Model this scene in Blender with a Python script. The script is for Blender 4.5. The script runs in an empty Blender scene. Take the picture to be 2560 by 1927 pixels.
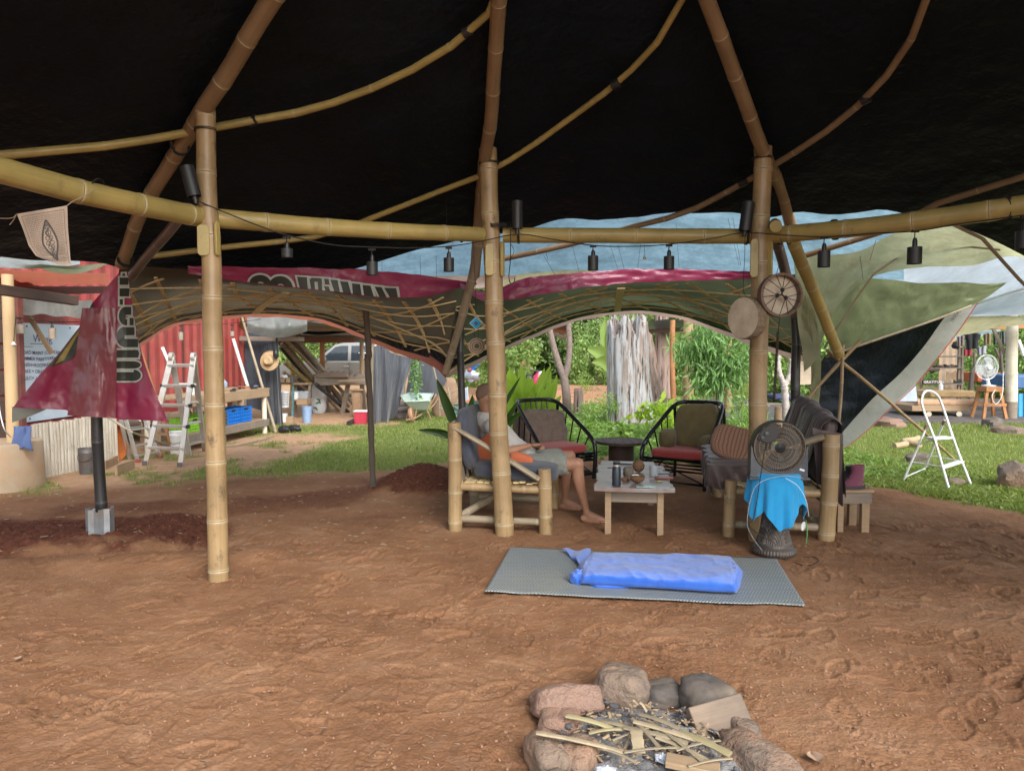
import bpy, math, random
import numpy as np
from mathutils import Vector, Matrix, Euler, noise as mnoise
random.seed(7); np.random.seed(7)
R = math.radians
SC = bpy.context.scene
COL = SC.collection
# ------------------------------------------------------------ camera, sky, sun, exposure
F = 1828.0; CH = 1.55; PITCH = math.atan((963.5 - 870.0) / F)
cam_data = bpy.data.cameras.new('camera'); cam = bpy.data.objects.new('camera', cam_data); COL.objects.link(cam)
cam.location = (0, 0, CH); cam.rotation_euler = (R(90) - PITCH, 0, 0)
cam_data.sensor_width = 36; cam_data.lens = 36 * F / 2560; cam_data.clip_start = 0.05; cam_data.clip_end = 600
SC.camera = cam
SUN_EL, SUN_AZ = 38.0, 155.0          # azimuth clockwise from +Y: behind the camera, to the right
world = bpy.data.worlds.new('World'); SC.world = world; world.use_nodes = True
wn = world.node_tree; wn.nodes.clear()
sky = wn.nodes.new('ShaderNodeTexSky'); sky.sky_type = 'NISHITA'; sky.sun_disc = False
sky.sun_elevation = R(SUN_EL); sky.sun_rotation = R(SUN_AZ); sky.dust_density = 2.5; sky.air_density = 1.2; sky.ozone_density = 1
hs = wn.nodes.new('ShaderNodeHueSaturation'); hs.inputs['Saturation'].default_value = 0.45; hs.inputs['Value'].default_value = 1.0
bg = wn.nodes.new('ShaderNodeBackground'); bg.inputs['Strength'].default_value = 0.15
wo = wn.nodes.new('ShaderNodeOutputWorld')
wn.links.new(sky.outputs[0], hs.inputs['Color']); wn.links.new(hs.outputs[0], bg.inputs[0]); wn.links.new(bg.outputs[0], wo.inputs[0])
sd = bpy.data.lights.new('sun', 'SUN'); sd.energy = 1.3; sd.angle = R(35); sd.color = (1.0, 0.97, 0.92)
sun = bpy.data.objects.new('sun', sd); COL.objects.link(sun)
_d = Vector((math.sin(R(SUN_AZ)) * math.cos(R(SUN_EL)), math.cos(R(SUN_AZ)) * math.cos(R(SUN_EL)), math.sin(R(SUN_EL))))
sun.rotation_euler = _d.to_track_quat('Z', 'Y').to_euler(); sun.location = (0, 0, 30)
SC.view_settings.view_transform = 'Standard'; SC.view_settings.look = 'None'; SC.view_settings.gamma = 1
SC.view_settings.use_curve_mapping = False
SC.view_settings.exposure = 1.32
SC.cycles.use_denoising = True
SC.cycles.max_bounces = 8; SC.cycles.diffuse_bounces = 5; SC.cycles.transparent_max_bounces = 8
SC.cycles.sample_clamp_indirect = 6

# ------------------------------------------------------------ photo geometry helpers
def ray(u, v):
    dx = (u - 1280) / F; dy = (963.5 - v) / F
    c, s = math.cos(PITCH), math.sin(PITCH)
    return Vector((dx, c + s * dy, -s + c * dy))
def P(u, v, Y):
    r = ray(u, v); return Vector((r.x * Y / r.y, Y, CH + r.z * Y / r.y))
def G(u, v, z=0.0):
    r = ray(u, v); k = (z - CH) / r.z; return Vector((r.x * k, r.y * k, z))
CX, CY = 0.67, 2.49
def RC(u, v, off=0.0):      # where the sight line meets the roof cone
    r = ray(u, v)
    lo, hi = 0.5, 14.0
    def f(k):
        x, y, z = r.x * k, r.y * k, CH + r.z * k
        return (3.17 - off - 0.45 * (math.hypot(x - CX, y - CY) - 3.57)) - z
    # march to the first crossing
    k = 0.3; prev = f(k)
    while k < 16:
        k2 = k + 0.05; cur = f(k2)
        if prev > 0 and cur <= 0:
            lo, hi = k, k2; break
        prev = cur; k = k2
    for _ in range(30):
        m = (lo + hi) / 2
        if f(m) > 0: lo = m
        else: hi = m
    return Vector((r.x * lo, r.y * lo, CH + r.z * lo))

# ------------------------------------------------------------ numpy gradient noise
def _h(ix, iy, s):
    n = (ix * 374761393 + iy * 668265263 + s * 1274126177) & 0x7fffffff
    n = (n ^ (n >> 13)) * 1274126177 & 0x7fffffff
    return (n ^ (n >> 16)) & 0xffff
def pn(x, y, s=0):
    x = np.asarray(x, dtype=np.float64); y = np.asarray(y, dtype=np.float64)
    ix = np.floor(x).astype(np.int64); iy = np.floor(y).astype(np.int64)
    fx = x - ix; fy = y - iy
    ux = fx * fx * (3 - 2 * fx); uy = fy * fy * (3 - 2 * fy)
    def g(i, j, dx, dy):
        a = _h(i, j, s) / 65536.0 * 2 * np.pi
        return np.cos(a) * dx + np.sin(a) * dy
    a = g(ix, iy, fx, fy); b = g(ix + 1, iy, fx - 1, fy); c = g(ix, iy + 1, fx, fy - 1); d = g(ix + 1, iy + 1, fx - 1, fy - 1)
    return (a + (b - a) * ux + (c - a) * uy + (a - b - c + d) * ux * uy) * 1.5
def fbm(x, y, s=0, o=4, l=2.1, g=0.5):
    t = 0; amp = 1; fr = 1
    for i in range(o):
        t = t + amp * pn(np.asarray(x) * fr, np.asarray(y) * fr, s + i * 17); amp *= g; fr *= l
    return t
def nz(p, sc=1.0, seed=0): return mnoise.noise(Vector(p) * sc + Vector((seed * 7.3, seed * 3.1, seed * 1.7)))

# ------------------------------------------------------------ things, tags, building
def tag(o, label=None, cat=None, group=None, kind=None):
    if label: o['label'] = label
    if cat: o['category'] = cat
    if group: o['group'] = group
    if kind: o['kind'] = kind
    return o
def thing(name, loc, label, cat, group=None, rz=0.0):
    o = bpy.data.objects.new(name, None); COL.objects.link(o); o.empty_display_size = 0.2
    o.location = loc; o.rotation_euler = (0, 0, rz)
    return tag(o, label, cat, group)
def kids(o): return list(o.children)
def dup(root, loc=None, rz=None, label=None, group=None):
    def cp(o, par):
        c = o.copy(); COL.objects.link(c); c.parent = par
        for ch in list(o.children): cp(ch, c)
        return c
    r = cp(root, None)
    if loc is not None: r.location = loc
    if rz is not None: r.rotation_euler = (0, 0, rz)
    if label: r['label'] = label
    if group: r['group'] = group
    return r

def catmull(pts, n):
    pts = [Vector(p) for p in pts]
    if len(pts) < 3: return [pts[0].lerp(pts[-1], i / n) for i in range(n + 1)]
    e = [2 * pts[0] - pts[1]] + pts + [2 * pts[-1] - pts[-2]]
    out = []
    segs = len(pts) - 1
    for i in range(n + 1):
        t = i / n * segs; k = min(int(t), segs - 1); t -= k
        a, b, c, d = e[k], e[k + 1], e[k + 2], e[k + 3]
        out.append(0.5 * ((2 * b) + (c - a) * t + (2 * a - 5 * b + 4 * c - d) * t * t + (3 * b - a - 3 * c + d) * t ** 3))
    return out

class M:
    def __init__(s): s.v = []; s.f = []; s.uv = []; s.nd = {}; s.mi = []; s.cur = 0
    def vert(s, p): s.v.append(tuple(p)); return len(s.v) - 1
    def face(s, idx, uv=None): s.f.append(tuple(idx)); s.uv.append(uv); s.mi.append(s.cur)
    def box(s, c, size, rot=None, taper=1.0):
        c = Vector(c); hx, hy, hz = size[0] / 2, size[1] / 2, size[2] / 2
        if rot is None: m = Matrix.Identity(3)
        elif isinstance(rot, Matrix): m = rot
        else: m = Euler(rot).to_matrix()
        b = len(s.v)
        for z in (-1, 1):
            k = taper if z > 0 else 1.0
            for x, y in ((-1, -1), (1, -1), (1, 1), (-1, 1)):
                s.v.append(tuple(c + m @ Vector((x * hx * k, y * hy * k, z * hz))))
        for q, (a1, a2) in (((0, 3, 2, 1), (size[0], size[1])), ((4, 5, 6, 7), (size[0], size[1])), ((0, 1, 5, 4), (size[0], size[2])),
                  ((1, 2, 6, 5), (size[1], size[2])), ((2, 3, 7, 6), (size[0], size[2])), ((3, 0, 4, 7), (size[1], size[2]))):
            s.face([b + i for i in q], [(0, 0), (a1, 0), (a1, a2), (0, a2)])
        return s
    def plank(s, a, b, w, t, up=(0, 0, 1)):      # a board from a to b, w wide (sideways), t thick (along up)
        a, b = Vector(a), Vector(b); d = b - a; L = d.length; x = d.normalized(); y = Vector(up).cross(x).normalized(); z = x.cross(y)
        m = Matrix((x, y, z)).transposed()
        return s.box((a + b) / 2, (L, w, t), m)
    def tube(s, pts, rad, n=10, cap=True, nd=None, flat=1.0, closed=False):
        pts = [Vector(p) for p in pts]; k = len(pts)
        if not hasattr(rad, '__len__'): rad = [rad] * k
        T = []
        for i in range(k):
            if closed: d = pts[(i + 1) % k] - pts[i - 1]
            else: d = pts[min(i + 1, k - 1)] - pts[max(i - 1, 0)]
            T.append(d.normalized() if d.length > 1e-9 else Vector((0, 0, 1)))
        up = Vector((0, 0, 1)) if abs(T[0].z) < 0.9 else Vector((0, 1, 0))
        X = T[0].cross(up).normalized(); b0 = len(s.v); L = 0; Ls = []
        for i in range(k):
            if i: L += (pts[i] - pts[i - 1]).length
            Ls.append(L)
            X = (X - T[i] * X.dot(T[i])); X = X.normalized() if X.length > 1e-6 else T[i].orthogonal().normalized()
            Y = T[i].cross(X)
            for j in range(n):
                a = 2 * math.pi * j / n
                s.v.append(tuple(pts[i] + X * (math.cos(a) * rad[i]) + Y * (math.sin(a) * rad[i] * flat)))
                if nd and nd[i]: s.nd[len(s.v) - 1] = nd[i]
        rr = max(rad)
        for i in range(k if closed else k - 1):
            i2 = (i + 1) % k
            for j in range(n):
                j2 = (j + 1) % n; u0, u1 = j / n * 6.28 * rr, (j + 1) / n * 6.28 * rr
                l0, l1 = Ls[i], Ls[i2] if i2 else Ls[i] + 0.1
                s.face((b0 + i * n + j, b0 + i * n + j2, b0 + i2 * n + j2, b0 + i2 * n + j), [(u0, l0), (u1, l0), (u1, l1), (u0, l1)])
        if cap and not closed:
            s.face([b0 + j for j in range(n - 1, -1, -1)]); s.face([b0 + (k - 1) * n + j for j in range(n)])
        return s
    def cyl(s, a, b, r, r2=None, n=14, cap=True):
        return s.tube([a, b], [r, r if r2 is None else r2], n, cap)
    def lathe(s, prof, n=20, c=(0, 0, 0), rot=None, cap=True):   # prof [(r,z)...]
        c = Vector(c); m = Matrix.Identity(3) if rot is None else (rot if isinstance(rot, Matrix) else Euler(rot).to_matrix())
        b0 = len(s.v)
        for r, z in prof:
            for j in range(n):
                a = 2 * math.pi * j / n; s.v.append(tuple(c + m @ Vector((r * math.cos(a), r * math.sin(a), z))))
        for i in range(len(prof) - 1):
            for j in range(n):
                j2 = (j + 1) % n
                s.face((b0 + i * n + j, b0 + i * n + j2, b0 + (i + 1) * n + j2, b0 + (i + 1) * n + j),
                       [(j / n, prof[i][1]), ((j + 1) / n, prof[i][1]), ((j + 1) / n, prof[i + 1][1]), (j / n, prof[i + 1][1])])
        if cap:
            if prof[0][0] > 1e-5: s.face([b0 + j for j in range(n - 1, -1, -1)])
            if prof[-1][0] > 1e-5: s.face([b0 + (len(prof) - 1) * n + j for j in range(n)])
        return s
    def ball(s, c, r, nu=16, nv=10, dis=None, rot=None):
        c = Vector(c); r = r if hasattr(r, '__len__') else (r, r, r)
        m = Matrix.Identity(3) if rot is None else Euler(rot).to_matrix(); b0 = len(s.v)
        for i in range(nv + 1):
            ph = math.pi * i / nv
            for j in range(nu):
                th = 2 * math.pi * j / nu; d = Vector((math.sin(ph) * math.cos(th), math.sin(ph) * math.sin(th), -math.cos(ph)))
                k = dis(d) if dis else 1.0
                s.v.append(tuple(c + m @ Vector((d.x * r[0] * k, d.y * r[1] * k, d.z * r[2] * k))))
        for i in range(nv):
            for j in range(nu):
                j2 = (j + 1) % nu
                q = (b0 + i * nu + j, b0 + i * nu + j2, b0 + (i + 1) * nu + j2, b0 + (i + 1) * nu + j)
                s.face(q, [(j / nu, i / nv), ((j + 1) / nu, i / nv), ((j + 1) / nu, (i + 1) / nv), (j / nu, (i + 1) / nv)])
        return s
    def grid(s, fn, nu, nv, closed=False, us=1.0, vs=1.0):
        b0 = len(s.v)
        for j in range(nv + 1):
            for i in range(nu + (0 if closed else 1)): s.v.append(tuple(fn(i / nu, j / nv)))
        w = nu + (0 if closed else 1)
        for j in range(nv):
            for i in range(nu):
                i2 = (i + 1) % w if closed else i + 1
                s.face((b0 + j * w + i, b0 + j * w + i2, b0 + (j + 1) * w + i2, b0 + (j + 1) * w + i),
                       [(i / nu * us, j / nv * vs), ((i + 1) / nu * us, j / nv * vs), ((i + 1) / nu * us, (j + 1) / nv * vs), (i / nu * us, (j + 1) / nv * vs)])
        return s
    def prism(s, poly, d, off=(0, 0, 0)):         # flat polygon (3-D points) extruded by vector d
        b0 = len(s.v); n = len(poly); d = Vector(d)
        for p in poly: s.v.append(tuple(Vector(p)))
        for p in poly: s.v.append(tuple(Vector(p) + d))
        s.face([b0 + i for i in range(n - 1, -1, -1)]); s.face([b0 + n + i for i in range(n)])
        for i in range(n): s.face((b0 + i, b0 + (i + 1) % n, b0 + n + (i + 1) % n, b0 + n + i))
        return s
    def bamboo(s, pts, r0, r1=None, sp=0.3, n=14, wob=0.004, seed=None, ph=None):
        """a bamboo pole along pts: swollen nodes with a pale ring and a groove"""
        r1 = r0 * 0.9 if r1 is None else r1
        rg = random.Random(seed if seed is not None else random.random())
        pts = catmull(pts, 60) if len(pts) > 2 else [Vector(pts[0]).lerp(Vector(pts[1]), i / 20) for i in range(21)]
        cum = [0]
        for i in range(1, len(pts)): cum.append(cum[-1] + (pts[i] - pts[i - 1]).length)
        L = cum[-1]
        def at(l):
            l = max(0, min(L, l))
            for i in range(1, len(cum)):
                if cum[i] >= l: 
                    k = (l - cum[i - 1]) / max(1e-9, cum[i] - cum[i - 1]); return pts[i - 1].lerp(pts[i], k)
            return pts[-1]
        st = [(0, 1.0, 0)]
        l = (sp * (0.3 + 0.5 * rg.random())) if ph is None else ph
        while l < L - 0.04:
            w = min(r0 * 0.55, 0.035)
            st += [(l - w, 1.0, 0), (l - w * 0.3, 1.045, 0.25), (l - w * 0.12, 1.03, 1.0), (l, 0.975, 1.0), (l + w * 0.12, 1.035, 0.6), (l + w * 0.4, 1.03, 0.1), (l + w * 1.2, 1.0, 0)]
            ln = sp * (0.85 + 0.3 * rg.random()); 
            if ln > 0.12: st.append((l + ln / 2, 0.985, 0))
            l += ln
        st.append((L, 1.0, 0)); st.sort(key=lambda a: a[0])
        out = []
        for q in st:
            if out and q[0] - out[-1][0] < 1e-4: continue
            if 0 <= q[0] <= L: out.append(q)
        ox = rg.random() * 50
        P_, R_, N_ = [], [], []
        for q in out:
            o = Vector((mnoise.noise(Vector((ox, q[0] * 1.7, 0))), mnoise.noise(Vector((ox, q[0] * 1.7, 9))), 0)) * wob * 4
            P_.append(at(q[0]) + o); R_.append((r0 + (r1 - r0) * q[0] / L) * q[1]); N_.append(q[2])
        return s.tube(P_, R_, n, True, N_)
    def build(s, name, mat, parent=None, local=False, sharp=38, bevel=0, smooth=True, base=True, mods=None, **tg):
        off = Vector((0, 0, 0)); rot = None
        if parent is not None and not local:
            top = parent
            while top.parent: top = top.parent
            off = Vector(top.location); 
            if abs(top.rotation_euler.z) > 1e-6: rot = Matrix.Rotation(-top.rotation_euler.z, 3, 'Z')
        elif parent is None and base and s.v:
            a = np.array(s.v); lo = a.min(0); hi = a.max(0); off = Vector(((lo[0] + hi[0]) / 2, (lo[1] + hi[1]) / 2, lo[2]))
        V = np.array(s.v, dtype=np.float64) - np.array(off)
        if rot is not None: V = V @ np.array(rot).T
        me = bpy.data.meshes.new(name); me.from_pydata(V.tolist(), [], s.f)
        if any(u is not None for u in s.uv):
            ul = me.uv_layers.new(name='UVMap'); buf = []
            for f, u in zip(s.f, s.uv):
                buf += (u if u is not None else [(0, 0)] * len(f))
            ul.data.foreach_set('uv', np.array(buf, dtype=np.float32).ravel())
        if s.nd:
            at = me.attributes.new('nd', 'FLOAT', 'POINT'); arr = np.zeros(len(s.v), dtype=np.float32)
            for k, x in s.nd.items(): arr[k] = x
            at.data.foreach_set('value', arr)
        for mm in (mat if isinstance(mat, (list, tuple)) else [mat]): me.materials.append(mm)
        if isinstance(mat, (list, tuple)): me.polygons.foreach_set('material_index', s.mi)
        if smooth:
            me.polygons.foreach_set('use_smooth', [True] * len(s.f)); me.set_sharp_from_angle(angle=R(sharp))
        me.validate(); me.update()
        o = bpy.data.objects.new(name, me); COL.objects.link(o)
        if parent is not None: o.parent = parent
        elif base: o.location = off
        if bevel:
            b = o.modifiers.new('bevel', 'BEVEL'); b.width = bevel; b.segments = 2; b.limit_method = 'ANGLE'; b.angle_limit = R(40)
        for k, a in (mods or []):
            mo = o.modifiers.new(k.lower(), k)
            for x, y in a.items(): setattr(mo, x, y)
        tag(o, tg.get('label'), tg.get('cat'), tg.get('group'), tg.get('kind'))
        return o

def build_np(name, V, Fq, mat, parent=None, col=None, smooth=False, uv=None, **tg):
    me = bpy.data.meshes.new(name); nv, nf = len(V), len(Fq); k = Fq.shape[1]
    off = np.zeros(3)
    if parent is not None: off = np.array(parent.location)
    me.vertices.add(nv); me.vertices.foreach_set('co', (np.asarray(V, dtype=np.float32) - off.astype(np.float32)).ravel())
    me.loops.add(nf * k); me.loops.foreach_set('vertex_index', Fq.astype(np.int32).ravel())
    me.polygons.add(nf); me.polygons.foreach_set('loop_start', np.arange(0, nf * k, k, dtype=np.int32))
    try: me.polygons.foreach_set('loop_total', np.full(nf, k, dtype=np.int32))
    except Exception: pass
    if smooth: me.polygons.foreach_set('use_smooth', np.ones(nf, dtype=bool))
    me.update(calc_edges=True)
    if col is not None:
        ca = me.color_attributes.new('mask', 'FLOAT_COLOR', 'POINT'); ca.data.foreach_set('color', np.asarray(col, dtype=np.float32).ravel())
    me.materials.append(mat)
    o = bpy.data.objects.new(name, me); COL.objects.link(o); o.parent = parent
    tag(o, tg.get('label'), tg.get('cat'), tg.get('group'), tg.get('kind'))
    return o

# ------------------------------------------------------------ materials
class N:
    def __init__(s, name):
        s.m = bpy.data.materials.new(name); s.m.use_nodes = True; s.t = s.m.node_tree; s.t.nodes.clear()
        s.o = s.t.nodes.new('ShaderNodeOutputMaterial')
    def n(s, ty, **k):
        x = s.t.nodes.new(ty)
        for a, b in k.items(): setattr(x, a, b)
        return x
    def l(s, a, b): s.t.links.new(a, b)
    def setv(s, sock, v):
        if hasattr(v, 'is_output') or hasattr(v, 'links'): s.l(v, sock)
        elif isinstance(v, (tuple, list)) and len(v) == 3 and sock.type == 'RGBA': sock.default_value = (*v, 1)
        else: sock.default_value = v
    def coord(s, kind='Object', scale=(1, 1, 1), rnd=True):
        tc = s.n('ShaderNodeTexCoord'); mp = s.n('ShaderNodeMapping'); mp.inputs['Scale'].default_value = scale
        s.l(tc.outputs[kind], mp.inputs['Vector'])
        if rnd:
            oi = s.n('ShaderNodeObjectInfo'); mu = s.n('ShaderNodeMath', operation='MULTIPLY'); mu.inputs[1].default_value = 37.0
            s.l(oi.outputs['Random'], mu.inputs[0]); s.l(mu.outputs[0], mp.inputs['Location'])
        return mp.outputs[0]
    def noise(s, vec, scale=5, detail=5, rough=0.6, dist=0.0):
        x = s.n('ShaderNodeTexNoise'); x.inputs['Scale'].default_value = scale; x.inputs['Detail'].default_value = detail
        x.inputs['Roughness'].default_value = rough; x.inputs['Distortion'].default_value = dist
        s.l(vec, x.inputs['Vector']); return x.outputs['Fac']
    def ramp(s, fac, stops, interp='LINEAR'):
        x = s.n('ShaderNodeValToRGB'); x.color_ramp.interpolation = interp; e = x.color_ramp.elements
        while len(e) < len(stops): e.new(0.5)
        for i, (p, c) in enumerate(stops):
            e[i].position = p; e[i].color = (*c, 1) if hasattr(c, '__len__') else (c, c, c, 1)
        s.l(fac, x.inputs[0]); return x.outputs[0]
    def mix(s, f, a, b, mode='MIX'):
        x = s.n('ShaderNodeMix', data_type='RGBA', blend_type=mode); s.setv(x.inputs[0], f); s.setv(x.inputs[6], a); s.setv(x.inputs[7], b); return x.outputs[2]
    def math(s, op, a, b=0.0):
        x = s.n('ShaderNodeMath', operation=op); s.setv(x.inputs[0], a); s.setv(x.inputs[1], b); return x.outputs[0]
    def bump(s, h, strength=0.3, dist=0.01, nrm=None):
        x = s.n('ShaderNodeBump'); x.inputs['Strength'].default_value = strength; x.inputs['Distance'].default_value = dist
        s.l(h, x.inputs['Height'])
        if nrm is not None: s.l(nrm, x.inputs['Normal'])
        return x.outputs[0]
    def bsdf(s, col, rough=0.7, metal=0.0, nrm=None, spec=None, transl=0.0, tcol=None, coat=0, sheen=0):
        b = s.n('ShaderNodeBsdfPrincipled'); s.setv(b.inputs['Base Color'], col); s.setv(b.inputs['Roughness'], rough); b.inputs['Metallic'].default_value = metal
        if spec is not None: b.inputs['Specular IOR Level'].default_value = spec
        if coat: b.inputs['Coat Weight'].default_value = coat; b.inputs['Coat Roughness'].default_value = 0.15
        if sheen: b.inputs['Sheen Weight'].default_value = sheen
        if nrm is not None: s.l(nrm, b.inputs['Normal'])
        out = b.outputs[0]
        if transl:
            t = s.n('ShaderNodeBsdfTranslucent'); s.setv(t.inputs['Color'], tcol if tcol is not None else col)
            if nrm is not None: s.l(nrm, t.inputs['Normal'])
            mx = s.n('ShaderNodeMixShader'); mx.inputs[0].default_value = transl; s.l(out, mx.inputs[1]); s.l(t.outputs[0], mx.inputs[2]); out = mx.outputs[0]
        s.l(out, s.o.inputs['Surface']); return s.m

def scal(c, k): return tuple(min(1, x * k) for x in c)
def mk(name, c, rough=0.7, c2=None, scale=4.0, var=0.35, bump=0.15, bs=60.0, metal=0.0, stretch=(1, 1, 1), transl=0.0, spec=None, coat=0, dirt=None, dirt_amt=0.5, dist=0.004, sheen=0, kind='Object', tcol=None, rvar=0.1):
    n = N(name); v = n.coord(kind, stretch)
    f = n.noise(v, scale, 6, 0.65)
    c2 = c2 or scal(c, 1 - var)
    col = n.ramp(f, [(0.3, c2), (0.7, c)])
    if dirt is not None:
        v2 = n.coord('Object', (1, 1, 1)); g = n.noise(v2, 2.3, 7, 0.7)
        col = n.mix(n.math('MULTIPLY', n.ramp(g, [(0.45, 0.0), (0.68, 1.0)]), dirt_amt), col, dirt)
    h = n.noise(v, bs, 4, 0.6)
    nr = n.bump(h, bump, dist) if bump else None
    rr = n.math('ADD', n.math('MULTIPLY', f, rvar * 2), rough - rvar)
    return n.bsdf(col, rr, metal, nr, spec, transl, tcol, coat, sheen)

def mat_bamboo(name, c1, c2, dark=(0.10, 0.07, 0.035), pale=(0.52, 0.45, 0.30), rough=0.42, spots=0.5):
    n = N(name); uv = n.coord('UV', (1, 1, 1))
    tc = n.n('ShaderNodeMapping'); tc.inputs['Scale'].default_value = (55, 2.2, 1); n.l(uv, tc.inputs['Vector'])
    streak = n.noise(tc.outputs[0], 1.0, 5, 0.6)
    big = n.noise(n.coord('Object'), 2.6, 5, 0.6)
    col = n.mix(n.ramp(big, [(0.35, 0.0), (0.65, 1.0)]), c1, c2)
    col = n.mix(n.math('MULTIPLY', n.ramp(streak, [(0.42, 0.0), (0.75, 1.0)]), 0.45), col, scal(c2, 0.62))
    sp = n.noise(n.coord('Object', (1, 1, 0.6)), 9, 8, 0.75)
    col = n.mix(n.math('MULTIPLY', n.ramp(sp, [(0.56, 0.0), (0.68, 1.0)]), spots), col, dark)
    at = n.n('ShaderNodeAttribute', attribute_name='nd')
    col = n.mix(n.ramp(at.outputs['Fac'], [(0.1, 0.0), (0.5, 0.45)]), col, pale)
    col = n.mix(n.ramp(at.outputs['Fac'], [(0.8, 0.0), (1.0, 0.5)]), col, dark)
    nr = n.bump(streak, 0.22, 0.003)
    return n.bsdf(col, n.math('ADD', n.math('MULTIPLY', sp, 0.4), rough - 0.2), 0, nr)

def mat_wood(name, c, c2, scale=1.0, rough=0.75, stain=None, gap=0.0):
    n = N(name); v = n.coord('Object', (1, 1, 1))
    w = n.noise(n.coord('UV', (3 * scale, 60 * scale, 1)), 1.0, 5, 0.65, 0.4)
    b = n.noise(v, 3, 5, 0.6)
    col = n.mix(n.ramp(w, [(0.3, 0.0), (0.7, 1.0)]), c, c2)
    col = n.mix(n.math('MULTIPLY', n.ramp(b, [(0.42, 0), (0.68, 1)]), 0.55), col, stain or scal(c2, 0.5))
    return n.bsdf(col, rough, 0, n.bump(w, 0.35, 0.002))

def mat_leaf(name, ca, cb, rough=0.45, transl=0.35):
    n = N(name); g = n.n('ShaderNodeNewGeometry'); v = n.coord('Object')
    f = n.math('ADD', n.math('MULTIPLY', g.outputs['Random Per Island'], 0.6), n.math('MULTIPLY', n.noise(v, 0.9, 3), 0.4))
    col = n.ramp(f, [(0.1, ca), (0.8, cb)])
    return n.bsdf(col, rough, 0, None, 0.4, transl, n.mix(0.5, col, (cb[0] * 1.3, cb[1] * 1.35, cb[2] * 0.6)))
# ------------------------------------------------------------ material library
BAM = mat_bamboo('bamboo_tan', (0.37, 0.255, 0.13), (0.25, 0.17, 0.085), spots=0.9)
BAMG = mat_bamboo('bamboo_yellow', (0.40, 0.30, 0.10), (0.27, 0.21, 0.07), spots=0.35)
BAMR = mat_bamboo('bamboo_reddish', (0.27, 0.18, 0.10), (0.19, 0.125, 0.07), spots=0.3)
BAMW = mat_bamboo('bamboo_weathered', (0.33, 0.27, 0.19), (0.22, 0.18, 0.12), spots=0.8, rough=0.6)
BAMW2 = mat_bamboo('bamboo_bleached', (0.58, 0.54, 0.46), (0.46, 0.41, 0.33), dark=(0.2, 0.16, 0.12), pale=(0.66, 0.62, 0.55), spots=0.5, rough=0.6)
BAMB = mat_bamboo('bamboo_black', (0.028, 0.03, 0.034), (0.018, 0.018, 0.02), dark=(0.01, 0.01, 0.01), pale=(0.10, 0.10, 0.10), rough=0.32, spots=0.4)
BAMDK = mat_bamboo('bamboo_dark', (0.13, 0.10, 0.09), (0.08, 0.06, 0.055), pale=(0.2, 0.17, 0.13), spots=0.6)
SLAT = mk('split_bamboo', (0.72, 0.58, 0.32), 0.6, (0.55, 0.42, 0.21), scale=8, bump=0.2)
TARPK = mk('black_tarp', (0.008, 0.012, 0.018), 0.45, (0.0035, 0.006, 0.009), scale=1.2, bump=0.9, bs=3, stretch=(1, 1, 1), dist=0.06, spec=0.12)
BLACK = mk('black_plastic', (0.018, 0.018, 0.019), 0.45, bump=0.05)
ROPE = mk('black_twine', (0.02, 0.018, 0.016), 0.9, bump=0)
WOODP = mat_wood('pale_wood', (0.37, 0.26, 0.155), (0.27, 0.18, 0.105), stain=(0.22, 0.15, 0.09))
WOODG = mat_wood('grey_wood', (0.27, 0.22, 0.17), (0.17, 0.13, 0.10), stain=(0.10, 0.09, 0.08))
WOODD = mat_wood('dark_wood', (0.075, 0.042, 0.028), (0.045, 0.026, 0.019), stain=(0.03, 0.02, 0.015))
WOODO = mat_wood('orange_wood', (0.42, 0.20, 0.08), (0.30, 0.13, 0.05))
REDPAINT = mk('red_paint', (0.33, 0.05, 0.045), 0.5, (0.25, 0.042, 0.038), scale=2, bump=0.05, dirt=(0.36, 0.17, 0.12), dirt_amt=0.35)
ALU = mk('aluminium', (0.62, 0.63, 0.64), 0.38, (0.48, 0.48, 0.47), metal=0.75, bump=0.05, dirt=(0.40, 0.33, 0.24), dirt_amt=0.5)
WHITE = mk('white_plastic', (0.72, 0.73, 0.74), 0.45, bump=0.03, var=0.1)
WHITEP = mk('white_paint', (0.70, 0.72, 0.72), 0.4, bump=0.03, var=0.1, dirt=(0.35, 0.28, 0.2), dirt_amt=0.25)
CREAM = mk('cream_pvc', (0.66, 0.60, 0.48), 0.5, bump=0.03, var=0.12, dirt=(0.4, 0.3, 0.2), dirt_amt=0.4)
CONC = mk('concrete', (0.40, 0.32, 0.23), 0.9, (0.31, 0.23, 0.15), scale=3, bump=0.5, bs=90, dirt=(0.42, 0.22, 0.10), dirt_amt=0.6)
STONE = mk('stone', (0.23, 0.165, 0.12), 0.9, (0.11, 0.09, 0.075), scale=6, bump=1.0, bs=30, dirt=(0.36, 0.19, 0.11), dirt_amt=0.6, dist=0.02)
STONEP = mk('pink_stone', (0.28, 0.185, 0.14), 0.92, (0.27, 0.17, 0.13), scale=30, bump=1.0, bs=70, dirt=(0.36, 0.20, 0.13), dirt_amt=0.5, dist=0.02)
STONEG = mk('sooty_stone', (0.20, 0.16, 0.12), 0.85, (0.07, 0.06, 0.06), scale=7, bump=0.5, bs=50, dirt=(0.04, 0.04, 0.04), dirt_amt=0.6)
ASH = mk('ash', (0.34, 0.33, 0.33), 0.95, (0.10, 0.10, 0.105), scale=14, bump=1.0, bs=70, dist=0.01)
STRAW = mk('straw', (0.38, 0.31, 0.20), 0.75, (0.22, 0.17, 0.11), scale=12, bump=0.2)
GALV = mk('galvanised_steel', (0.42, 0.46, 0.50), 0.42, (0.28, 0.31, 0.34), scale=12, metal=0.7, bump=0.1, dirt=(0.34, 0.20, 0.11), dirt_amt=0.55)
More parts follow.
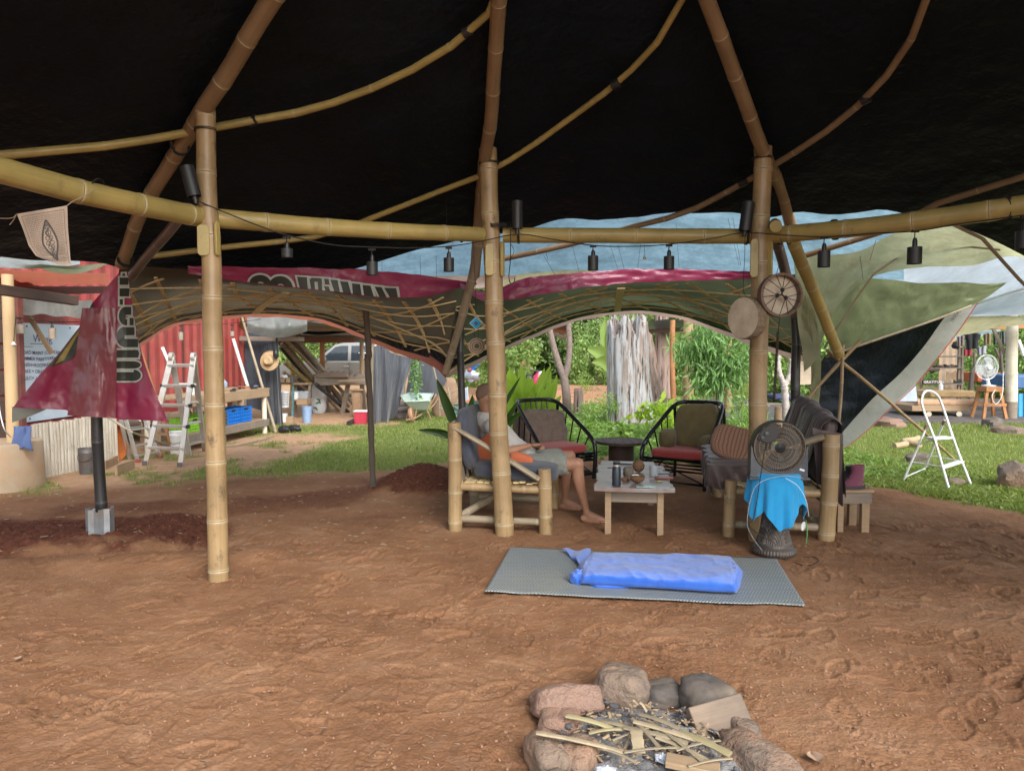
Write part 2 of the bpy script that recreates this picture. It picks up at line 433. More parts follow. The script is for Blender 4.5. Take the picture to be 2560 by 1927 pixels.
def fabric(name, c, c2=None, rough=0.9, **k): return mk(name, c, rough, c2, scale=k.pop('scale', 3), bump=k.pop('bump', 0.4), bs=k.pop('bs', 300), dist=0.002, sheen=0.15, **k)

# tarps that let the daylight through
def mat_tarp(name, c, tc, tr=0.5, stain=None, amt=0.4, rough=0.35, streak=(1, 1, 1), lo=0.45, hi=0.66, bm=0.3):
    n = N(name); v = n.coord('Object', streak); f = n.noise(v, 1.6, 6, 0.6)
    w = n.noise(n.coord('Object', (1, 1, 1)), 5.0, 4, 0.55, 1.5)
    g = n.noise(n.coord('Object', (1, 1, 1)), 3.6, 8, 0.78)
    m_ = n.math('MULTIPLY', n.ramp(g, [(lo, 0), (hi, 1)]), amt)
    col = n.mix(n.ramp(f, [(0.3, 0.0), (0.7, 1.0)]), c, scal(c, 0.75)); t2 = n.mix(n.ramp(f, [(0.3, 0.0), (0.7, 1.0)]), tc, scal(tc, 0.75))
    if stain: col = n.mix(m_, col, stain); t2 = n.mix(m_, t2, scal(stain, 0.9))
    return n.bsdf(col, rough, 0, n.bump(w, bm, 0.03), 0.5, tr, t2)
T_BLUE = mat_tarp('blue_rain_sheet', (0.20, 0.29, 0.33), (0.29, 0.44, 0.51), 0.78, (0.10, 0.17, 0.20), 0.8, 0.3, (0.35, 7, 1.2), 0.4, 0.7)
T_GREEN = mat_tarp('green_white_sheet', (0.42, 0.43, 0.28), (0.54, 0.55, 0.32), 0.6, (0.30, 0.25, 0.13), 0.55)
T_GREEND = mat_tarp('green_flap_sheet', (0.26, 0.31, 0.17), (0.26, 0.30, 0.15), 0.42, (0.10, 0.11, 0.06), 0.35, 0.28, lo=0.52, hi=0.60)
T_WHITE = mat_tarp('white_sheet', (0.74, 0.77, 0.80), (0.78, 0.86, 0.95), 0.6, (0.40, 0.37, 0.2), 0.25)
T_CREAM = mat_tarp('cream_sheet', (0.66, 0.60, 0.36), (0.80, 0.74, 0.42), 0.5, (0.36, 0.26, 0.10), 0.5)
T_CLEAR = mat_tarp('milky_sheet', (0.42, 0.45, 0.44), (0.5, 0.56, 0.54), 0.6, (0.25, 0.21, 0.16), 0.5, 0.2)
T_VL = mat_tarp('vault_lining_brown', (0.15, 0.125, 0.085), (0.15, 0.125, 0.08), 0.36, (0.10, 0.08, 0.06), 0.4, 0.7)
T_VR = mat_tarp('vault_lining_green', (0.13, 0.145, 0.085), (0.13, 0.155, 0.085), 0.36, (0.09, 0.10, 0.06), 0.4, 0.7)
T_PINK = mat_tarp('magenta_vinyl', (0.30, 0.035, 0.095), (0.34, 0.05, 0.11), 0.2, (0.24, 0.03, 0.08), 0.2, 0.28)
T_BAN = mat_tarp('magenta_banner_vinyl', (0.26, 0.022, 0.07), (0.24, 0.025, 0.06), 0.12, (0.17, 0.02, 0.045), 0.1, 0.3, bm=0.1)
T_CORAL = mat_tarp('coral_hem', (0.52, 0.16, 0.10), (0.60, 0.2, 0.12), 0.4)
T_PALEP = mat_tarp('pale_pink_hem', (0.50, 0.34, 0.28), (0.62, 0.42, 0.35), 0.4)
T_GREY = mat_tarp('grey_hem', (0.34, 0.37, 0.34), (0.3, 0.33, 0.28), 0.3, (0.28, 0.26, 0.2), 0.5, 0.5)
SHADE = mk('shade_cloth', (0.055, 0.066, 0.085), 0.6, (0.03, 0.036, 0.05), scale=2, bump=0.5, bs=180, stretch=(1, 1, 2), transl=0.25, sheen=0.3)
SHADE2 = mk('grey_shade_cloth', (0.075, 0.085, 0.105), 0.6, (0.07, 0.075, 0.09), scale=2, bump=0.5, bs=180, stretch=(1, 1, 2), transl=0.25, sheen=0.3)

# ------------------------------------------------------------ ground
def smooth01(x): x = np.clip(x, 0, 1); return x * x * (3 - 2 * x)
def seg_dist(x, y, a, b):
    ax, ay = a; bx, by = b; dx, dy = bx - ax, by - ay
    t = np.clip(((x - ax) * dx + (y - ay) * dy) / (dx * dx + dy * dy), 0, 1)
    return np.hypot(x - ax - t * dx, y - ay - t * dy)
YB = np.array([[-60, 7.6], [-6, 7.6], [-4.4, 7.9], [-3.4, 8.6], [-1.84, 8.85], [-0.8, 9.7], [1.1, 10.0], [2.2, 9.7], [3.2, 8.7], [4.1, 8.1], [4.7, 6.8], [5.6, 6.1], [60, 5.8]])
def masks(x, y):
    n1 = fbm(x * 1.3, y * 1.3, 5, 4); n2 = fbm(x * 0.5, y * 0.5, 9, 4); n3 = fbm(x * 4, y * 4, 21, 3)
    yb = np.interp(x, YB[:, 0], YB[:, 1])
    grass = smooth01((y - yb + 0.35 * n1 + 0.25 * n3) / 0.6 + 0.2)
    spx = np.interp(y, [7.5, 8.35, 12.9, 15], [-2.9, -3.2, -2.3, -2.2])
    sparse = smooth01((spx - x + 0.4 * n1) / 0.7)
    patch = smooth01((n2 * 0.9 + n1 * 0.55 + n3 * 0.35 - 0.12) / 0.3)
    front = smooth01((y - 12.6 + 0.5 * n1) / 0.8) * smooth01((15.0 - y) / 0.7) * smooth01((x + 6.0) / 0.8)
    patch = np.maximum(patch * 0.7, front * 0.9)
    grass = grass * (1 - sparse * (1 - patch))
    shedf = smooth01((y - 14.6 + 0.4 * n1) / 0.5) * smooth01((-2.35 - x + 0.3 * n1) / 0.5) * smooth01((34 - y) / 1)
    grass = grass * (1 - shedf)
    road = smooth01((y - 19.9 + 0.5 * n1) / 0.6) * smooth01((31.5 - y + 0.9 * n2) / 1.2) * smooth01((x + 3) / 2.0)
    rt = smooth01((5.0 - x) / 1.0)
    road = road * rt
    bed = smooth01((y - 16.4 + 0.4 * n1) / 0.6) * smooth01((20.5 - y) / 0.6) * smooth01((x - 3.3) / 0.7)
    grass = grass * (1 - road * (0.92 - 0.3 * smooth01(n1))) * (1 - 0.8 * bed)
    d1 = seg_dist(x, y, (-5.6, 5.6), (-3.0, 6.2)); d2 = seg_dist(x, y, (-3.0, 6.6), (-1.2, 8.3)); d3 = seg_dist(x, y, (-4.2, 6.9), (-2.6, 7.4))
    dark = np.maximum.reduce([smooth01((0.75 - d1 + 0.3 * n1 + 0.1 * n3) / 0.3), smooth01((0.50 - d2 + 0.35 * n1 + 0.15 * n3) / 0.4) * 0.6, smooth01((0.4 - d3 + 0.35 * n1) / 0.4) * 0.6])
    dm = np.hypot((x + 0.98) / 0.62, (y - 8.2) / 0.6)
    dark = np.maximum(dark, smooth01((1.15 - dm + 0.2 * n3) / 0.3) * 0.95)
    tan = smooth01((y - yb + 0.2) / 0.8)
    return grass, dark, tan, np.clip(road + bed * 0.7, 0, 1), dm, (d1, d2, d3)
def ground_h(x, y, fine=True):
    grass, dark, tan, road, dm, (d1, d2, d3) = masks(x, y)
    near = smooth01((14 - y) / 4) * smooth01((y + 2) / 2)
    h = 0.010 * fbm(x * 0.9, y * 0.9, 31, 3) * near
    h += 0.24 * smooth01(1 - dm / 1.25)
    h += 0.10 * np.exp(-((x + 4.3) / 0.9) ** 2 - ((y - 5.75) / 0.35) ** 2) + 0.03 * np.exp(-((x + 3.0) / 0.7) ** 2 - ((y - 7.2) / 0.3) ** 2)
    h -= 0.05 * np.exp(-(seg_dist(x, y, (-3.9, 5.35), (-2.3, 5.7)) / 0.13) ** 2)
    h += 0.05 * np.exp(-(seg_dist(x, y, (-3.6, 5.1), (-1.9, 5.35)) / 0.2) ** 2)
    if fine:
        inn = near * (1 - grass)
        r1 = 1 - np.abs(fbm(x * 3.3, y * 3.3, 41, 3)) * 2
        h += inn * (0.0045 * fbm(x * 5, y * 5, 51, 3) + 0.0025 * np.maximum(0, r1 - 0.35) * fbm(x * 9, y * 9, 57, 2) + 0.0028 * fbm(x * 26, y * 24, 61, 3))
        h += dark * 0.02 * np.maximum(0, fbm(x * 9, y * 9, 71, 3)) + dark * 0.02 * fbm(x * 20, y * 20, 77, 2)
    return h
ys = [-30, -15, -8, -4, -1, 0.8, 1.6, 2.1]
y = 2.3
while y < 8.4: ys.append(y); y += 0.0085 + max(0, (y - 2.5)) * 0.0042
while y < 130: ys.append(y); y += 0.03 + (y - 8.4) * 0.03
ys += [160, 220, 320, 450]
xs = list(np.arange(-4.2, 4.9, 0.0095)); 
st = 0.03; x = xs[-1] + st
while x < 60: xs.append(x); st *= 1.09; x += st
st = 0.03; x = xs[0] - st
while x > -60: xs.insert(0, x); st *= 1.09; x -= st
xs = [-400, -200, -110] + xs + [110, 200, 400]
xs = np.array(xs); ys = np.array(ys); X, Y = np.meshgrid(xs, ys)
H = ground_h(X, Y)
gm = masks(X, Y)
# shoe prints pressed in the loose soil
rg = np.random.RandomState(3)
for i in range(620):
    fx, fy = rg.uniform(-3.4, 4.3), rg.uniform(2.45, 6.4); a = rg.uniform(0, 6.28)
    L, W = rg.uniform(0.12, 0.15), rg.uniform(0.042, 0.055); dp = rg.uniform(0.003, 0.0095)
    ix0, ix1 = np.searchsorted(xs, [fx - 0.24, fx + 0.24]); iy0, iy1 = np.searchsorted(ys, [fy - 0.24, fy + 0.24])
    xx = X[iy0:iy1, ix0:ix1] - fx; yy = Y[iy0:iy1, ix0:ix1] - fy
    u = xx * math.cos(a) + yy * math.sin(a); v = -xx * math.sin(a) + yy * math.cos(a)
    wv = W * (1 + 0.18 * np.cos(u / L * 3.4))
    rr = np.sqrt((u / L) ** 2 + (v / wv) ** 2)
    ins = smooth01((1.05 - rr) / 0.22)
    tread = 0.5 + 0.5 * np.sin(u * rg.uniform(210, 330) + np.sign(rg.uniform(-1, 1)) * np.abs(v) * 90)
    rim = np.exp(-((rr - 1.15) / 0.14) ** 2)
    H[iy0:iy1, ix0:ix1] += -dp * ins + (0.0075 * tread ** 1.5 * ins if i % 4 else 0) + 0.004 * rim
V = np.stack([X.ravel(), Y.ravel(), H.ravel()], 1)
nx, ny = len(xs), len(ys)
idx = np.arange(nx * ny).reshape(ny, nx)
Fq = np.stack([idx[:-1, :-1].ravel(), idx[:-1, 1:].ravel(), idx[1:, 1:].ravel(), idx[1:, :-1].ravel()], 1)
col = np.stack([gm[0].ravel(), gm[1].ravel(), gm[2].ravel(), gm[3].ravel()], 1)
n = N('soil_and_turf'); v = n.coord('Object', rnd=False)
at = n.n('ShaderNodeAttribute', attribute_name='mask'); sp = n.n('ShaderNodeSeparateColor'); n.l(at.outputs['Color'], sp.inputs[0])
f1 = n.noise(v, 1.1, 8, 0.62); f2 = n.noise(v, 34, 6, 0.7); f3 = n.noise(v, 7, 6, 0.65)
soil = n.ramp(f1, [(0.3, (0.165, 0.080, 0.041)), (0.5, (0.240, 0.122, 0.063)), (0.7, (0.31, 0.176, 0.100))])
soil = n.mix(n.math('MULTIPLY', n.ramp(f2, [(0.35, 1), (0.55, 0)]), 0.35), soil, (0.17, 0.08, 0.045))
soil = n.mix(n.math('MULTIPLY', n.ramp(f3, [(0.5, 0), (0.75, 1)]), 0.35), soil, (0.40, 0.25, 0.16))
tan = n.ramp(f3, [(0.3, (0.33, 0.19, 0.11)), (0.7, (0.47, 0.31, 0.19))])
darks = n.ramp(f2, [(0.35, (0.055, 0.020, 0.014)), (0.7, (0.16, 0.058, 0.034))])
turf = n.ramp(f3, [(0.3, (0.09, 0.125, 0.03)), (0.7, (0.18, 0.21, 0.06))])
road = n.ramp(f1, [(0.35, (0.44, 0.20, 0.12)), (0.65, (0.55, 0.29, 0.19))])
c = n.mix(sp.outputs[2], soil, tan); c = n.mix(at.outputs['Alpha'], c, road); c = n.mix(sp.outputs[1], c, darks); c = n.mix(sp.outputs[0], c, turf)
v3 = n.n('ShaderNodeTexVoronoi'); v3.inputs['Scale'].default_value = 60; n.l(v, v3.inputs['Vector'])
bh = n.math('ADD', n.math('MULTIPLY', n.noise(v, 70, 5, 0.7), 1.0), n.math('MULTIPLY', v3.outputs['Distance'], -0.5))
nr = n.bump(bh, 0.7, 0.009); nr = n.bump(n.noise(v, 240, 3, 0.6), 0.4, 0.002, nr)
gmat = n.bsdf(c, 0.95, 0, nr, 0.15)
build_np('ground', V, Fq, gmat, col=col, smooth=True, kind='structure')

# ------------------------------------------------------------ grass blades
GR = mat_leaf('grass_blade', (0.085, 0.135, 0.025), (0.27, 0.34, 0.085), 0.5, 0.4)
GR2 = mat_leaf('dry_grass_blade', (0.22, 0.22, 0.08), (0.42, 0.39, 0.16), 0.6, 0.3)
def blades(name, n, yr, hh, ww, label, mat=GR, xr=None, seed=1, broad=False, dens=None):
    rg = np.random.RandomState(seed)
    yy = yr[0] * (yr[1] / yr[0]) ** rg.rand(n)
    xx = (rg.rand(n) * 2 - 1) * yy * 0.78 if xr is None else xr[0] + rg.rand(n) * (xr[1] - xr[0])
    m = masks(xx, yy)[0]
    keep = rg.rand(n) < np.clip(m * 1.05, 0, 1) ** 1.5
    if dens is not None: keep &= rg.rand(n) < dens(xx, yy)
    xx, yy = xx[keep], yy[keep]; k = len(xx)
    z0 = ground_h(xx, yy, False) - 0.004
    sc = np.clip(yy / 9.0, 1, 4)
    clump = 0.65 + 0.6 * np.clip(fbm(xx * 1.5, yy * 1.5, 80, 3) + 0.4, 0, 1.4)
    h = rg.uniform(hh * 0.5, hh * 1.3, k) * clump; w = ww * rg.uniform(0.6, 1.4, k) * sc
    a = rg.uniform(0, 6.283, k); ln = rg.uniform(0.2, 1.1 if not broad else 2.2, k) * h; la = rg.uniform(0, 6.283, k)
    bx, by = np.cos(a) * w / 2, np.sin(a) * w / 2; tx, ty = np.cos(la) * ln, np.sin(la) * ln
    p0 = np.stack([xx - bx, yy - by, z0], 1); p1 = np.stack([xx + bx, yy + by, z0], 1)
    wm = 0.85 if not broad else 1.5
    p2 = np.stack([xx + tx * 0.4 + bx * wm, yy + ty * 0.4 + by * wm, z0 + h * 0.62], 1); p3 = np.stack([xx + tx * 0.4 - bx * wm, yy + ty * 0.4 - by * wm, z0 + h * 0.62], 1)
    p4 = np.stack([xx + tx + bx * 0.15, yy + ty + by * 0.15, z0 + h], 1); p5 = np.stack([xx + tx - bx * 0.15, yy + ty - by * 0.15, z0 + h], 1)
    Vv = np.stack([p0, p1, p2, p3, p4, p5], 1).reshape(-1, 3); b = np.arange(k)[:, None] * 6
    Ff = np.concatenate([b + np.array([[0, 1, 2, 3]]), b + np.array([[3, 2, 4, 5]])], 0)
    return build_np(name, Vv, Ff, mat, kind='stuff', label=label, cat='grass')
blades('grass', 260000, (6.3, 34), 0.055, 0.0065, 'short green lawn grass growing round the tent and shed', seed=2)
blades('dry_grass', 45000, (7.3, 24), 0.04, 0.006, 'thin straw-coloured grass mixed through the green lawn', GR2, seed=3)
WEED = mat_leaf('low_weed', (0.09, 0.17, 0.035), (0.24, 0.38, 0.09), 0.45, 0.4)
blades('ground_cover', 42000, (8.7, 17), 0.06, 0.03, 'low broad-leaved weeds in front of the big dead stump', WEED, xr=(-0.4, 5.2), seed=4, broad=True, dens=lambda x, y: np.where((y < 15.5) & (x < 4.4), 1.0, 0.15))
blades('ground_cover', 14000, (6.2, 9.4), 0.045, 0.02, 'dense creeping ground cover along the soil edge on the right', GR, xr=(3.2, 8.5), seed=5, broad=True)
# loose straw and crumbs of soil
def litter(name, n, box, ln, w, mat, label, cat, seed, h=0.004):
    rg = np.random.RandomState(seed); xx = rg.uniform(box[0], box[1], n); yy = box[2] * (box[3] / box[2]) ** rg.rand(n)
    z = ground_h(xx, yy) + h * 0.5; a = rg.uniform(0, 6.28, n); L = ln * rg.uniform(0.3, 1.3, n) / 2; W = w * rg.uniform(0.5, 1.3, n) / 2
    dx, dy = np.cos(a) * L, np.sin(a) * L; ex, ey = -np.sin(a) * W, np.cos(a) * W; tz = rg.uniform(-0.004, 0.006, n)
    q = [np.stack([xx - dx - ex, yy - dy - ey, z], 1), np.stack([xx + dx - ex, yy + dy - ey, z + tz], 1), np.stack([xx + dx + ex, yy + dy + ey, z + tz], 1), np.stack([xx - dx + ex, yy - dy + ey, z], 1), np.stack([xx, yy, z + h], 1)]
    Vv = np.stack(q, 1).reshape(-1, 3); b = np.arange(n)[:, None] * 5
    Ff = np.concatenate([b + np.array([[0, 1, 4]]), b + np.array([[1, 2, 4]]), b + np.array([[2, 3, 4]]), b + np.array([[3, 0, 4]])], 0)
    build_np(name, Vv, Ff, mat, kind='stuff', label=label, cat=cat)
CRUMB = mk('soil_crumb', (0.36, 0.20, 0.12), 0.95, (0.2, 0.10, 0.06), scale=20, bump=0)
litter('soil_crumbs', 5200, (-3.5, 4.5, 2.5, 7.2), 0.011, 0.009, CRUMB, 'loose crumbs of brown soil scattered over the floor', 'soil crumbs', 11, 0.006)
litter('straw_bits', 900, (-3.5, 4.5, 2.5, 8.5), 0.035, 0.0025, STRAW, 'short straw bits trodden into the soil floor', 'straw', 12, 0.002)
litter('dead_leaf_litter', 500, (-6.5, -0.5, 5.4, 11.5), 0.045, 0.025, mk('dead_leaf', (0.36, 0.27, 0.16), 0.8, bump=0), 'pale leaf litter along the dug soil on the left', 'leaf litter', 13, 0.005)

# ------------------------------------------------------------ the bamboo pavilion: posts, beams, rafters, curved ribs, black roof
pav = thing('bamboo_pavilion', (0.0, 5.9, 0), 'open bamboo tent frame roofed with black tarp over the bare soil floor', 'pavilion')
def pole(name, pts, r0, r1=None, mat=BAM, par=pav, sp=0.34, seed=1, ph=None, n=16, label=None, wob=0.004, **tg):
    m = M().bamboo(pts, r0, r1, sp, n, wob, seed, ph); return m.build(name, mat, par, label=label, **tg)
# posts
LB = G(546, 1448); LT = P(512, 272, 4.84); CB = G(1260, 1336); CT = P(1219, 372, 6.02); RB = G(1894, 1350); RT = P(1906, 368, 5.86)
for i, (b, t, r0, r1, s_, ph) in enumerate([(LB, LT, 0.066, 0.061, 21, 0.10), (CB, CT, 0.078, 0.073, 22, 0.13), (RB, RT, 0.070, 0.070, 23, 0.30)]):
    b = b.copy(); b.z = -0.03; mid = b.lerp(t, 0.5) + Vector((0.012, 0, 0)) * (1 - i)
    pole('post', [b, mid, t], r0, r1, [BAM, BAM, BAM][i], seed=s_, ph=ph, sp=0.37, n=22)
for x_, y_, s_ in ((3.86, 4.30, 25), (-2.98, 2.80, 26)): pole('post', [(x_, y_, -.03), (x_, y_, 3.05)], 0.07, 0.066, BAM, seed=s_, n=18)
# cheek slabs round the beam joints
def slab(p, w, h, t, rz, mat=BAMG):
    m = M(); poly = [(-w / 2, 0, -h * 0.42), (-w * 0.3, 0, -h / 2), (w * 0.3, 0, -h / 2), (w / 2, 0, -h * 0.42), (w / 2, 0, h * 0.42), (w * 0.25, 0, h / 2), (-w * 0.25, 0, h / 2), (-w / 2, 0, h * 0.42)]
    mr = Matrix.Rotation(rz, 3, 'Z'); poly = [Vector(p) + mr @ Vector(q) for q in poly]
    m.prism(poly, mr @ Vector((0, t, 0))); m.build('joint_slab', mat, pav, bevel=0.004)
def P_on(u, v, base, dy): q = P(u, v, base); return q
slab(P(508, 600, 4.765), 0.075, 0.20, 0.02, R(15)); slab(P(546, 596, 4.79), 0.04, 0.22, 0.02, R(70))
slab(P(1224, 648, 5.93), 0.07, 0.26, 0.02, R(8)); slab(P(1259, 648, 5.95), 0.045, 0.28, 0.02, R(60))
slab(P(1886, 645, 5.77), 0.06, 0.30, 0.02, R(-8)); slab(P(1922, 648, 5.79), 0.05, 0.32, 0.02, R(-50)); 
# horizontal beams
pole('beam', [P(-640, 300, 2.84), P(-90, 402, 3.58), P(230, 487, 4.15), P(512, 544, 4.86)], 0.068, 0.066, BAMG, seed=31, sp=0.42, n=20)
pole('beam', [P(530, 545, 4.90), P(880, 572, 5.42), P(1205, 587, 5.97)], 0.064, 0.060, BAMG, seed=32, sp=0.5, n=20, ph=0.35)
pole('beam', [P(1258, 588, 6.05), P(1880, 591, 5.93)], 0.062, 0.062, BAMG, seed=33, sp=0.52, n=20, ph=0.55)
pole('beam', [P(1912, 590, 5.86), P(2230, 560, 5.2), P(2680, 497, 4.55), P(2960, 462, 4.22)], 0.064, 0.072, BAMG, seed=34, sp=0.4, n=20)
# rafters
def rc(u, v, off=0.09): return RC(u, v, off)
pole('rafter', [rc(735, -90), rc(680, 0), rc(592, 140), rc(510, 272), P(478, 330, 5.05), P(365, 505, 5.6), P(304, 662, 6.05)], 0.058, 0.05, BAMR, seed=41, sp=0.42)
pole('rafter', [rc(1252, -90), rc(1250, 0), rc(1235, 200), rc(1217, 370), P(1205, 480, 6.5), P(1193, 610, 7.1), P(1186, 690, 7.35)], 0.050, 0.052, BAMR, seed=42, sp=0.42)
pole('rafter', [rc(1728, -90), rc(1765, 0), rc(1840, 190), rc(1905, 370), P(1950, 470, 6.4), P(1985, 590, 6.95), P(1996, 640, 7.1)], 0.050, 0.054, BAMR, seed=43, sp=0.42)
# curved split ribs bound under the tarp
def rib(px, r, mat, seed, off=0.06): pole('curved_rib', [RC(u, v, off) for u, v in px], r, r * 0.85, mat, seed=seed, sp=0.62, wob=0.0, n=12)
rib([(-130, 420), (0, 388), (240, 368), (440, 338), (530, 318), (630, 302), (800, 268), (1000, 190), (1150, 100), (1225, 30), (1260, -60)], 0.030, BAMG, 51)
rib([(380, 640), (560, 618), (800, 590), (950, 537), (1100, 478), (1200, 440), (1300, 385), (1420, 300), (1540, 210), (1640, 110), (1705, 0), (1730, -70)], 0.026, BAMG, 52, 0.05)
rib([(1255, 648), (1430, 610), (1600, 562), (1720, 530), (1880, 445), (1960, 398), (2080, 318), (2180, 230), (2260, 130), (2310, 20), (2330, -60)], 0.028, BAMR, 53, 0.05)
rib([(2010, 640), (2120, 606), (2230, 570), (2340, 510), (2460, 472), (2600, 425), (2760, 330)], 0.028, BAMR, 54, 0.05)
# black roof tarp
EDGE = [(-700, 700), (-400, 670), (-200, 650), (0, 648), (150, 655), (300, 688), (420, 690), (560, 690), (700, 690), (850, 684), (950, 655), (1060, 628), (1150, 606), (1240, 596), (1300, 590), (1400, 572), (1450, 560), (1520, 546), (1600, 554), (1700, 528), (1780, 540), (1850, 540), (1930, 548), (1990, 546), (2060, 552), (2110, 550), (2200, 540), (2300, 550), (2400, 572), (2520, 628), (2640, 680), (2800, 640), (3200, 640), (3600, 640)]
ea = []
for u, v in EDGE:
    q = RC(u, v, 0.0); ea.append((math.atan2(q.x - CX, q.y - CY), math.hypot(q.x - CX, q.y - CY)))
ea.sort(); EA = np.array(ea)
A0, A1 = R(-116), R(116)  # unseen rear of the roof left open, shaped to let daylight fill the floor
def roof(s, t):
    a = A0 + (A1 - A0) * s; re = float(np.interp(a, EA[:, 0], EA[:, 1])); re += 0.03 * math.sin(a * 40) + 0.05 * mnoise.noise(Vector((a * 9, 0, 0)))
    re = min(re, 6.4); r = re * (t ** 0.85) if t > 0 else 0.0
    x, y = CX + math.sin(a) * r, CY + math.cos(a) * r
    z = 3.17 - 0.45 * (r - 3.57)
    # taut over the rafters, bellying between them
    z += 0.05 * (1 - abs(math.cos((a - 0.21) * 5.05))) * smooth_s((r - 0.8) / 2.5) + 0.02 * mnoise.noise(Vector((x * 1.6, y * 1.6, 0)))
    return (x, y, z + 0.012)
def smooth_s(x): x = max(0, min(1, x)); return x * x * (3 - 2 * x)
M().grid(roof, 250, 46).build('roof_tarp', TARPK, pav, sharp=80)
# ties and lashings
def ring(c, ax, r, th=0.004, mat=ROPE, par=pav, name='lashing', turns=2):
    c, ax = Vector(c), Vector(ax).normalized(); X = ax.orthogonal().normalized(); Yv = ax.cross(X); pts = []
    for i in range(turns * 20 + 1):
        a = i / 20 * 2 * math.pi; pts.append(c + X * math.cos(a) * r + Yv * math.sin(a) * r + ax * (i / 20 * th * 2.6))
    return M().tube(pts, th, 5).build(name, mat, par)
for (u, v, d, u2, v2, r, k) in [(243, 480, 4.17, 260, 484, 0.074, 1), (467, 535, 4.75, 480, 538, 0.072, 1), (1246, 560, 6.0, 1246, 580, 0.082, 3), (1150, 585, 5.9, 1170, 585, 0.066, 2), (1293, 588, 6.04, 1310, 588, 0.068, 2), (1862, 590, 5.93, 1880, 590, 0.068, 2),
        (1946, 588, 5.80, 1960, 587, 0.075, 2), (1970, 587, 5.76, 1985, 586, 0.075, 1), (2082, 575, 5.5, 2100, 573, 0.074, 3), (2505, 522, 4.78, 2520, 520, 0.082, 3)]:
    a = P(u, v, d); b = P(u2, v2, d); ring(a, (b - a), r, 0.004, turns=k)
ring(P(513, 330, 4.84), (0, 0, 1), 0.066, 0.004, turns=2); ring(P(1222, 412, 6.02), (0, 0, 1), 0.079, 0.004, turns=2); ring(P(1905, 400, 5.86), (0, 0, 1), 0.075, 0.004, turns=2)
ring(P(452, 362, 5.05), P(420, 400, 5.2) - P(452, 362, 5.05), 0.062, 0.006); ring(P(1248, 28, 4.85), (0, -1, 0.2), 0.055, 0.006); ring(P(312, 655, 6.0), P(330, 620, 5.9) - P(312, 655, 6.0), 0.056, 0.007)
for px in [(632, 302), (1168, 80), (1540, 210), (2165, 248), (1860, 455)]:
    q = RC(*px, 0.055); q2 = RC(px[0] + 20, px[1] - 10, 0.055); M().tube([q - (q2 - q) * 0.5, q + (q2 - q) * 0.5], 0.034, 10).build('rib_joint', BLACK, pav)
# outer struts and black painted posts
def bpole(name, *a, **k): return pole(name, *a, **k)
bpole('outer_post', [Vector((P(252, 1200, 6.02).x, 6.02, -0.0)), P(243, 1050, 6.02), P(236, 900, 6.02), P(231, 780, 6.02)], 0.046, 0.043, BAMB, seed=61, sp=0.5)
bpole('outer_post', [Vector((P(1160, 1080, 7.75).x, 7.78, -0.02)), P(1150, 800, 7.75), P(1149, 790, 7.75)], 0.040, 0.038, BAMB, seed=62, sp=0.55)
bpole('outer_post', [Vector((P(1990, 1100, 7.45).x, 7.45, -0.02)), P(1990, 900, 7.45), P(1984, 770, 7.45)], 0.048, 0.046, BAMB, seed=63, sp=0.45)
bpole('strut', [P(1206, 560, 6.9), P(1180, 700, 7.3), P(1112, 932, 7.75)], 0.050, 0.038, BAMW, seed=64, sp=0.4)
bpole('strut', [P(1976, 585, 6.55), P(2030, 720, 6.9), P(2098, 888, 7.3)], 0.058, 0.05, BAMG, seed=65, sp=0.26)
bpole('strut', [P(1938, 592, 6.9), P(1962, 680, 7.2), P(1988, 790, 7.4)], 0.050, 0.048, BAMDK, seed=66, sp=0.4)
bpole('strut', [P(470, 520, 5.2), P(395, 610, 5.7), P(325, 695, 6.1)], 0.040, 0.036, BAMDK, seed=67, sp=0.5)
M().bamboo([P(1937, 560, 6.0), P(1940, 566, 5.55)], 0.045, 0.045, 0.5, 14, 0, 4).build('beam_end', BAMG, pav)
# galvanised sleeve at the foot of the left black post
for k in range(9):
    pass
m = M(); prof = []
c = Vector((P(253, 1290, 6.0).x, 5.98, 0))
for i in range(13):
    a = -2.5 + i / 12 * 5.0; rr = 0.105 if i % 2 else 0.088; prof.append((c.x + math.sin(a) * rr, c.y - math.cos(a) * rr))
for i in range(12):
    (x0, y0), (x1, y1) = prof[i], prof[i + 1]; b = len(m.v)
    for (xx, yy) in ((x0, y0), (x1, y1)):
        for z in (-0.05, 0.235 - 0.02 * (i % 3 == 0)): m.v.append((xx, yy, z))
    m.face((b, b + 2, b + 3, b + 1))
m.build('metal_sleeve', GALV, pav, smooth=False, mods=[('SOLIDIFY', dict(thickness=0.003))])
# ------------------------------------------------------------ lattice vaults (awnings of tarp over split-bamboo lattice)
def interp_px(pts, k):
    n = len(pts) - 1; L = [0]
    for i in range(n): L.append(L[-1] + math.hypot(pts[i + 1][0] - pts[i][0], pts[i + 1][1] - pts[i][1]))
    t = k * L[-1]
    for i in range(n):
        if L[i + 1] >= t - 1e-9:
            f = (t - L[i]) / max(1e-9, L[i + 1] - L[i]); return tuple(pts[i][j] + (pts[i + 1][j] - pts[i][j]) * f for j in range(len(pts[0])))
    return pts[-1]
def curve3(px, n=24):     # px: (u,v,depth) -> smooth list of 3-D points
    return catmull([P(*p) for p in px], n)
def at_curve(c, s):
    t = s * (len(c) - 1); k = min(int(t), len(c) - 2); return c[k].lerp(c[k + 1], t - k)
def resample(c, n=48):
    L = [0]
    for i in range(1, len(c)): L.append(L[-1] + (c[i] - c[i - 1]).length)
    out = []
    for j in range(n + 1):
        t = L[-1] * j / n; i = 1
        while i < len(c) - 1 and L[i] < t: i += 1
        out.append(c[i - 1].lerp(c[i], (t - L[i - 1]) / max(1e-9, L[i] - L[i - 1])))
    return out
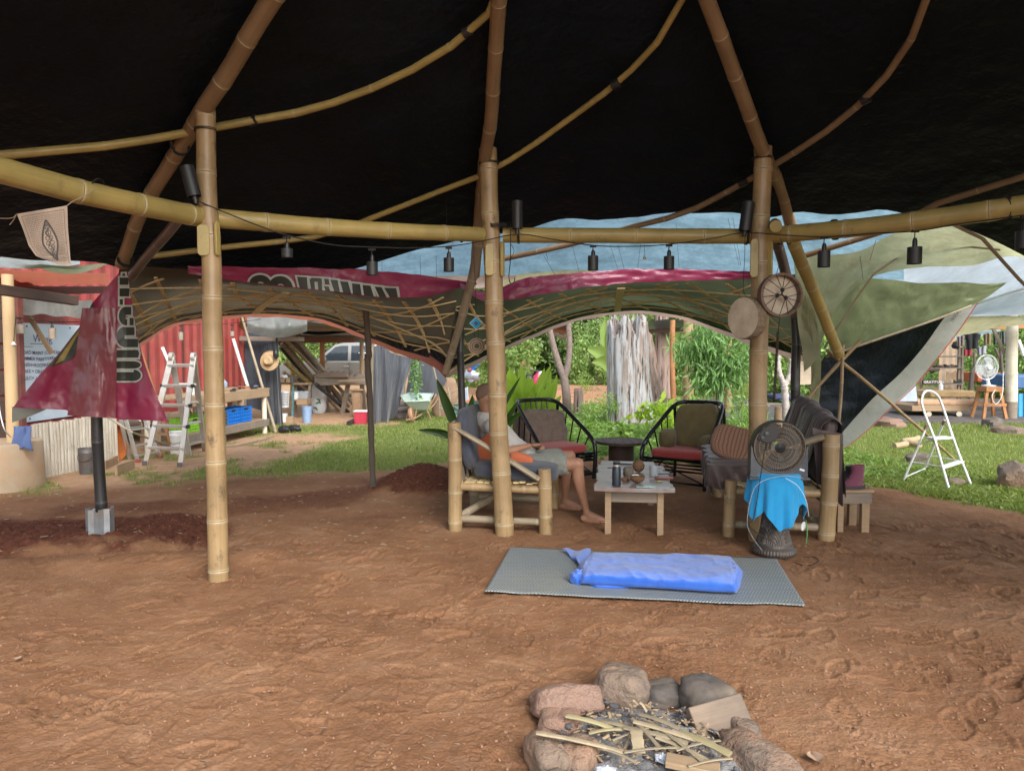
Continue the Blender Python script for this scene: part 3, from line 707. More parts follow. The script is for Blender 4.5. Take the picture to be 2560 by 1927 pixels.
def vault(th, near, far, lining, hem, hemw, ribs_s, longs, amp, arcs, seed, k0=0.0, step=0.105, nlen=0.42):
    nc = resample(curve3(near, 60)); fc = resample(curve3(far, 60))
    def S(s, t, dz=0.0):
        a = at_curve(nc, s); b = at_curve(fc, s); p = a.lerp(b, t)
        p = p + Vector((0, 0, amp * math.sin(math.pi * s) * math.sin(math.pi * t) + dz)); return p
    def sag(s, t):
        w = 0.010 * mnoise.noise(Vector((s * 22, t * 9, seed))) + 0.012 * abs(math.sin(s * 44)) * abs(math.sin(t * 14))
        return S(s, t, 0.02 + w)
    M().grid(lambda s, t: sag(s, t * (1 - hemw)), 90, 28).build('lining', lining, th, sharp=80)
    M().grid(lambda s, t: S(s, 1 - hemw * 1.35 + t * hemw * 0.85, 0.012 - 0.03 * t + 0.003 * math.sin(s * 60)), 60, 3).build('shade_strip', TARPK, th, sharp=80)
    M().grid(lambda s, t: S(s, 1 - hemw * 0.55 + t * hemw * 0.55, -0.03 * t + 0.006 * math.sin(s * 90 + 2 * t)), 90, 4).build('hem', hem, th, sharp=80)
    def slat(fn, w, t_, n, name='slat'):
        pts = [fn(i / n) for i in range(n + 1)]; m = M(); b0 = 0
        for i, p in enumerate(pts):
            d = (pts[min(i + 1, n)] - pts[max(i - 1, 0)]).normalized(); side = d.cross(Vector((0, 0, 1))).normalized() * (w / 2); up = side.cross(d).normalized() * t_
            for q in (p - side, p + side, p + side - up, p - side - up): m.v.append(tuple(q))
        for i in range(n):
            a, b = i * 4, i * 4 + 4
            for j in range(4): m.face((a + j, a + (j + 1) % 4, b + (j + 1) % 4, b + j), [(0, i * .1), (.02, i * .1), (.02, i * .1 + .1), (0, i * .1 + .1)])
        m.face((0, 3, 2, 1)); m.face((n * 4, n * 4 + 1, n * 4 + 2, n * 4 + 3))
        return m.build(name, SLAT, th, smooth=False)
    rg = random.Random(seed)
    for sg, nl, st in ((1, nlen, step), (-1, nlen * 2.6, step * 2.1)):       # two crossing families of split slats
        k = -nl + k0
        while k < 1.0:
            t0, t1 = 0.05, 1 - hemw * 1.1
            def fn(x, k=k, sg=sg, nlen=nl, j=rg.uniform(-.01, .01)):
                t = t0 + (t1 - t0) * x; s = (k + j + nlen * t) if sg > 0 else (1 - (k + j + nlen * t))
                return S(max(0.0, min(1.0, s)), t, -0.022 if sg > 0 else -0.032)
            # keep the part that lies inside the vault
            lo = max(0.0, (0.02 - k) / nl); hi = min(1.0, (0.98 - k) / nl)
            if hi - lo > 0.12: slat(lambda x, f=fn, lo=lo, hi=hi: f(lo + (hi - lo) * x), rg.uniform(0.030, 0.040), 0.012, 12)
            k += st
    for t in longs: slat(lambda x, t=t: S(x, t, -0.044), 0.036, 0.012, 28)
    for (s0, t0, s1, t1, bow) in arcs:
        slat(lambda x: S(s0 + (s1 - s0) * x, t0 + (t1 - t0) * x - bow * math.sin(math.pi * x), -0.048), 0.036, 0.014, 26, 'arch_slat')
    for s in ribs_s: slat(lambda x, s=s: S(s, 0.02 + x * 0.80, -0.055), 0.085, 0.012, 6, 'ridge_batten')
    return S
va = thing('lattice_awning', (-1.9, 7.6, 0), 'left arched awning of brown tarp on split bamboo lattice with a coral hem', 'awning', 'arched lattice awnings at the edge of the tent')
nearL = [(300, 668, 6.15), (420, 676, 6.4), (560, 690, 6.65), (700, 712, 6.95), (850, 728, 7.2), (980, 742, 7.45), (1080, 734, 7.6), (1192, 700, 7.75)]
farL = [(262, 925, 7.1), (350, 862, 7.9), (430, 812, 8.6), (560, 792, 9.2), (680, 787, 9.6), (800, 800, 9.7), (900, 838, 9.3), (1000, 880, 8.7), (1075, 905, 8.1), (1114, 938, 7.8)]
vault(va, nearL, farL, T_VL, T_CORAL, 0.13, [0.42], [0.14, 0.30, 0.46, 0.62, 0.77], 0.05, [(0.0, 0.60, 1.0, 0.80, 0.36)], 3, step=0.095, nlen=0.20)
vb = thing('lattice_awning', (1.2, 8.3, 0), 'right arched awning of green tarp on split bamboo lattice with a pale pink hem', 'awning', 'arched lattice awnings at the edge of the tent')
nearR = [(1146, 724, 7.7), (1214, 750, 7.6), (1323, 738, 7.6), (1440, 716, 7.7), (1569, 704, 7.75), (1700, 696, 7.7), (1876, 694, 7.5), (2000, 690, 7.3)]
farR = [(1112, 938, 7.8), (1185, 908, 8.4), (1270, 866, 9.0), (1340, 836, 9.6), (1420, 804, 10.0), (1500, 787, 10.2), (1590, 779, 10.2), (1690, 790, 10.0), (1760, 812, 9.6), (1860, 850, 9.0), (1960, 885, 8.3), (2045, 905, 7.6)]
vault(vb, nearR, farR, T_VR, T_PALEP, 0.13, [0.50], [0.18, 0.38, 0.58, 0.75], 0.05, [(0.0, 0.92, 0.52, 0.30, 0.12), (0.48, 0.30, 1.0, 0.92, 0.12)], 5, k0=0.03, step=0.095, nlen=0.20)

# blue translucent sheet over the gap between roof and awnings
def strip(top, bot, nu, nv, wr=0.02, fr=14, seed=0, sagz=0.0):
    tc = resample(curve3(top, 60)); bc = resample(curve3(bot, 60))
    def f(s, t):
        p = at_curve(tc, s).lerp(at_curve(bc, s), t)
        w = wr * mnoise.noise(Vector((s * fr, t * 3, seed))) + wr * 0.6 * mnoise.noise(Vector((s * fr * 3, t * 2, seed + 5)))
        return p + Vector((0, -w, w * 0.5 - sagz * math.sin(math.pi * t)))
    return M().grid(f, nu, nv)
bs_ = strip([(560, 560, 7.0), (1000, 520, 7.4), (1280, 500, 7.6), (1600, 480, 7.6), (1900, 480, 7.3), (2260, 500, 6.9)],
            [(560, 690, 7.8), (1000, 702, 8.6), (1280, 700, 8.8), (1600, 692, 9.0), (1900, 700, 8.8), (2260, 700, 8.2)], 90, 20, 0.03, 10, 2)
sh = bs_.build('rain_sheet', T_BLUE, None, sharp=80, label='blue translucent rain sheet stretched between the black roof and the awnings', cat='tarp')
m = strip([(900, 688, 8.5), (1100, 690, 8.6), (1290, 688, 8.7)], [(900, 705, 8.6), (1100, 722, 8.6), (1290, 715, 8.7)], 20, 2); m.build('hem', T_PALEP, sh)
m = strip([(1640, 690, 8.9), (1760, 684, 8.9), (1960, 668, 8.7), (2060, 668, 8.6)], [(1640, 712, 8.9), (1760, 712, 8.9), (1960, 708, 8.7), (2060, 706, 8.6)], 20, 2); m.build('hem', T_PALEP, sh)
m = strip([(1255, 700, 8.7), (1340, 672, 8.75), (1420, 668, 8.8), (1520, 684, 8.8)], [(1255, 720, 8.6), (1340, 704, 8.7), (1420, 700, 8.7), (1520, 694, 8.8)], 20, 3); m.build('hem', T_CREAM, sh)

# magenta valances with print
TXT = {}
def text_mesh(body, size, bold=0.0, font=None, sx=1.0):
    cu = bpy.data.curves.new('t', 'FONT'); cu.body = body; cu.size = size; cu.offset = bold; cu.resolution_u = 3; cu.space_character = 1.0
    ob = bpy.data.objects.new('t', cu); COL.objects.link(ob); dg = bpy.context.evaluated_depsgraph_get()
    me = bpy.data.meshes.new_from_object(ob.evaluated_get(dg)); vs = [(v.co.x * sx, v.co.y) for v in me.vertices]; fs = [tuple(p.vertices) for p in me.polygons]
    bpy.data.objects.remove(ob); bpy.data.curves.remove(cu); bpy.data.meshes.remove(me)
    return vs, fs
def put_text(body, size, fn, mat, name, par, bold=0.0, sub=0, sx=1.0):
    vs, fs = text_mesh(body, size, bold, sx=sx); m = M()
    # triangulate long fills into the curved surface: every vertex is mapped
    for x, y in vs: m.v.append(tuple(fn(x, y)))
    for f in fs: m.face(f)
    return m.build(name, mat, par, smooth=False)
PRW = mk('printed_grey_white', (0.42, 0.46, 0.42), 0.5, bump=0); PRK = mk('printed_black_green', (0.012, 0.018, 0.012), 0.45, bump=0)
tv = thing('valance', (-1.6, 7.0, 0), 'magenta vinyl valance printed with upside-down web address letters above the left awning', 'valance', 'magenta valances over the awnings')
topL = [(470, 664, 6.35), (600, 668, 6.55), (850, 672, 6.95), (1000, 682, 7.2), (1130, 699, 7.4), (1192, 708, 7.55)]
botL = [(470, 684, 6.35), (600, 704, 6.6), (700, 716, 6.75), (850, 733, 6.95), (970, 746, 7.2), (1080, 738, 7.35), (1160, 716, 7.5), (1192, 712, 7.55)]
tcL = resample(curve3(topL, 60)); bcL = resample(curve3(botL, 60))
strip(topL, botL, 90, 8, 0.016, 12, 4).build('vinyl', T_PINK, tv, sharp=80)
def on_val(x, y, lift):      # x to the left from the right end of the lettering, y up = photo down; letters cut by the hem
    # px space: start (1040,?) going left; letter tops towards bottom
    u = 1000 - x; 
    pt = interp_u(tcL, u); pb = interp_u(bcL, u)
    k = y; k = max(0.0, min(1.0, k)); p = pt.lerp(pb, k); return p + Vector((0, -lift, 0))
def proj(p):
    d = Vector(p) - Vector((0, 0, CH)); c, s = math.cos(PITCH), math.sin(PITCH); yc = c * d.y - s * d.z; zc = s * d.y + c * d.z
    return 1280 + F * d.x / yc, 963.5 - F * zc / yc
def interp_u(cv, u):
    us = [proj(p)[0] for p in cv]
    for i in range(len(cv) - 1):
        if us[i] <= u <= us[i + 1] or i == len(cv) - 2 or (i == 0 and u < us[0]): return cv[i].lerp(cv[i + 1], max(0, min(1, (u - us[i]) / (us[i + 1] - us[i]))))
# letters as cut quads and arcs: w w w . i n i c o, seen upside down and cut by the hem
def valletters(mat, grow, lift, name):
    m = M()
    def q(us, k0, k1):        # us: (uTopL,uTopR,uBotR,uBotL)
        a, b, c_, d_ = us; g = grow; n = 5
        for i in range(n):
            f0, f1 = i / n, (i + 1) / n
            P4 = []
            for (f, g_) in ((f0, 0), (f1, 0), (f1, 1), (f0, 1)):
                uu = (a - g) + ((b + g) - (a - g)) * f if g_ == 0 else (d_ - g) + ((c_ + g) - (d_ - g)) * f
                P4.append(on_val(1000 - uu, (k0 - grow * 0.012) if g_ == 0 else k1, lift))
            b0 = len(m.v); m.v += [tuple(p) for p in P4]; m.face((b0, b0 + 1, b0 + 2, b0 + 3))
    K = 0.965
    q((962, 992, 996, 976), 0.62, K); q((938, 955, 968, 950), 0.60, K)
    q((908, 928, 936, 912), 0.58, K); q((882, 902, 906, 884), 0.56, K)
    q((852, 872, 880, 860), 0.52, K); q((828, 846, 852, 838), 0.48, K)
    q((812, 824, 826, 815), 0.46, 0.66)
    q((812, 824, 828, 816), 0.78, K)
    q((778, 806, 808, 782), 0.45, K) if grow else (q((796, 807, 808, 798), 0.47, K), q((776, 788, 790, 780), 0.50, K), q((780, 803, 802, 782), 0.45, 0.62))
    q((745, 770, 772, 752), 0.44, K)
    # round letters
    for cu, rw in ((705, 30), (655, 28)):
        n = 14
        for i in range(n):
            a0, a1 = math.pi * i / n, math.pi * (i + 1) / n; R0 = rw + grow; R1 = (rw * 0.30 - grow * 0.6) if rw * 0.30 > grow * 0.6 else 0
            b0 = len(m.v)
            for (a_, rr) in ((a0, R0), (a1, R0), (a1, R1), (a0, R1)):
                m.v.append(tuple(on_val(1000 - (cu + math.cos(a_) * rr), min(K, 1.04 - math.sin(a_) * (rr / rw) * 0.58), lift)))
            m.face((b0, b0 + 1, b0 + 2, b0 + 3))
    return m.build(name, mat, tv, smooth=False)
valletters(PRW, 6, 0.030, 'letter_outline'); valletters(PRK, 0, 0.034, 'letters')
tv2 = thing('valance', (1.1, 7.5, 0), 'plain magenta valance above the right awning, hanging beside the middle post', 'valance', 'magenta valances over the awnings')
strip([(1150, 706, 7.45), (1200, 728, 7.5), (1260, 716, 7.5), (1319, 694, 7.5), (1450, 682, 7.55), (1572, 673, 7.6), (1700, 673, 7.6), (1840, 678, 7.5), (1960, 688, 7.3)],
      [(1150, 716, 7.4), (1214, 756, 7.45), (1260, 750, 7.45), (1323, 742, 7.45), (1450, 720, 7.5), (1569, 708, 7.6), (1700, 702, 7.6), (1876, 698, 7.5), (1960, 694, 7.3)], 100, 8, 0.02, 14, 8).build('vinyl', T_PINK, tv2, sharp=80)

# hanging magenta banner on the left
bn = thing('banner', (-3.3, 5.9, 0), 'hanging magenta vinyl banner corner with black and white letters turned on their side', 'banner')
BL = [(296, 684), (262, 722), (232, 756), (200, 815), (150, 880), (96, 940), (60, 985), (28, 1018)]     # left outline, top to bottom
BR = [(320, 680), (326, 730), (336, 790), (346, 850), (356, 890), (372, 940), (396, 1000), (424, 1054)]
def cx_(lst, t):
    k = t * (len(lst) - 1); i = min(int(k), len(lst) - 2); f = k - i; return (lst[i][0] + (lst[i + 1][0] - lst[i][0]) * f, lst[i][1] + (lst[i + 1][1] - lst[i][1]) * f)
BB = [(28, 1018), (80, 1021), (168, 1024), (172, 1032), (260, 1041), (300, 1047), (424, 1054)]
def ban_px(s, t):
    a = cx_(BL, t); b = cx_(BR, t); u = a[0] + (b[0] - a[0]) * s; v = a[1] + (b[1] - a[1]) * s
    vb = np.interp(u, [p[0] for p in BB], [p[1] for p in BB])
    if t > 0.93: v = v + (vb - v) * (t - 0.93) / 0.07
    return u, v
def ban_d(u, v):
    k = max(0, (v - 690) / 350)
    w = 0.035 * math.sin(u * 0.045 + 0.6 * math.sin(v * 0.02)) + 0.022 * mnoise.noise(Vector((u * 0.03, v * 0.012, 3))) + 0.003 * mnoise.noise(Vector((u * 0.09, v * 0.05, 9)))
    cr = 0.004 * abs(mnoise.noise(Vector((u * 0.05, v * 0.035, 20))))
    return 5.86 + (w - cr) * (0.3 + k)
def ban(s, t):
    u, v = ban_px(s, t); return P(u, v, ban_d(u, v))
M().grid(ban, 90, 100).build('vinyl', T_BAN, bn, sharp=80)
def ban_at(u, v, lift=0.0): return P(u, v, ban_d(u, v) - lift)
YEL = mk('printed_mustard', (0.26, 0.19, 0.03), 0.35, bump=0); DKG = mk('printed_dark_green', (0.02, 0.028, 0.018), 0.4, bump=0)
def patch(poly_fn, nu, nv, mat, name, lift):
    M().grid(lambda s, t: ban_at(*poly_fn(s, t), lift), nu, nv).build(name, mat, bn, sharp=80)
def lerp_poly(L_, R_): return lambda s, t: tuple(cx_(L_, t)[j] + (cx_(R_, t)[j] - cx_(L_, t)[j]) * s for j in (0, 1))
patch(lerp_poly([(230, 758), (203, 812), (160, 870), (118, 920)], [(234, 756), (236, 800), (216, 850), (178, 900), ][:4]), 10, 24, DKG, 'printed_shape', 0.006)
patch(lerp_poly([(222, 778), (196, 826), (165, 870), (136, 912)], [(224, 776), (214, 812), (190, 845), (160, 900)]), 8, 24, YEL, 'printed_shape', 0.010)
# crumpled strip of clear plastic hanging over the vinyl
FILM = mk('crumpled_film', (0.27, 0.085, 0.10), 0.22, (0.19, 0.035, 0.055), scale=5, stretch=(1, 1, .3), bump=0.15, bs=6, dist=.03, transl=.2, spec=.6)
def film(s, t):
    u = 170 + (292 - 170) * s + (1 - t) * 35 * (1 - s) + (t ** 3) * -2; v = 770 + (1038 - 770 + 8 * s) * t
    return P(u, v, ban_d(u, v) - 0.016 - 0.012 * abs(mnoise.noise(Vector((u * 0.07, v * 0.012, 50)))) - 0.002 * abs(mnoise.noise(Vector((u * 0.16, v * 0.09, 70)))))
# the letters T i . G u m on their side, reading downwards
def banletters(grow, lift, mat, name):
    m = M()
    def rect(u0, v0, u1, v1, nu=4, nv=4):
        u0 -= grow; v0 -= grow; u1 += grow; v1 += grow; b0 = len(m.v)
        for j in range(nv + 1):
            for i in range(nu + 1):
                u = u0 + (u1 - u0) * i / nu; v = v0 + (v1 - v0) * j / nv
                ur = np.interp(v, [p[1] for p in BR], [p[0] for p in BR]) - 1
                m.v.append(tuple(ban_at(min(u, max(ur, u0 + 2)), v, lift)))
        for j in range(nv):
            for i in range(nu): m.face((b0 + j * (nu + 1) + i, b0 + j * (nu + 1) + i + 1, b0 + (j + 1) * (nu + 1) + i + 1, b0 + (j + 1) * (nu + 1) + i))
    def fan(cu, cv, ru, rv, a0, a1, r_in=0.0):
        n = 12
        for i in range(n):
            t0, t1 = a0 + (a1 - a0) * i / n, a0 + (a1 - a0) * (i + 1) / n; b0 = len(m.v)
            for t_, k in ((t0, 1), (t1, 1), (t1, 0), (t0, 0)):
                uu = cu + math.cos(t_) * ((ru + grow) if k else max(0, ru * r_in - grow)); vv = cv + math.sin(t_) * ((rv + grow) if k else max(0, rv * r_in - grow))
                ur = np.interp(vv, [p[1] for p in BR], [p[0] for p in BR]) - 1 if vv < 880 else 999
                m.v.append(tuple(ban_at(min(uu, ur), vv, lift)))
            m.face((b0, b0 + 1, b0 + 2, b0 + 3))
    rect(306, 684, 313, 690); rect(299, 694, 321, 712)
    rect(299, 721, 323, 741); rect(299, 748, 307, 762)
    # G
    rect(312, 767, 328, 787); fan(314, 790, 17, 23, math.pi * 0.5, math.pi * 1.5); rect(312, 798, 318, 813); rect(324, 795, 334, 813)
    # u
    fan(311, 842, 20, 25, math.pi * 0.5, math.pi * 1.5, 0.0); rect(309, 818, 336, 838, 4, 4); rect(309, 847, 345, 868)
    # m
    rect(290, 875, 346, 894); rect(290, 903, 336, 921); rect(290, 930, 336, 952)
    fan(334, 912, 17, 9, -math.pi / 2, math.pi / 2); fan(334, 884, 14, 10, -math.pi / 2, math.pi / 2); fan(334, 938, 18, 14, -math.pi / 2, math.pi / 2)
    m.build(name, mat, bn, smooth=False)
banletters(4.2, 0.008, PRW, 'letter_outline'); banletters(0, 0.014, PRK, 'letters')
M().grid(film, 44, 70).build('plastic_film', FILM, bn, sharp=80)
M().grid(lambda s, t: P(30 + 92 * s, 1018 + 8 * s * (1 - s) + (38 - 36 * s) * t, 5.9 + 0.05 * t), 10, 4).build('grey_backing', T_GREY, bn, sharp=80)

# ------------------------------------------------------------ string lights
cab = thing('light_cable', (0, 5.6, 2.4), 'black cable of festoon lights slung along the bamboo beams', 'cable')
LAMPS = [(717, 592, 5.0, 622, 644, 14), (930, 622, 5.4, 655, 688, 14), (1122, 618, 5.7, 645, 679, 13), (1483, 614, 5.85, 640, 676, 13), (1673, 612, 5.85, 641, 674, 13), (2061, 592, 5.45, 628, 668, 15), (2288, 576, 5.1, 618, 660, 17), (2562, 540, 4.6, 578, 622, 19)]
cp = [(487, 500, 4.72), (560, 530, 4.85), (640, 562, 4.95), (717, 588, 5.0), (830, 612, 5.2), (930, 618, 5.4), (1030, 620, 5.6), (1122, 616, 5.7), (1200, 604, 5.85), (1293, 586, 5.92), (1380, 598, 5.9), (1483, 614, 5.85), (1580, 616, 5.85), (1673, 611, 5.85), (1780, 596, 5.83), (1862, 582, 5.8), (1960, 588, 5.62), (2061, 592, 5.45), (2180, 584, 5.25), (2288, 578, 5.1), (2400, 560, 4.9), (2562, 538, 4.6), (2660, 524, 4.5)]
M().tube(catmull([P(*c) for c in cp], 150), 0.0045, 6).build('cable', ROPE, cab)
SHD = mk('lamp_shade_black', (0.022, 0.024, 0.026), 0.5, (0.012, 0.013, 0.014), bump=0.1); SHG = mk('lamp_shade_grey', (0.33, 0.27, 0.21), 0.6, bump=0.05)
BULB = mk('unlit_bulb', (0.5, 0.44, 0.36), 0.2, bump=0)
def lamp(u, vt, d, v0, v1, hw, label, mat=SHD, tilt=0.0, group='festoon lamps along the bamboo beam'):
    top = P(u, vt, d); a = P(u, v0, d); b = P(u, v1, d); r = hw / F * d
    t = thing('festoon_lamp', top, label, 'lamp', group)
    ax = Vector((tilt, 0, 1)).normalized(); base = top
    H1 = (top - a).length; H2 = (a - b).length
    m = M().box(top - Vector((0, 0, 0.006)), (0.05, 0.018, 0.016)); m.tube([top, top - Vector((0.004, 0, H1 * 0.6))], 0.004, 6); m.build('hanger', ROPE, t)
    m = M().lathe([(0.010, -H1 * 0.45), (0.016, -H1 * 0.62), (0.017, -H1 * 1.02)], 12, top); m.build('socket', BLACK, t)
    m = M().lathe([(0.006, -H1 * 0.98), (r, -H1), (r * 1.0, -H1 - H2), (r * 0.93, -H1 - H2), (r * 0.93, -H1 - 0.01)], 22, top, cap=False); m.build('shade', mat, t)
    return t
wh = ['first from the left post', 'second from the left post, against the magenta valance', 'just left of the middle post', 'left of the two between middle and right posts', 'right of the two between middle and right posts', 'just right of the right post', 'under the right beam before the green sheet', 'at the right edge of the picture']
for L_, w_ in zip(LAMPS, wh): lamp(*L_, 'black cylinder festoon lamp hanging ' + w_)
# lamps that stand up against the posts
for (u, v0, v1, d, hw, tx, w_) in [(486, 415, 492, 4.72, 17, -0.12, 'tied upright on the left post'), (1293, 503, 572, 5.88, 13, 0.0, 'tied upright beside the middle post'), (1862, 505, 578, 5.8, 15, 0.06, 'tied upright beside the right post')]:
    a = P(u, v1, d); b = P(u, v0, d); t = thing('festoon_lamp', a, 'black cylinder festoon lamp ' + w_, 'lamp', 'festoon lamps along the bamboo beam')
    H_ = (b - a).length; r = hw / F * d; rot = Euler((0, tx * 2, 0)).to_matrix()
    M().lathe([(r * 0.9, 0.0), (r, 0.0), (r, H_), (0.01, H_ + 0.004)], 22, a, rot, cap=False).build('shade', SHD, t)
    M().lathe([(0.016, -0.045), (0.018, 0.03), (0.025, 0.05)], 12, a, rot).build('socket', BLACK, t)
# thin wires and hooks hanging from the beam
wr = thing('hanging_wires', (1.2, 6.2, 2.3), 'thin black hooks and wires dangling from the middle beam', 'wire')
def wire(pts, r=0.0022, n=14): M().tube(catmull([P(*p) for p in pts], n), r, 5).build('wire', ROPE, wr)
wire([(1276, 560, 5.9), (1276, 600, 5.9), (1276, 650, 5.9), (1272, 690, 5.9), (1276, 708, 5.9), (1285, 706, 5.9), (1287, 694, 5.9)], 0.004)
wire([(1277, 610, 5.9), (1285, 628, 5.9), (1273, 655, 5.9)]); 
for a in [(1362, 620, 1370, 650, 7.4), (1430, 612, 1448, 680, 7.8), (1525, 612, 1545, 674, 7.8), (1545, 612, 1560, 672, 7.8), (1602, 608, 1594, 672, 7.8), (1690, 560, 1698, 672, 7.8), (1820, 545, 1848, 664, 7.6), (1832, 545, 1852, 664, 7.6), (1360, 640, 1388, 688, 7.6), (955, 645, 955, 690, 7.4), (1050, 640, 1052, 700, 7.6), (1090, 640, 1092, 706, 7.6), (1115, 480, 1116, 560, 6.5), (2150, 640, 2158, 700, 6.6), (2190, 600, 2175, 650, 6.4)]:
    wire([(a[0], a[1], a[4]), (a[2], a[3], a[4])], 0.0018, 3)
bell = thing('small_bell', P(1611, 648, 6.0), 'tiny pale brass bell hanging from a thread between the middle lamps', 'bell')
M().tube([P(1611, 612, 6.0), P(1611, 636, 6.0)], 0.0015, 5).build('thread', ROPE, bell)
M().lathe([(0.0, 0.035), (0.004, 0.034), (0.010, 0.012), (0.014, 0.0), (0.012, 0.0)], 14, P(1611, 648, 6.0), cap=False).build('bell_body', mk('brass', (0.5, 0.42, 0.2), 0.4, metal=0.6, bump=0), bell)
# ------------------------------------------------------------ printed prayer cloth
fl = thing('printed_cloth', P(110, 515, 3.95), 'cream printed cloth with rows of script and dark pointed emblem', 'flag')
FLC = fabric('cream_cotton', (0.44, 0.35, 0.28), (0.36, 0.28, 0.22))
FT = [(42, 535), (80, 530), (120, 522), (168, 514)]; FR_ = [(168, 514), (170, 570), (174, 620), (177, 662)]
FB = [(128, 655), (146, 665), (160, 671), (177, 662)]; FLt = [(42, 535), (58, 575), (72, 615), (90, 640), (128, 655)]
def fpx(s, t):
    l = cx_(FLt, t); r = cx_(FR_, t); u = l[0] + (r[0] - l[0]) * s; v = l[1] + (r[1] - l[1]) * s
    return u, v + (1 - t) * 0 + 4 * math.sin(math.pi * s) * t * (1 if t > 0.8 else 0)
def fd(u, v): return 3.95 + 0.012 * math.sin(u * 0.06 + v * 0.02) + 0.006 * mnoise.noise(Vector((u * 0.04, v * 0.04, 2)))
M().grid(lambda s, t: P(*fpx(s, t), fd(*fpx(s, t))), 26, 30).build('cloth', FLC, fl, sharp=80)
INK = mk('print_ink', (0.10, 0.09, 0.085), 0.9, bump=0)
m = M(); rg = random.Random(5)
def fq(s0, t0, s1, t1, w=0.0016):
    a = Vector(P(*fpx(s0, t0), fd(*fpx(s0, t0)) - 0.003)); b = Vector(P(*fpx(s1, t1), fd(*fpx(s1, t1)) - 0.003)); d = (b - a)
    if d.length < 1e-6: return
    n_ = Vector((-d.z, 0, d.x)).normalized() * w; i = len(m.v); m.v += [tuple(a - n_), tuple(b - n_), tuple(b + n_), tuple(a + n_)]; m.face((i, i + 1, i + 2, i + 3))
for j in range(30):
    t = 0.09 + j * 0.028; s = 0.12
    while s < 0.88:
        L_ = rg.uniform(0.012, 0.045); 
        du = abs(s - 0.52) / 0.20 + abs(t - 0.5) / 0.33
        if du > 1.08 and t < 0.93: fq(s, t, s + L_, t + rg.uniform(-0.003, 0.003), 0.0011)
        s += L_ + rg.uniform(0.008, 0.018)
m.build('script_rows', INK, fl, smooth=False, kind='stuff')
m = M()
for (a, b, c_, d_) in [(0.07, 0.05, 0.93, 0.05), (0.93, 0.05, 0.93, 0.95), (0.07, 0.05, 0.07, 0.95)]:
    for i in range(16): fq(a + (c_ - a) * i / 16, b + (d_ - b) * i / 16, a + (c_ - a) * (i + 1) / 16, b + (d_ - b) * (i + 1) / 16, 0.0011)
def alm(k, sc=1.0):      # almond outline
    a = k * 2 * math.pi; x = math.sin(a); y = -math.cos(a); w = 0.185 * (1 - abs(y) ** 1.6) * (1 if x > 0 else -1)
    return 0.53 + w * sc, 0.52 + y * 0.36 * sc
for sc, w in ((1.0, 0.004), (0.88, 0.0012)):
    for i in range(40):
        a, b = alm(i / 40, sc), alm((i + 1) / 40, sc); fq(a[0], a[1], b[0], b[1], w)
for k in range(7):     # loops of generic ornament inside the emblem
    cy = 0.27 + k * 0.085; rr = 0.10 * (1 - abs(cy - 0.52) / 0.42)
    for sx in (-0.5, 0.5):
        for i in range(10):
            a0, a1 = i / 10 * 6.28, (i + 1) / 10 * 6.28
            fq(0.53 + sx * rr + math.cos(a0) * rr * 0.55, cy + math.sin(a0) * 0.035, 0.53 + sx * rr + math.cos(a1) * rr * 0.55, cy + math.sin(a1) * 0.035, 0.0018)
for i in range(20): fq(0.53 + 0.05 * math.sin(i), 0.22 + i * 0.03, 0.53 + 0.05 * math.sin(i + 1), 0.25 + i * 0.03, 0.002)
m.build('emblem', INK, fl, smooth=False)
m = M().tube(catmull([P(168, 514, 3.95), P(185, 502, 3.97), P(215, 488, 4.0), P(243, 470, 4.06)], 12), 0.0025, 5)
m.tube(catmull([P(42, 535, 3.95), P(30, 545, 3.9), P(0, 546, 3.8), P(-60, 540, 3.6)], 12), 0.0025, 5); m.tube(catmull([P(42, 535, 3.95), P(34, 550, 3.95), P(24, 562, 3.95)], 6), 0.002, 5)
m.build('string', STRAW, fl)

# ------------------------------------------------------------ frame drums, yarn diamond, woven disc, rope
HIDE = mk('goat_hide', (0.60, 0.52, 0.40), 0.7, (0.34, 0.27, 0.20), scale=6, bump=0.2); HIDEF = mk('furry_hide', (0.26, 0.20, 0.13), 0.95, (0.10, 0.075, 0.05), scale=40, bump=1.0, bs=160); RIMW = mk('drum_rim', (0.16, 0.10, 0.07), 0.7, bump=0.2)
c = P(1950, 738, 5.35); rd = 54 / F * 5.35
dr = thing('frame_drum', c, 'round frame drum seen from its laced back, hung right of the right post', 'drum', 'hide drums hung on the right post')
rx = Euler((R(90), 0, R(6))).to_matrix()
M().lathe([(rd * 0.93, -0.03), (rd, -0.035), (rd * 1.01, 0.03), (rd * 0.9, 0.035), (rd * 0.88, -0.02)], 40, c, rx, cap=False).build('rim', RIMW, dr)
M().lathe([(0.0001, -0.025), (rd * 0.5, -0.026), (rd * 0.93, -0.024)], 40, c, rx, cap=False).build('skin', HIDE, dr)
m = M(); cs = [c + rx @ Vector((x * rd, z * rd, 0.03)) for x, z in ((0.02, 0.22), (-0.22, -0.02), (0.18, -0.12))]
rg = random.Random(2)
for i in range(14):
    a = i / 14 * 6.283 + 0.1; e = c + rx @ Vector((math.cos(a) * rd * 0.95, math.sin(a) * rd * 0.95, 0.034)); h = min(cs, key=lambda q: (q - e).length); m.tube([e, h], 0.0028, 5)
for i in range(3): m.tube([cs[i], c + rx @ Vector((-0.02 * rd, 0, 0.036))], 0.006, 6); m.ball(cs[i], (0.016, 0.008, 0.016), 8, 6)
m.build('lacing', ROPE, dr)
M().tube(catmull([c + Vector((-0.03, -0.02, rd * 0.95)), P(1940, 690, 5.35), P(1952, 640, 5.38), P(1952, 595, 5.5)], 12), 0.0022, 5).build('cord', ROPE, dr)
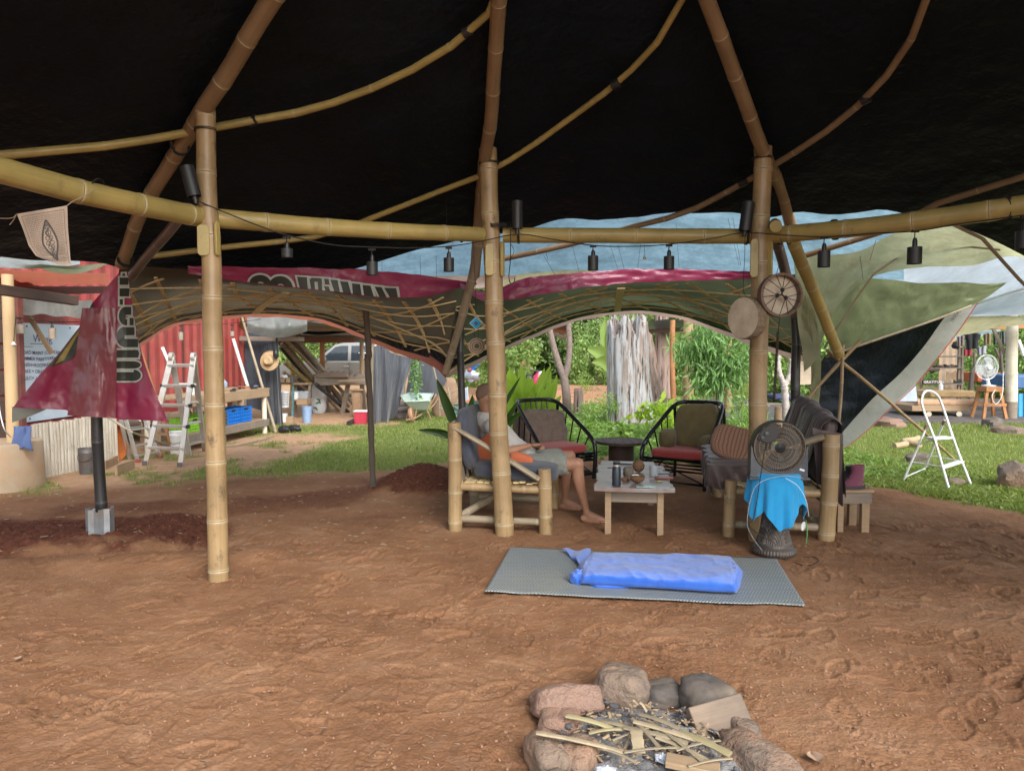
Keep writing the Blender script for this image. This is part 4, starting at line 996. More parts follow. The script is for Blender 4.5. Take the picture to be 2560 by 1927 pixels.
c = P(1866, 795, 5.45); r2 = 52 / F * 5.45
d2 = thing('frame_drum', c, 'pale hide drum turned edge-on with shaggy fur rim, left of the right post', 'drum', 'hide drums hung on the right post')
rx2 = Euler((R(90), 0, R(-62))).to_matrix()
M().lathe([(0.0001, 0.040), (r2 * 0.6, 0.041), (r2 * 0.97, 0.038)], 40, c, rx2, cap=False).build('skin', HIDE, d2)
b = M().lathe([(r2 * 0.97, 0.038), (r2, 0.032), (r2 * 1.0, 0.0), (r2 * 1.02, -0.03), (r2 * 0.97, -0.055), (r2 * 0.9, -0.05)], 48, c, rx2, cap=False)
for i in range(len(b.v)):
    if i % 48 and i >= 96: b.v[i] = tuple(Vector(b.v[i]) + Vector((rg.uniform(-.004, .004), rg.uniform(-.004, .004), rg.uniform(-.005, .004))))
b.build('fur_rim', HIDEF, d2)
M().tube(catmull([c + Vector((0, 0, r2)), P(1858, 720, 5.5), P(1862, 640, 5.6), P(1862, 585, 5.75)], 12), 0.0022, 5).build('cord', ROPE, d2)
YB_ = mk('blue_yarn', (0.03, 0.28, 0.50), 0.9, bump=0.6, bs=300); YW = mk('pale_yarn', (0.45, 0.62, 0.70), 0.9, bump=0)
c = P(1190, 808, 6.3); gd = thing('yarn_diamond', c, 'small blue yarn diamond hanging between strut and middle post', 'ornament'); w = 16 / F * 6.3
def dia(k, y): return [c + Vector((-w * k, y, 0)), c + Vector((0, y, -w * k)), c + Vector((w * k, y, 0)), c + Vector((0, y, w * k))]
M().prism(dia(1.02, 0), (0, 0.006, 0)).build('border', YW, gd); M().prism(dia(0.9, -0.004), (0, 0.003, 0)).build('yarn', YB_, gd); M().prism(dia(0.34, -0.007), (0, 0.002, 0)).build('centre', BLACK, gd)
m = M().tube([P(1188, 700, 6.3), c + Vector((0, 0, w))], 0.002, 5); m.tube([c - Vector((w * 0.3, 0, 0)), P(1186, 850, 6.3)], 0.0015, 4); m.tube([c - Vector((-w * 0.3, 0, 0)), P(1196, 850, 6.3)], 0.0015, 4); m.tube([P(1188, 700, 6.3), P(1184, 640, 6.3)], 0.002, 4); m.build('cord', ROPE, gd)
c = P(1192, 866, 6.3); wd = thing('woven_disc', c, 'coiled woven disc with brown rings hanging below the blue yarn diamond', 'ornament'); rr = 20 / F * 6.3
rot = Euler((R(78), 0, 0)).to_matrix()
M1 = mk('coil_light', (0.36, 0.28, 0.20), 0.9, bump=0.5); M2 = mk('coil_dark', (0.16, 0.09, 0.06), 0.9, bump=0.5)
for j, k in enumerate([0.28, 0.42, 0.56, 0.70, 0.84, 0.97]):
    pts = [c + rot @ Vector((math.cos(a) * rr * k, math.sin(a) * rr * k, 0.012 * (j % 2))) for a in [i / 24 * 6.283 for i in range(24)]]
    M().tube(pts, rr * 0.078, 6, closed=True).build('coil', M1 if j % 2 else M2, wd)
c0 = P(1942, 835, 6.1); rp = thing('braided_rope', P(1940, 1000, 6.1), 'dark twisted rope hanging straight down behind the right post', 'rope')
m = M()
for ph in (0, 2.1, 4.2):
    pts = []
    for i in range(90):
        k = i / 89; q = Vector(P(1945, 830, 6.1)).lerp(P(1935, 1000, 6.1), k); a = k * 60 + ph; pts.append(q + Vector((math.cos(a) * 0.006, math.sin(a) * 0.006, 0)))
    m.tube(pts, 0.006, 5)
m.build('strands', mk('dark_rope', (0.10, 0.075, 0.05), 0.9, (0.03, 0.025, 0.02), scale=60, bump=0.3), rp)
M().tube([P(1950, 790, 6.1), P(1945, 830, 6.1)], 0.003, 5).build('cord', ROPE, rp)

# ------------------------------------------------------------ right side: green-white sheet, green flap, black tarp with grey hem
def sheet(top, bot, nu, nv, wr, fr, seed, vert=0.0):
    tc = resample(curve3(top, 60)); bc = resample(curve3(bot, 60))
    def f(s, t):
        p = at_curve(tc, s).lerp(at_curve(bc, s), t)
        e = math.sin(math.pi * min(1, max(0, t))) * 0.8 + 0.2
        w = wr * (mnoise.noise(Vector((s * fr, t * fr * 0.35, seed))) + 0.5 * mnoise.noise(Vector((s * fr * 2.6, t * fr * 0.6, seed + 3)))) * e
        w += vert * math.sin(s * fr * 5 + t * 3) * e
        return p + Vector((0, -w, w * 0.3))
    return M().grid(f, nu, nv)
ga = thing('green_sheet', (3.3, 6.4, 0), 'stained green and white translucent sheet hung right of the right post', 'tarp')
sheet([(1978, 612, 7.2), (2030, 636, 7.2), (2100, 636, 7.0), (2160, 624, 6.9), (2225, 588, 6.7), (2300, 566, 6.5), (2400, 556, 6.3), (2480, 590, 6.4), (2620, 650, 6.4)],
      [(2010, 930, 7.3), (2040, 900, 7.3), (2052, 860, 7.3), (2080, 790, 7.25), (2120, 735, 7.2), (2180, 692, 7.1), (2300, 668, 7.0), (2430, 664, 7.0), (2540, 640, 7.0), (2680, 690, 6.8)], 90, 40, 0.06, 7, 11).build('sheet', T_GREEN, ga, sharp=80)
sheet([(2004, 690, 7.25), (2018, 760, 7.25), (2032, 850, 7.3), (2040, 930, 7.35), (2030, 1022, 7.4)], [(1976, 700, 7.3), (2000, 780, 7.3), (2018, 860, 7.35), (2028, 930, 7.4), (2022, 1024, 7.45)], 40, 6, 0.03, 16, 12).build('hanging_edge', T_GREEN, ga, sharp=80)
sheet([(2026, 740, 7.28), (2050, 850, 7.3), (2052, 950, 7.4), (2046, 1020, 7.5)], [(2008, 700, 7.3), (2028, 860, 7.35), (2030, 930, 7.4), (2030, 1024, 7.45)], 30, 6, 0.03, 16, 13).build('hanging_edge', T_GREEN, ga, sharp=80)
gf = thing('green_flap', (3.6, 7.2, 0), 'pointed olive green tarp flap with dark mould spots above the black tarp', 'tarp')
sheet([(2058, 800, 7.3), (2100, 745, 7.25), (2140, 698, 7.2), (2230, 700, 7.3), (2310, 708, 7.4), (2400, 706, 7.5), (2470, 710, 7.6), (2517, 706, 7.7)],
      [(2075, 885, 7.4), (2100, 880, 7.5), (2160, 858, 7.6), (2240, 832, 7.7), (2330, 800, 7.75), (2420, 768, 7.8), (2470, 742, 7.8), (2517, 707, 7.75)], 90, 26, 0.06, 7, 14, 0.022).build('sheet', T_GREEND, gf, sharp=80)
M().bamboo([P(2065, 892, 7.45), P(2200, 846, 7.6), P(2330, 802, 7.7), P(2428, 764, 7.75)], 0.014, 0.012, 0.4, 8, 0.0, 3).build('edge_batten', BAMW, gf)
M().bamboo([P(2060, 870, 7.3), P(2120, 780, 7.2), P(2180, 690, 7.0), P(2250, 640, 6.9), P(2330, 612, 6.75), P(2500, 625, 6.6)], 0.010, 0.009, 0.5, 8, 0.0, 5).build('curved_batten', BAMW, ga)
M().bamboo([P(2380, 560, 6.2), P(2460, 600, 6.3), P(2520, 670, 6.4), P(2580, 730, 6.4)], 0.016, 0.014, 0.5, 8, 0.0, 6).build('curved_batten', BAMW, ga)
bt = thing('black_tarp', (4.0, 8.4, 0), 'sagging black tarp wall with a wide pale grey hem, held on crossed bamboo canes', 'tarp')
def curve2(px): return [(a, b) for a, b in px]
OUT = [(2436, 762, 8.2), (2400, 806, 8.3), (2350, 870, 8.4), (2290, 948, 8.5), (2225, 1010, 8.5), (2165, 1068, 8.4), (2110, 1112, 8.2), (2098, 1118, 8.1)]
INN = [(2090, 870, 8.0), (2062, 890, 8.0), (2046, 920, 8.0), (2042, 950, 8.0), (2042, 985, 8.0), (2050, 1030, 8.0), (2066, 1075, 8.0), (2085, 1115, 8.05)]
sheet(INN, OUT, 60, 50, 0.07, 4, 17).build('tarp', TARPK, bt, sharp=80)
sheet([(2300, 800, 7.95), (2240, 828, 7.95), (2160, 850, 8.0), (2090, 870, 8.0)], [(2436, 762, 8.2), (2436, 762, 8.2), (2436, 762, 8.2), (2436, 762, 8.2)], 10, 10, 0.0, 5, 17).build('tarp_corner', TARPK, bt, sharp=80)
sheet([(2446, 752, 7.98), (2405, 812, 8.05), (2355, 878, 8.12), (2294, 954, 8.2), (2229, 1016, 8.2), (2168, 1074, 8.12), (2112, 1118, 8.0)],
      [(2378, 772, 7.95), (2348, 812, 7.98), (2308, 868, 8.05), (2250, 934, 8.12), (2186, 992, 8.12), (2136, 1046, 8.05), (2098, 1090, 7.95)], 60, 4, 0.008, 20, 18).build('hem', T_GREY, bt, sharp=80)
M().tube(catmull([P(2448, 750, 7.98), P(2407, 813, 8.05), P(2357, 879, 8.12), P(2296, 955, 8.2), P(2231, 1017, 8.2), P(2170, 1075, 8.12), P(2113, 1120, 8.0)], 50), 0.006, 5).build('red_edge', REDPAINT, bt)
# printed code on the hem
def hemtxt(x, y):
    a = Vector(P(2378, 806, 7.96)); b = Vector(P(2402, 774, 7.94)); d = (b - a).normalized(); n_ = Vector((-d.z, 0, d.x)); q = a + d * x + n_ * (y) ; return q + Vector((0, -0.02, 0))
put_text('(8006)', 0.055, hemtxt, PRK, 'printed_code', bt)
bc_ = thing('bamboo_canes', (4.4, 8.6, 0), 'crossed thin bamboo canes lashed in front of the black tarp, one reaching the lawn', 'canes')
M().bamboo([P(2068, 876, 7.4), P(2230, 1010, 8.0), P(2397, 1158, 9.55)], 0.020, 0.016, 0.24, 10, 0.003, 7).build('cane', BAM, bc_)
M().bamboo([P(2152, 852, 7.35), P(2045, 966, 7.35), P(2000, 1022, 7.35)], 0.018, 0.016, 0.26, 10, 0.003, 8).build('cane', BAM, bc_)
M().bamboo([P(2108, 862, 7.35), P(2104, 960, 7.3), P(2092, 1105, 7.2)], 0.016, 0.018, 0.26, 10, 0.004, 9).build('cane', BAM, bc_)
# ------------------------------------------------------------ seats round the coffee table
def sup(p, wr=0.0, fr=3.0, seed=0):
    def f(d):
        k = (abs(d.x) ** p + abs(d.y) ** p + abs(d.z) ** p) ** (-1 / p)
        return k * (1 + wr * mnoise.noise(d * fr + Vector((seed, 0, 0))))
    return f
def cushion(c, size, rot, mat, name, par, p=5.0, wr=0.02, seed=1, local=True, nu=40, nv=26):
    return M().ball(c, (size[0] / 2, size[1] / 2, size[2] / 2), nu, nv, sup(p, wr, 3.0, seed), rot).build(name, mat, par, local=local, sharp=70)
BLUEC = fabric('slate_blue_canvas', (0.050, 0.060, 0.085), (0.035, 0.042, 0.06), dirt=(0.12, 0.09, 0.07), dirt_amt=0.35)
def bamboo_seat(loc, rz, W, D, label, hb, hf, rb, rf, near, seed, cat='armchair'):
    t = thing('bamboo_' + cat, loc, label, cat, None, rz)
    ys = (-W / 2, W / 2); sgn = -1 if near < 0 else 1
    for i, y in enumerate(ys):
        isn = (y < 0) == (near < 0)
        M().bamboo([(-D / 2, y, -0.02), (-D / 2 - 0.02, y, hb if isn else hb - 0.03)], rb, rb * 0.97, 0.26, 18, 0.003, seed + i).build('back_leg', BAM if isn else BAMW, t, local=True)
        M().bamboo([(D / 2, y, -0.02), (D / 2 - 0.01, y, hf)], rf, rf * 0.97, 0.22, 18, 0.003, seed + 4 + i).build('front_leg', BAM, t, local=True)
        M().bamboo([(-D / 2, y * 0.97, 0.375), (D / 2, y * 0.97, 0.36)], 0.036, 0.034, 0.4, 14, 0, seed + 8 + i).build('side_rail', BAM, t, local=True)
        M().bamboo([(-D / 2, y * 0.98, 0.10), (D / 2, y * 0.98, 0.09)], 0.033, 0.03, 0.4, 12, 0, seed + 10 + i).build('stretcher', BAMW, t, local=True)
    M().bamboo([(D / 2 - 0.02, -W / 2, 0.35), (D / 2 - 0.02, W / 2, 0.35)], 0.04, 0.04, 0.35, 14, 0, seed + 12).build('front_rail', BAMW, t, local=True)
    M().bamboo([(-D / 2 + 0.02, -W / 2, 0.33), (-D / 2 + 0.02, W / 2, 0.33)], 0.04, 0.04, 0.35, 14, 0, seed + 13).build('rear_rail', BAMDK, t, local=True)
    M().bamboo([(-D / 2, -W / 2 * sgn * -1, 0.10), (0.02, W / 2 * sgn * -1 * 0.2, 0.28)], 0.034, 0.034, 0.3, 12, 0, seed + 14).build('brace', BAMW, t, local=True)
    n = int(D / 0.058)
    for i in range(n):      # seat slats of split bamboo, their ends showing at the side
        x = -D / 2 + 0.03 + (D - 0.05) * i / (n - 1); rr = random.Random(seed * 50 + i)
        M().box((x, 0, 0.412 + rr.uniform(-.003, .003)), (0.048, W * 0.97 + rr.uniform(-0.02, 0.03), 0.010), (rr.uniform(-.02, .02), 0, rr.uniform(-.02, .02))).build('slat', SLAT, t, local=True, smooth=False)
    return t
# left armchair with the seated man
bch = bamboo_seat(Vector((-0.035, 6.59, 0)), R(-7.6), 0.95, 0.76, 'split-bamboo armchair with slate-blue cushions that the man sits in, behind the middle post', 0.92, 0.54, 0.060, 0.057, -1, 100)
M().tube([(-0.40, -0.50, 0.885), (-0.02, -0.515, 0.675), (0.33, -0.50, 0.455)], [0.036, 0.042, 0.044], 14, flat=0.55).build('armrest', BAMW, bch, local=True)
M().tube([(-0.40, 0.50, 0.885), (-0.02, 0.51, 0.675), (0.33, 0.50, 0.455)], [0.036, 0.042, 0.044], 14, flat=0.55).build('armrest', BAMW, bch, local=True)
for y in (-0.40, -0.13, 0.13, 0.40): M().plank((-0.41, y, 0.93), (-0.33, y, 0.38), 0.12, 0.022, up=(1, 0, 0.2)).build('back_board', WOODG, bch, local=True, bevel=0.003)
cushion((0.10, 0.0, 0.49), (0.74, 0.86, 0.15), (0, R(3), 0), BLUEC, 'seat_cushion', bch, 6)
cushion((-0.315, 0.0, 0.755), (0.13, 0.86, 0.54), (0, R(-9), 0), BLUEC, 'back_cushion', bch, 5, 0.03)
ORC = fabric('orange_cloth', (0.50, 0.13, 0.05), (0.36, 0.09, 0.035))
op = M().ball(P(1232, 1128, 6.42), (0.15, 0.06, 0.14), 36, 22, sup(3.2, 0.05, 2.5, 3), (R(8), R(40), R(-6))).build('pillow', ORC, None, sharp=70, label='rusty orange pillow squeezed behind the back of the seated man', cat='pillow')
M().ball(P(1302, 1152, 6.36), (0.11, 0.055, 0.07), 36, 22, sup(3.0, 0.05, 2.5, 6), (R(8), R(14), R(-6))).build('pillow', ORC, None, sharp=70, label='second rusty orange pillow beside the hip of the seated man', cat='pillow')

# the man
SKIN = mk('skin', (0.34, 0.18, 0.115), 0.5, (0.26, 0.13, 0.082), scale=5, bump=0.15, bs=80, spec=0.35)
SHIRT = fabric('grey_tshirt', (0.42, 0.40, 0.38), (0.33, 0.315, 0.30)); SHORT = fabric('sage_shorts', (0.21, 0.22, 0.19), (0.155, 0.165, 0.145)); HAIR = mk('cropped_hair', (0.175, 0.105, 0.075), 0.85, (0.14, 0.085, 0.062), bump=0.6, bs=300)
man = thing('person', (0.1, 6.6, 0), 'barefoot man in grey t-shirt and shorts slouched in the bamboo armchair', 'person')
hc = P(1218, 990, 6.62); b = M()
def T_(pts, rr, n=14, flat=1.0): 
    b.tube(pts, rr, n, True, None, flat)
    for p, r in ((pts[0], rr[0]), (pts[-1], rr[-1])): b.ball(p, r * 0.98, 12, 8)
neck0 = P(1214, 1026, 6.64); chest = P(1236, 1085, 6.65); belly = P(1285, 1130, 6.66); pelv = P(1318, 1158, 6.67)
b.ball(hc, (0.094, 0.076, 0.110), 26, 18, lambda d: 1 + 0.06 * max(0, -d.x) * max(0, d.z + 0.3) - 0.10 * max(0, -d.z - 0.5), (0, R(-6), R(12)))
fw = Vector((0.97, 0.2, 0)); sd_ = Vector((-0.2, 0.97, 0))
b.ball(hc + fw * 0.045 + Vector((0, 0, -0.05)), (0.055, 0.052, 0.062), 16, 12)                     # jaw
b.ball(hc + fw * 0.098 + Vector((0, 0, -0.018)), (0.018, 0.014, 0.024), 10, 8)                        # nose
b.ball(hc + fw * 0.088 + Vector((0, 0, 0.012)), (0.012, 0.05, 0.010), 12, 8)                         # brow
b.ball(hc + fw * 0.088 + Vector((0, 0, -0.062)), (0.014, 0.026, 0.008), 10, 8); b.ball(hc + fw * 0.085 + Vector((0, 0, -0.085)), (0.018, 0.022, 0.018), 10, 8)
for s_ in (-1, 1): b.ball(hc + sd_ * s_ * 0.078 - fw * 0.004 + Vector((0, 0, -0.015)), (0.018, 0.008, 0.030), 10, 8)   # ears
T_([hc + Vector((-0.02, 0, -0.06)), neck0 + Vector((0, 0, -0.03)), neck0 + Vector((-0.01, 0, -0.10))], [0.058, 0.056, 0.075])
T_([neck0 + Vector((0.0, 0, -0.13)), chest, belly, pelv], [0.10, 0.125, 0.12, 0.12], 18, 1.0)
def lerp3(a, b_, k): return Vector(a).lerp(Vector(b_), k)
nS, fS = P(1226, 1066, 6.47), P(1232, 1066, 6.86); nE, nW, nH = P(1268, 1128, 6.36), P(1322, 1114, 6.45), P(1338, 1112, 6.52)
fE, fW, fH = P(1290, 1118, 6.98), P(1330, 1116, 6.78), P(1346, 1116, 6.68)
T_([nS, lerp3(nS, nE, .5), nE], [0.052, 0.046, 0.038]); T_([nE, lerp3(nE, nW, .3), nW], [0.038, 0.039, 0.026], 14, 0.9)
T_([fS, lerp3(fS, fE, .5), fE], [0.052, 0.046, 0.038]); T_([fE, lerp3(fE, fW, .3), fW], [0.038, 0.039, 0.026], 14, 0.9)
def hand(w, h, side):
    d = (h - w).normalized(); up = Vector((0, 0, 1)); sx = d.cross(up).normalized() * side
    b.ball(lerp3(w, h, 0.9), (0.045, 0.036, 0.018), 12, 8, None, (0, 0, math.atan2(d.y, d.x)))
    for i, (o, L) in enumerate(((-0.027, .062), (-0.009, .072), (0.009, .068), (0.026, .054))):
        a = h + sx * o + d * 0.02; b.tube([a, a + d * L * 0.55 + up * 0.006, a + d * L * 0.8 - up * 0.012, a + d * L * 0.85 - up * 0.03], [0.0095, 0.009, 0.0085, 0.007], 8)
    a = w + sx * -0.02 + d * 0.02; b.tube([a, a - sx * 0.022 + d * 0.02, a - sx * 0.026 + d * 0.05], [0.011, 0.010, 0.008], 8)
hand(nW, nH, 1); hand(fW, fH, -1)
nHip, nK, nA = P(1325, 1163, 6.56), P(1444, 1160, 6.44), P(1467, 1284, 6.47); fHip, fK, fA = P(1330, 1155, 6.78), P(1424, 1140, 6.88), P(1412, 1252, 6.98)
for hip, kn, an, toe in ((nHip, nK, nA, P(1512, 1306, 6.42)), (fHip, fK, fA, P(1446, 1273, 6.93))):
    T_([hip, lerp3(hip, kn, .5), lerp3(hip, kn, 0.88), kn], [0.088, 0.078, 0.060, 0.056]); b.ball(kn, 0.058, 14, 10)
    back = Vector((-0.012, 0, 0)); T_([kn, lerp3(kn, an, .28) + back * 1.6, lerp3(kn, an, .6) + back, lerp3(kn, an, .88), an], [0.052, 0.056, 0.044, 0.030, 0.032])
    an0 = Vector(an); heel = Vector((an0.x - 0.025, an0.y, 0.032)); d = Vector((toe.x - an0.x, toe.y - an0.y, 0)); d.normalize(); sx = Vector((-d.y, d.x, 0))
    b.ball(heel, (0.036, 0.032, 0.032), 14, 10); T_([an0, heel + d * 0.05 + Vector((0, 0, 0.03)), heel + d * 0.13 + Vector((0, 0, 0.005)), heel + d * 0.175], [0.034, 0.036, 0.030, 0.022], 14, 1.15)
    T_([heel, heel + d * 0.12 + Vector((0, 0, -0.01)), heel + d * 0.17 + Vector((0, 0, -0.012))], [0.030, 0.030, 0.022], 12, 1.3)
    for i in range(5):
        a = heel + d * (0.175 - abs(i - 1) * 0.006) + sx * (0.036 - i * 0.018) + Vector((0, 0, -0.016)); b.tube([a, a + d * 0.022, a + d * (0.040 - i * 0.003)], [0.0115, 0.011, 0.008] if i else [0.015, 0.015, 0.010], 8)
b.build('body', SKIN, man, mods=[('REMESH', dict(mode='VOXEL', voxel_size=0.0075, use_smooth_shade=True)), ('SMOOTH', dict(factor=0.6, iterations=4))])
b = M().ball(hc + Vector((-0.008, 0, 0.012)), (0.0945, 0.0775, 0.104), 30, 20, lambda d: 1.012 + 0.06 * max(0, -d.x) * max(0, d.z + 0.3) if (d.z > 0.05 + 0.5 * d.x and d.z > -0.42) else 0.86, (0, R(-6), R(12))); b.build('cropped_hair', HAIR, man, sharp=80)
b = M(); T_([neck0 + Vector((-0.005, 0, -0.09)), chest + Vector((-.01, 0, .02)), lerp3(chest, belly, .5), belly, lerp3(belly, pelv, 0.7)], [0.105, 0.142, 0.137, 0.134, 0.142], 24, 1.0)
for S_, E_ in ((nS, nE), (fS, fE)): b.ball(S_, 0.068, 14, 10); b.tube([S_ + (chest - S_) * 0.3, S_, lerp3(S_, E_, 0.55)], [0.09, 0.067, 0.069], 16)
b.ball(belly + Vector((0.03, -0.01, 0.0)), (0.14, 0.145, 0.11), 20, 14)
b.build('t_shirt', SHIRT, man, mods=[('REMESH', dict(mode='VOXEL', voxel_size=0.010, use_smooth_shade=True)), ('SMOOTH', dict(factor=0.7, iterations=6)), ('DISPLACE', dict(strength=0.022, mid_level=0.5, texture=None))])
tx = bpy.data.textures.new('folds', 'CLOUDS'); tx.noise_scale = 0.055; tx.noise_depth = 2
b = M(); b.ball(pelv, (0.15, 0.17, 0.12), 20, 14)
for hip, kn in ((nHip, nK), (fHip, fK)): b.tube([hip - (kn - hip) * 0.12, lerp3(hip, kn, .3), lerp3(hip, kn, .80)], [0.11, 0.103, 0.090], 20)
b.build('shorts', SHORT, man, mods=[('REMESH', dict(mode='VOXEL', voxel_size=0.010, use_smooth_shade=True)), ('SMOOTH', dict(factor=0.7, iterations=5)), ('DISPLACE', dict(strength=0.022, mid_level=0.5))])
for o in man.children:
    for mo in o.modifiers:
        if mo.type == 'DISPLACE': mo.texture = tx; mo.texture_coords = 'LOCAL'

# black cane chairs
CANE = mat_bamboo('black_lacquered_cane', (0.012, 0.013, 0.016), (0.010, 0.010, 0.012), dark=(0.006, 0.006, 0.006), pale=(0.05, 0.055, 0.06), rough=0.16, spots=0.3)
REDC = fabric('red_cushion', (0.40, 0.055, 0.05), (0.28, 0.045, 0.04))
BROC = fabric('brown_brocade', (0.175, 0.13, 0.105), (0.105, 0.075, 0.062), scale=14); OLIV = fabric('olive_velvet', (0.15, 0.115, 0.045), (0.075, 0.06, 0.025), scale=5)
def cane_chair(loc, rz, label, sc=1.0):
    t = thing('cane_chair', loc, label, 'armchair', 'black cane armchairs behind the coffee table', rz); t.scale = (sc, sc, sc)
    hp = [(-.37, -.36, -.01), (-.385, -.37, .22), (-.39, -.35, .40), (-.38, -.24, .52), (-.35, .0, .68), (-.31, .24, .84), (-.25, .36, .895), (-.12, .40, .905), (.12, .40, .905), (.25, .36, .895), (.31, .24, .84), (.35, .0, .68), (.38, -.24, .52), (.39, -.35, .40), (.385, -.37, .22), (.37, -.36, -.01)]
    hc_ = catmull(hp, 90); M().tube(hc_, 0.025, 10).build('hoop', CANE, t, local=True)
    for i in range(6, 86, 8): d = (hc_[i + 1] - hc_[i - 1]).normalized() * 0.008; M().tube([hc_[i] - d, hc_[i] + d], 0.0275, 10).build('binding', CANE, t, local=True)
    for s in (-1, 1):
        M().tube([(.31 * s, .33, -.01), (.31 * s, .36, .5), (.305 * s, .30, .86)], 0.019, 10).build('rear_leg', CANE, t, local=True)
        for k, (y, zt, yt) in enumerate([(-.22, .52, -.27), (-.08, .61, -.12), (.06, .70, .03), (.18, .79, .16)]):
            M().tube([(.33 * s, y + .04, .30), (.372 * s - .02 * s * k * .5, yt, zt)], 0.009, 7).build('spindle', CANE, t, local=True)
    for x in (-.20, -.12, -.04, .04, .12, .20): M().tube([(x, .33, .30), (x * 1.0, .395, .90)], 0.009, 7).build('spindle', CANE, t, local=True)
    def ringp(z, r, f=-.36, bk=.34, w=.36): 
        M().tube([(-w, f, z), (w, f, z), (w * .88, bk, z), (-w * .88, bk, z)], r, 8, closed=True).build('seat_frame', CANE, t, local=True)
    ringp(.30, .017); ringp(.262, .015); ringp(.225, .015); ringp(.055, .016)
    M().box((0, 0, .305), (.66, .66, .012)).build('seat_deck', CANE, t, local=True)
    for s in (-1, 1):
        M().tube([(-.34 * s, -.36, .07), (.0, -.37, .20)], 0.008, 6).build('cross_brace', CANE, t, local=True)
        M().tube([(.35 * s, -.34, .07), (.32 * s, .0, .21), (.31 * s, .32, .07)], 0.008, 6).build('cross_brace', CANE, t, local=True)
    for y in (-.2, 0, .2): M().tube([(-.34, y, .16), (.34, y, .16)], 0.010, 6).build('lower_rod', CANE, t, local=True)
    cushion((0, -.02, .36), (.64, .68, .10), None, REDC, 'seat_cushion', t, 7, 0.01)
    return t
cc1 = cane_chair(Vector((0.47, 8.76, 0)), R(31), 'left black cane armchair with a brown brocade back cushion and red seat')
m = M().ball((0.02, .22, .57), (.33, .09, .225), 50, 30, sup(5, 0.06, 4, 2), (R(-16), R(2), 0)); m.build('back_cushion', BROC, cc1, local=True, sharp=70)
M().grid(lambda s, t: (-.36 + .08 * s - 0.02 * t, .26 + 0.05 * math.sin(s * 5) - .16 * t * s, .78 - .46 * t + .03 * math.sin(s * 7)), 14, 16).build('loose_cover', BROC, cc1, local=True, sharp=80)
cc2 = cane_chair(Vector((2.02, 8.38, 0)), R(-38), 'right black cane armchair with a tall olive velvet back cushion and red seat')
M().ball((0.04, .20, .63), (.27, .11, .265), 50, 30, sup(4.5, 0.04, 3, 4), (R(-18), R(-3), 0)).build('back_cushion', OLIV, cc2, local=True, sharp=70)
M().ball((-.25, .02, .49), (.10, .19, .115), 30, 20, sup(3, 0.05, 3, 8), (0, 0, R(18))).build('side_bolster', OLIV, cc2, local=True, sharp=70)
M().ball((.27, .02, .47), (.08, .17, .10), 30, 20, sup(3, 0.05, 3, 9), (0, 0, R(-12))).build('side_bolster', OLIV, cc2, local=True, sharp=70)

# cable-spool table
sp_c = Vector((P(1553, 1103, 8.95).x, 8.95, 0)); st_ = thing('spool_table', sp_c, 'dark round cable-spool side table between the two cane chairs', 'table')
rs = 0.325; nb = 6
for i in range(nb):     # top boards
    x0, x1 = -rs + 2 * rs * i / nb + 0.003, -rs + 2 * rs * (i + 1) / nb - 0.003; poly = []
    for k in range(7): x = x0 + (x1 - x0) * k / 6; poly.append((x, -math.sqrt(max(0, rs * rs - x * x)), 0.385))
    for k in range(7): x = x1 - (x1 - x0) * k / 6; poly.append((x, math.sqrt(max(0, rs * rs - x * x)), 0.385))
    M().prism(poly, (0, 0, 0.032)).build('plank', WOODD, st_, local=True, smooth=False)
M().lathe([(0.155, 0.0), (0.155, 0.38)], 28).build('drum_core', WOODD, st_, local=True)
M().lathe([(rs * .98, 0.0), (rs, 0.0), (rs, 0.03), (rs * .98, 0.034)], 32).build('bottom_flange', WOODD, st_, local=True)
for x, y in ((-0.02, 0), (0.13, 0.05), (-0.13, -0.06)): M().lathe([(0.028, 0.0), (0.028, 0.003)], 14, (x, y, 0.4165)).build('bolt_hole', BLACK, st_, local=True)

# coffee table
TBL = mat_wood('worn_varnished_wood', (0.25, 0.17, 0.14), (0.14, 0.09, 0.07), rough=0.30, stain=(0.36, 0.36, 0.38))
ct = thing('coffee_table', (1.09, 6.63, 0), 'low coffee table of rough worn planks with pale legs between the bamboo seats', 'table', None, R(-7))
L0 = -0.73; rg = random.Random(8)
for i in range(6):
    y0 = L0 + i * 0.243; y1 = y0 + 0.237; xl = -0.315 + rg.uniform(-.008, .02); xr = 0.315 + rg.uniform(-.015, .012); poly = []
    if i == 0: xl, xr = -0.33, 0.325
    if i == 5: xl, xr = -0.27, 0.25
    for k in range(6): poly.append((xl + (xr - xl) * k / 5, y0 + (0.02 if k in (0, 5) and i == 0 else 0), 0.375))
    for k in range(1, 5): poly.append((xr + rg.uniform(-.008, .012), y0 + (y1 - y0) * k / 5, 0.375))
    for k in range(6): poly.append((xr - (xr - xl) * k / 5, y1, 0.375))
    for k in range(1, 5): poly.append((xl + rg.uniform(-.016, .012), y1 - (y1 - y0) * k / 5, 0.375))
    M().prism(poly, (0, 0, 0.034 + rg.uniform(-.002, .002))).build('plank', TBL, ct, local=True, bevel=0.005, smooth=False)
for x, y in ((-.215, -.60), (.215, -.60), (-.215, .60), (.215, .60)): M().box((x, y, 0.18), (0.052, 0.045, 0.395)).build('leg', WOODP if y < 0 else WOODG, ct, local=True, bevel=0.003)
for y in (-.60, .60): M().box((0, y + 0.0, 0.315), (0.38, 0.022, 0.095)).build('apron', WOODG, ct, local=True, bevel=0.003)
for x in (-.225, .225): M().box((x, 0, 0.33), (0.022, 1.15, 0.085)).build('apron', WOODP, ct, local=True, bevel=0.003)
TZ = 0.410
def on_tbl(u, v): return G(u, v, TZ)
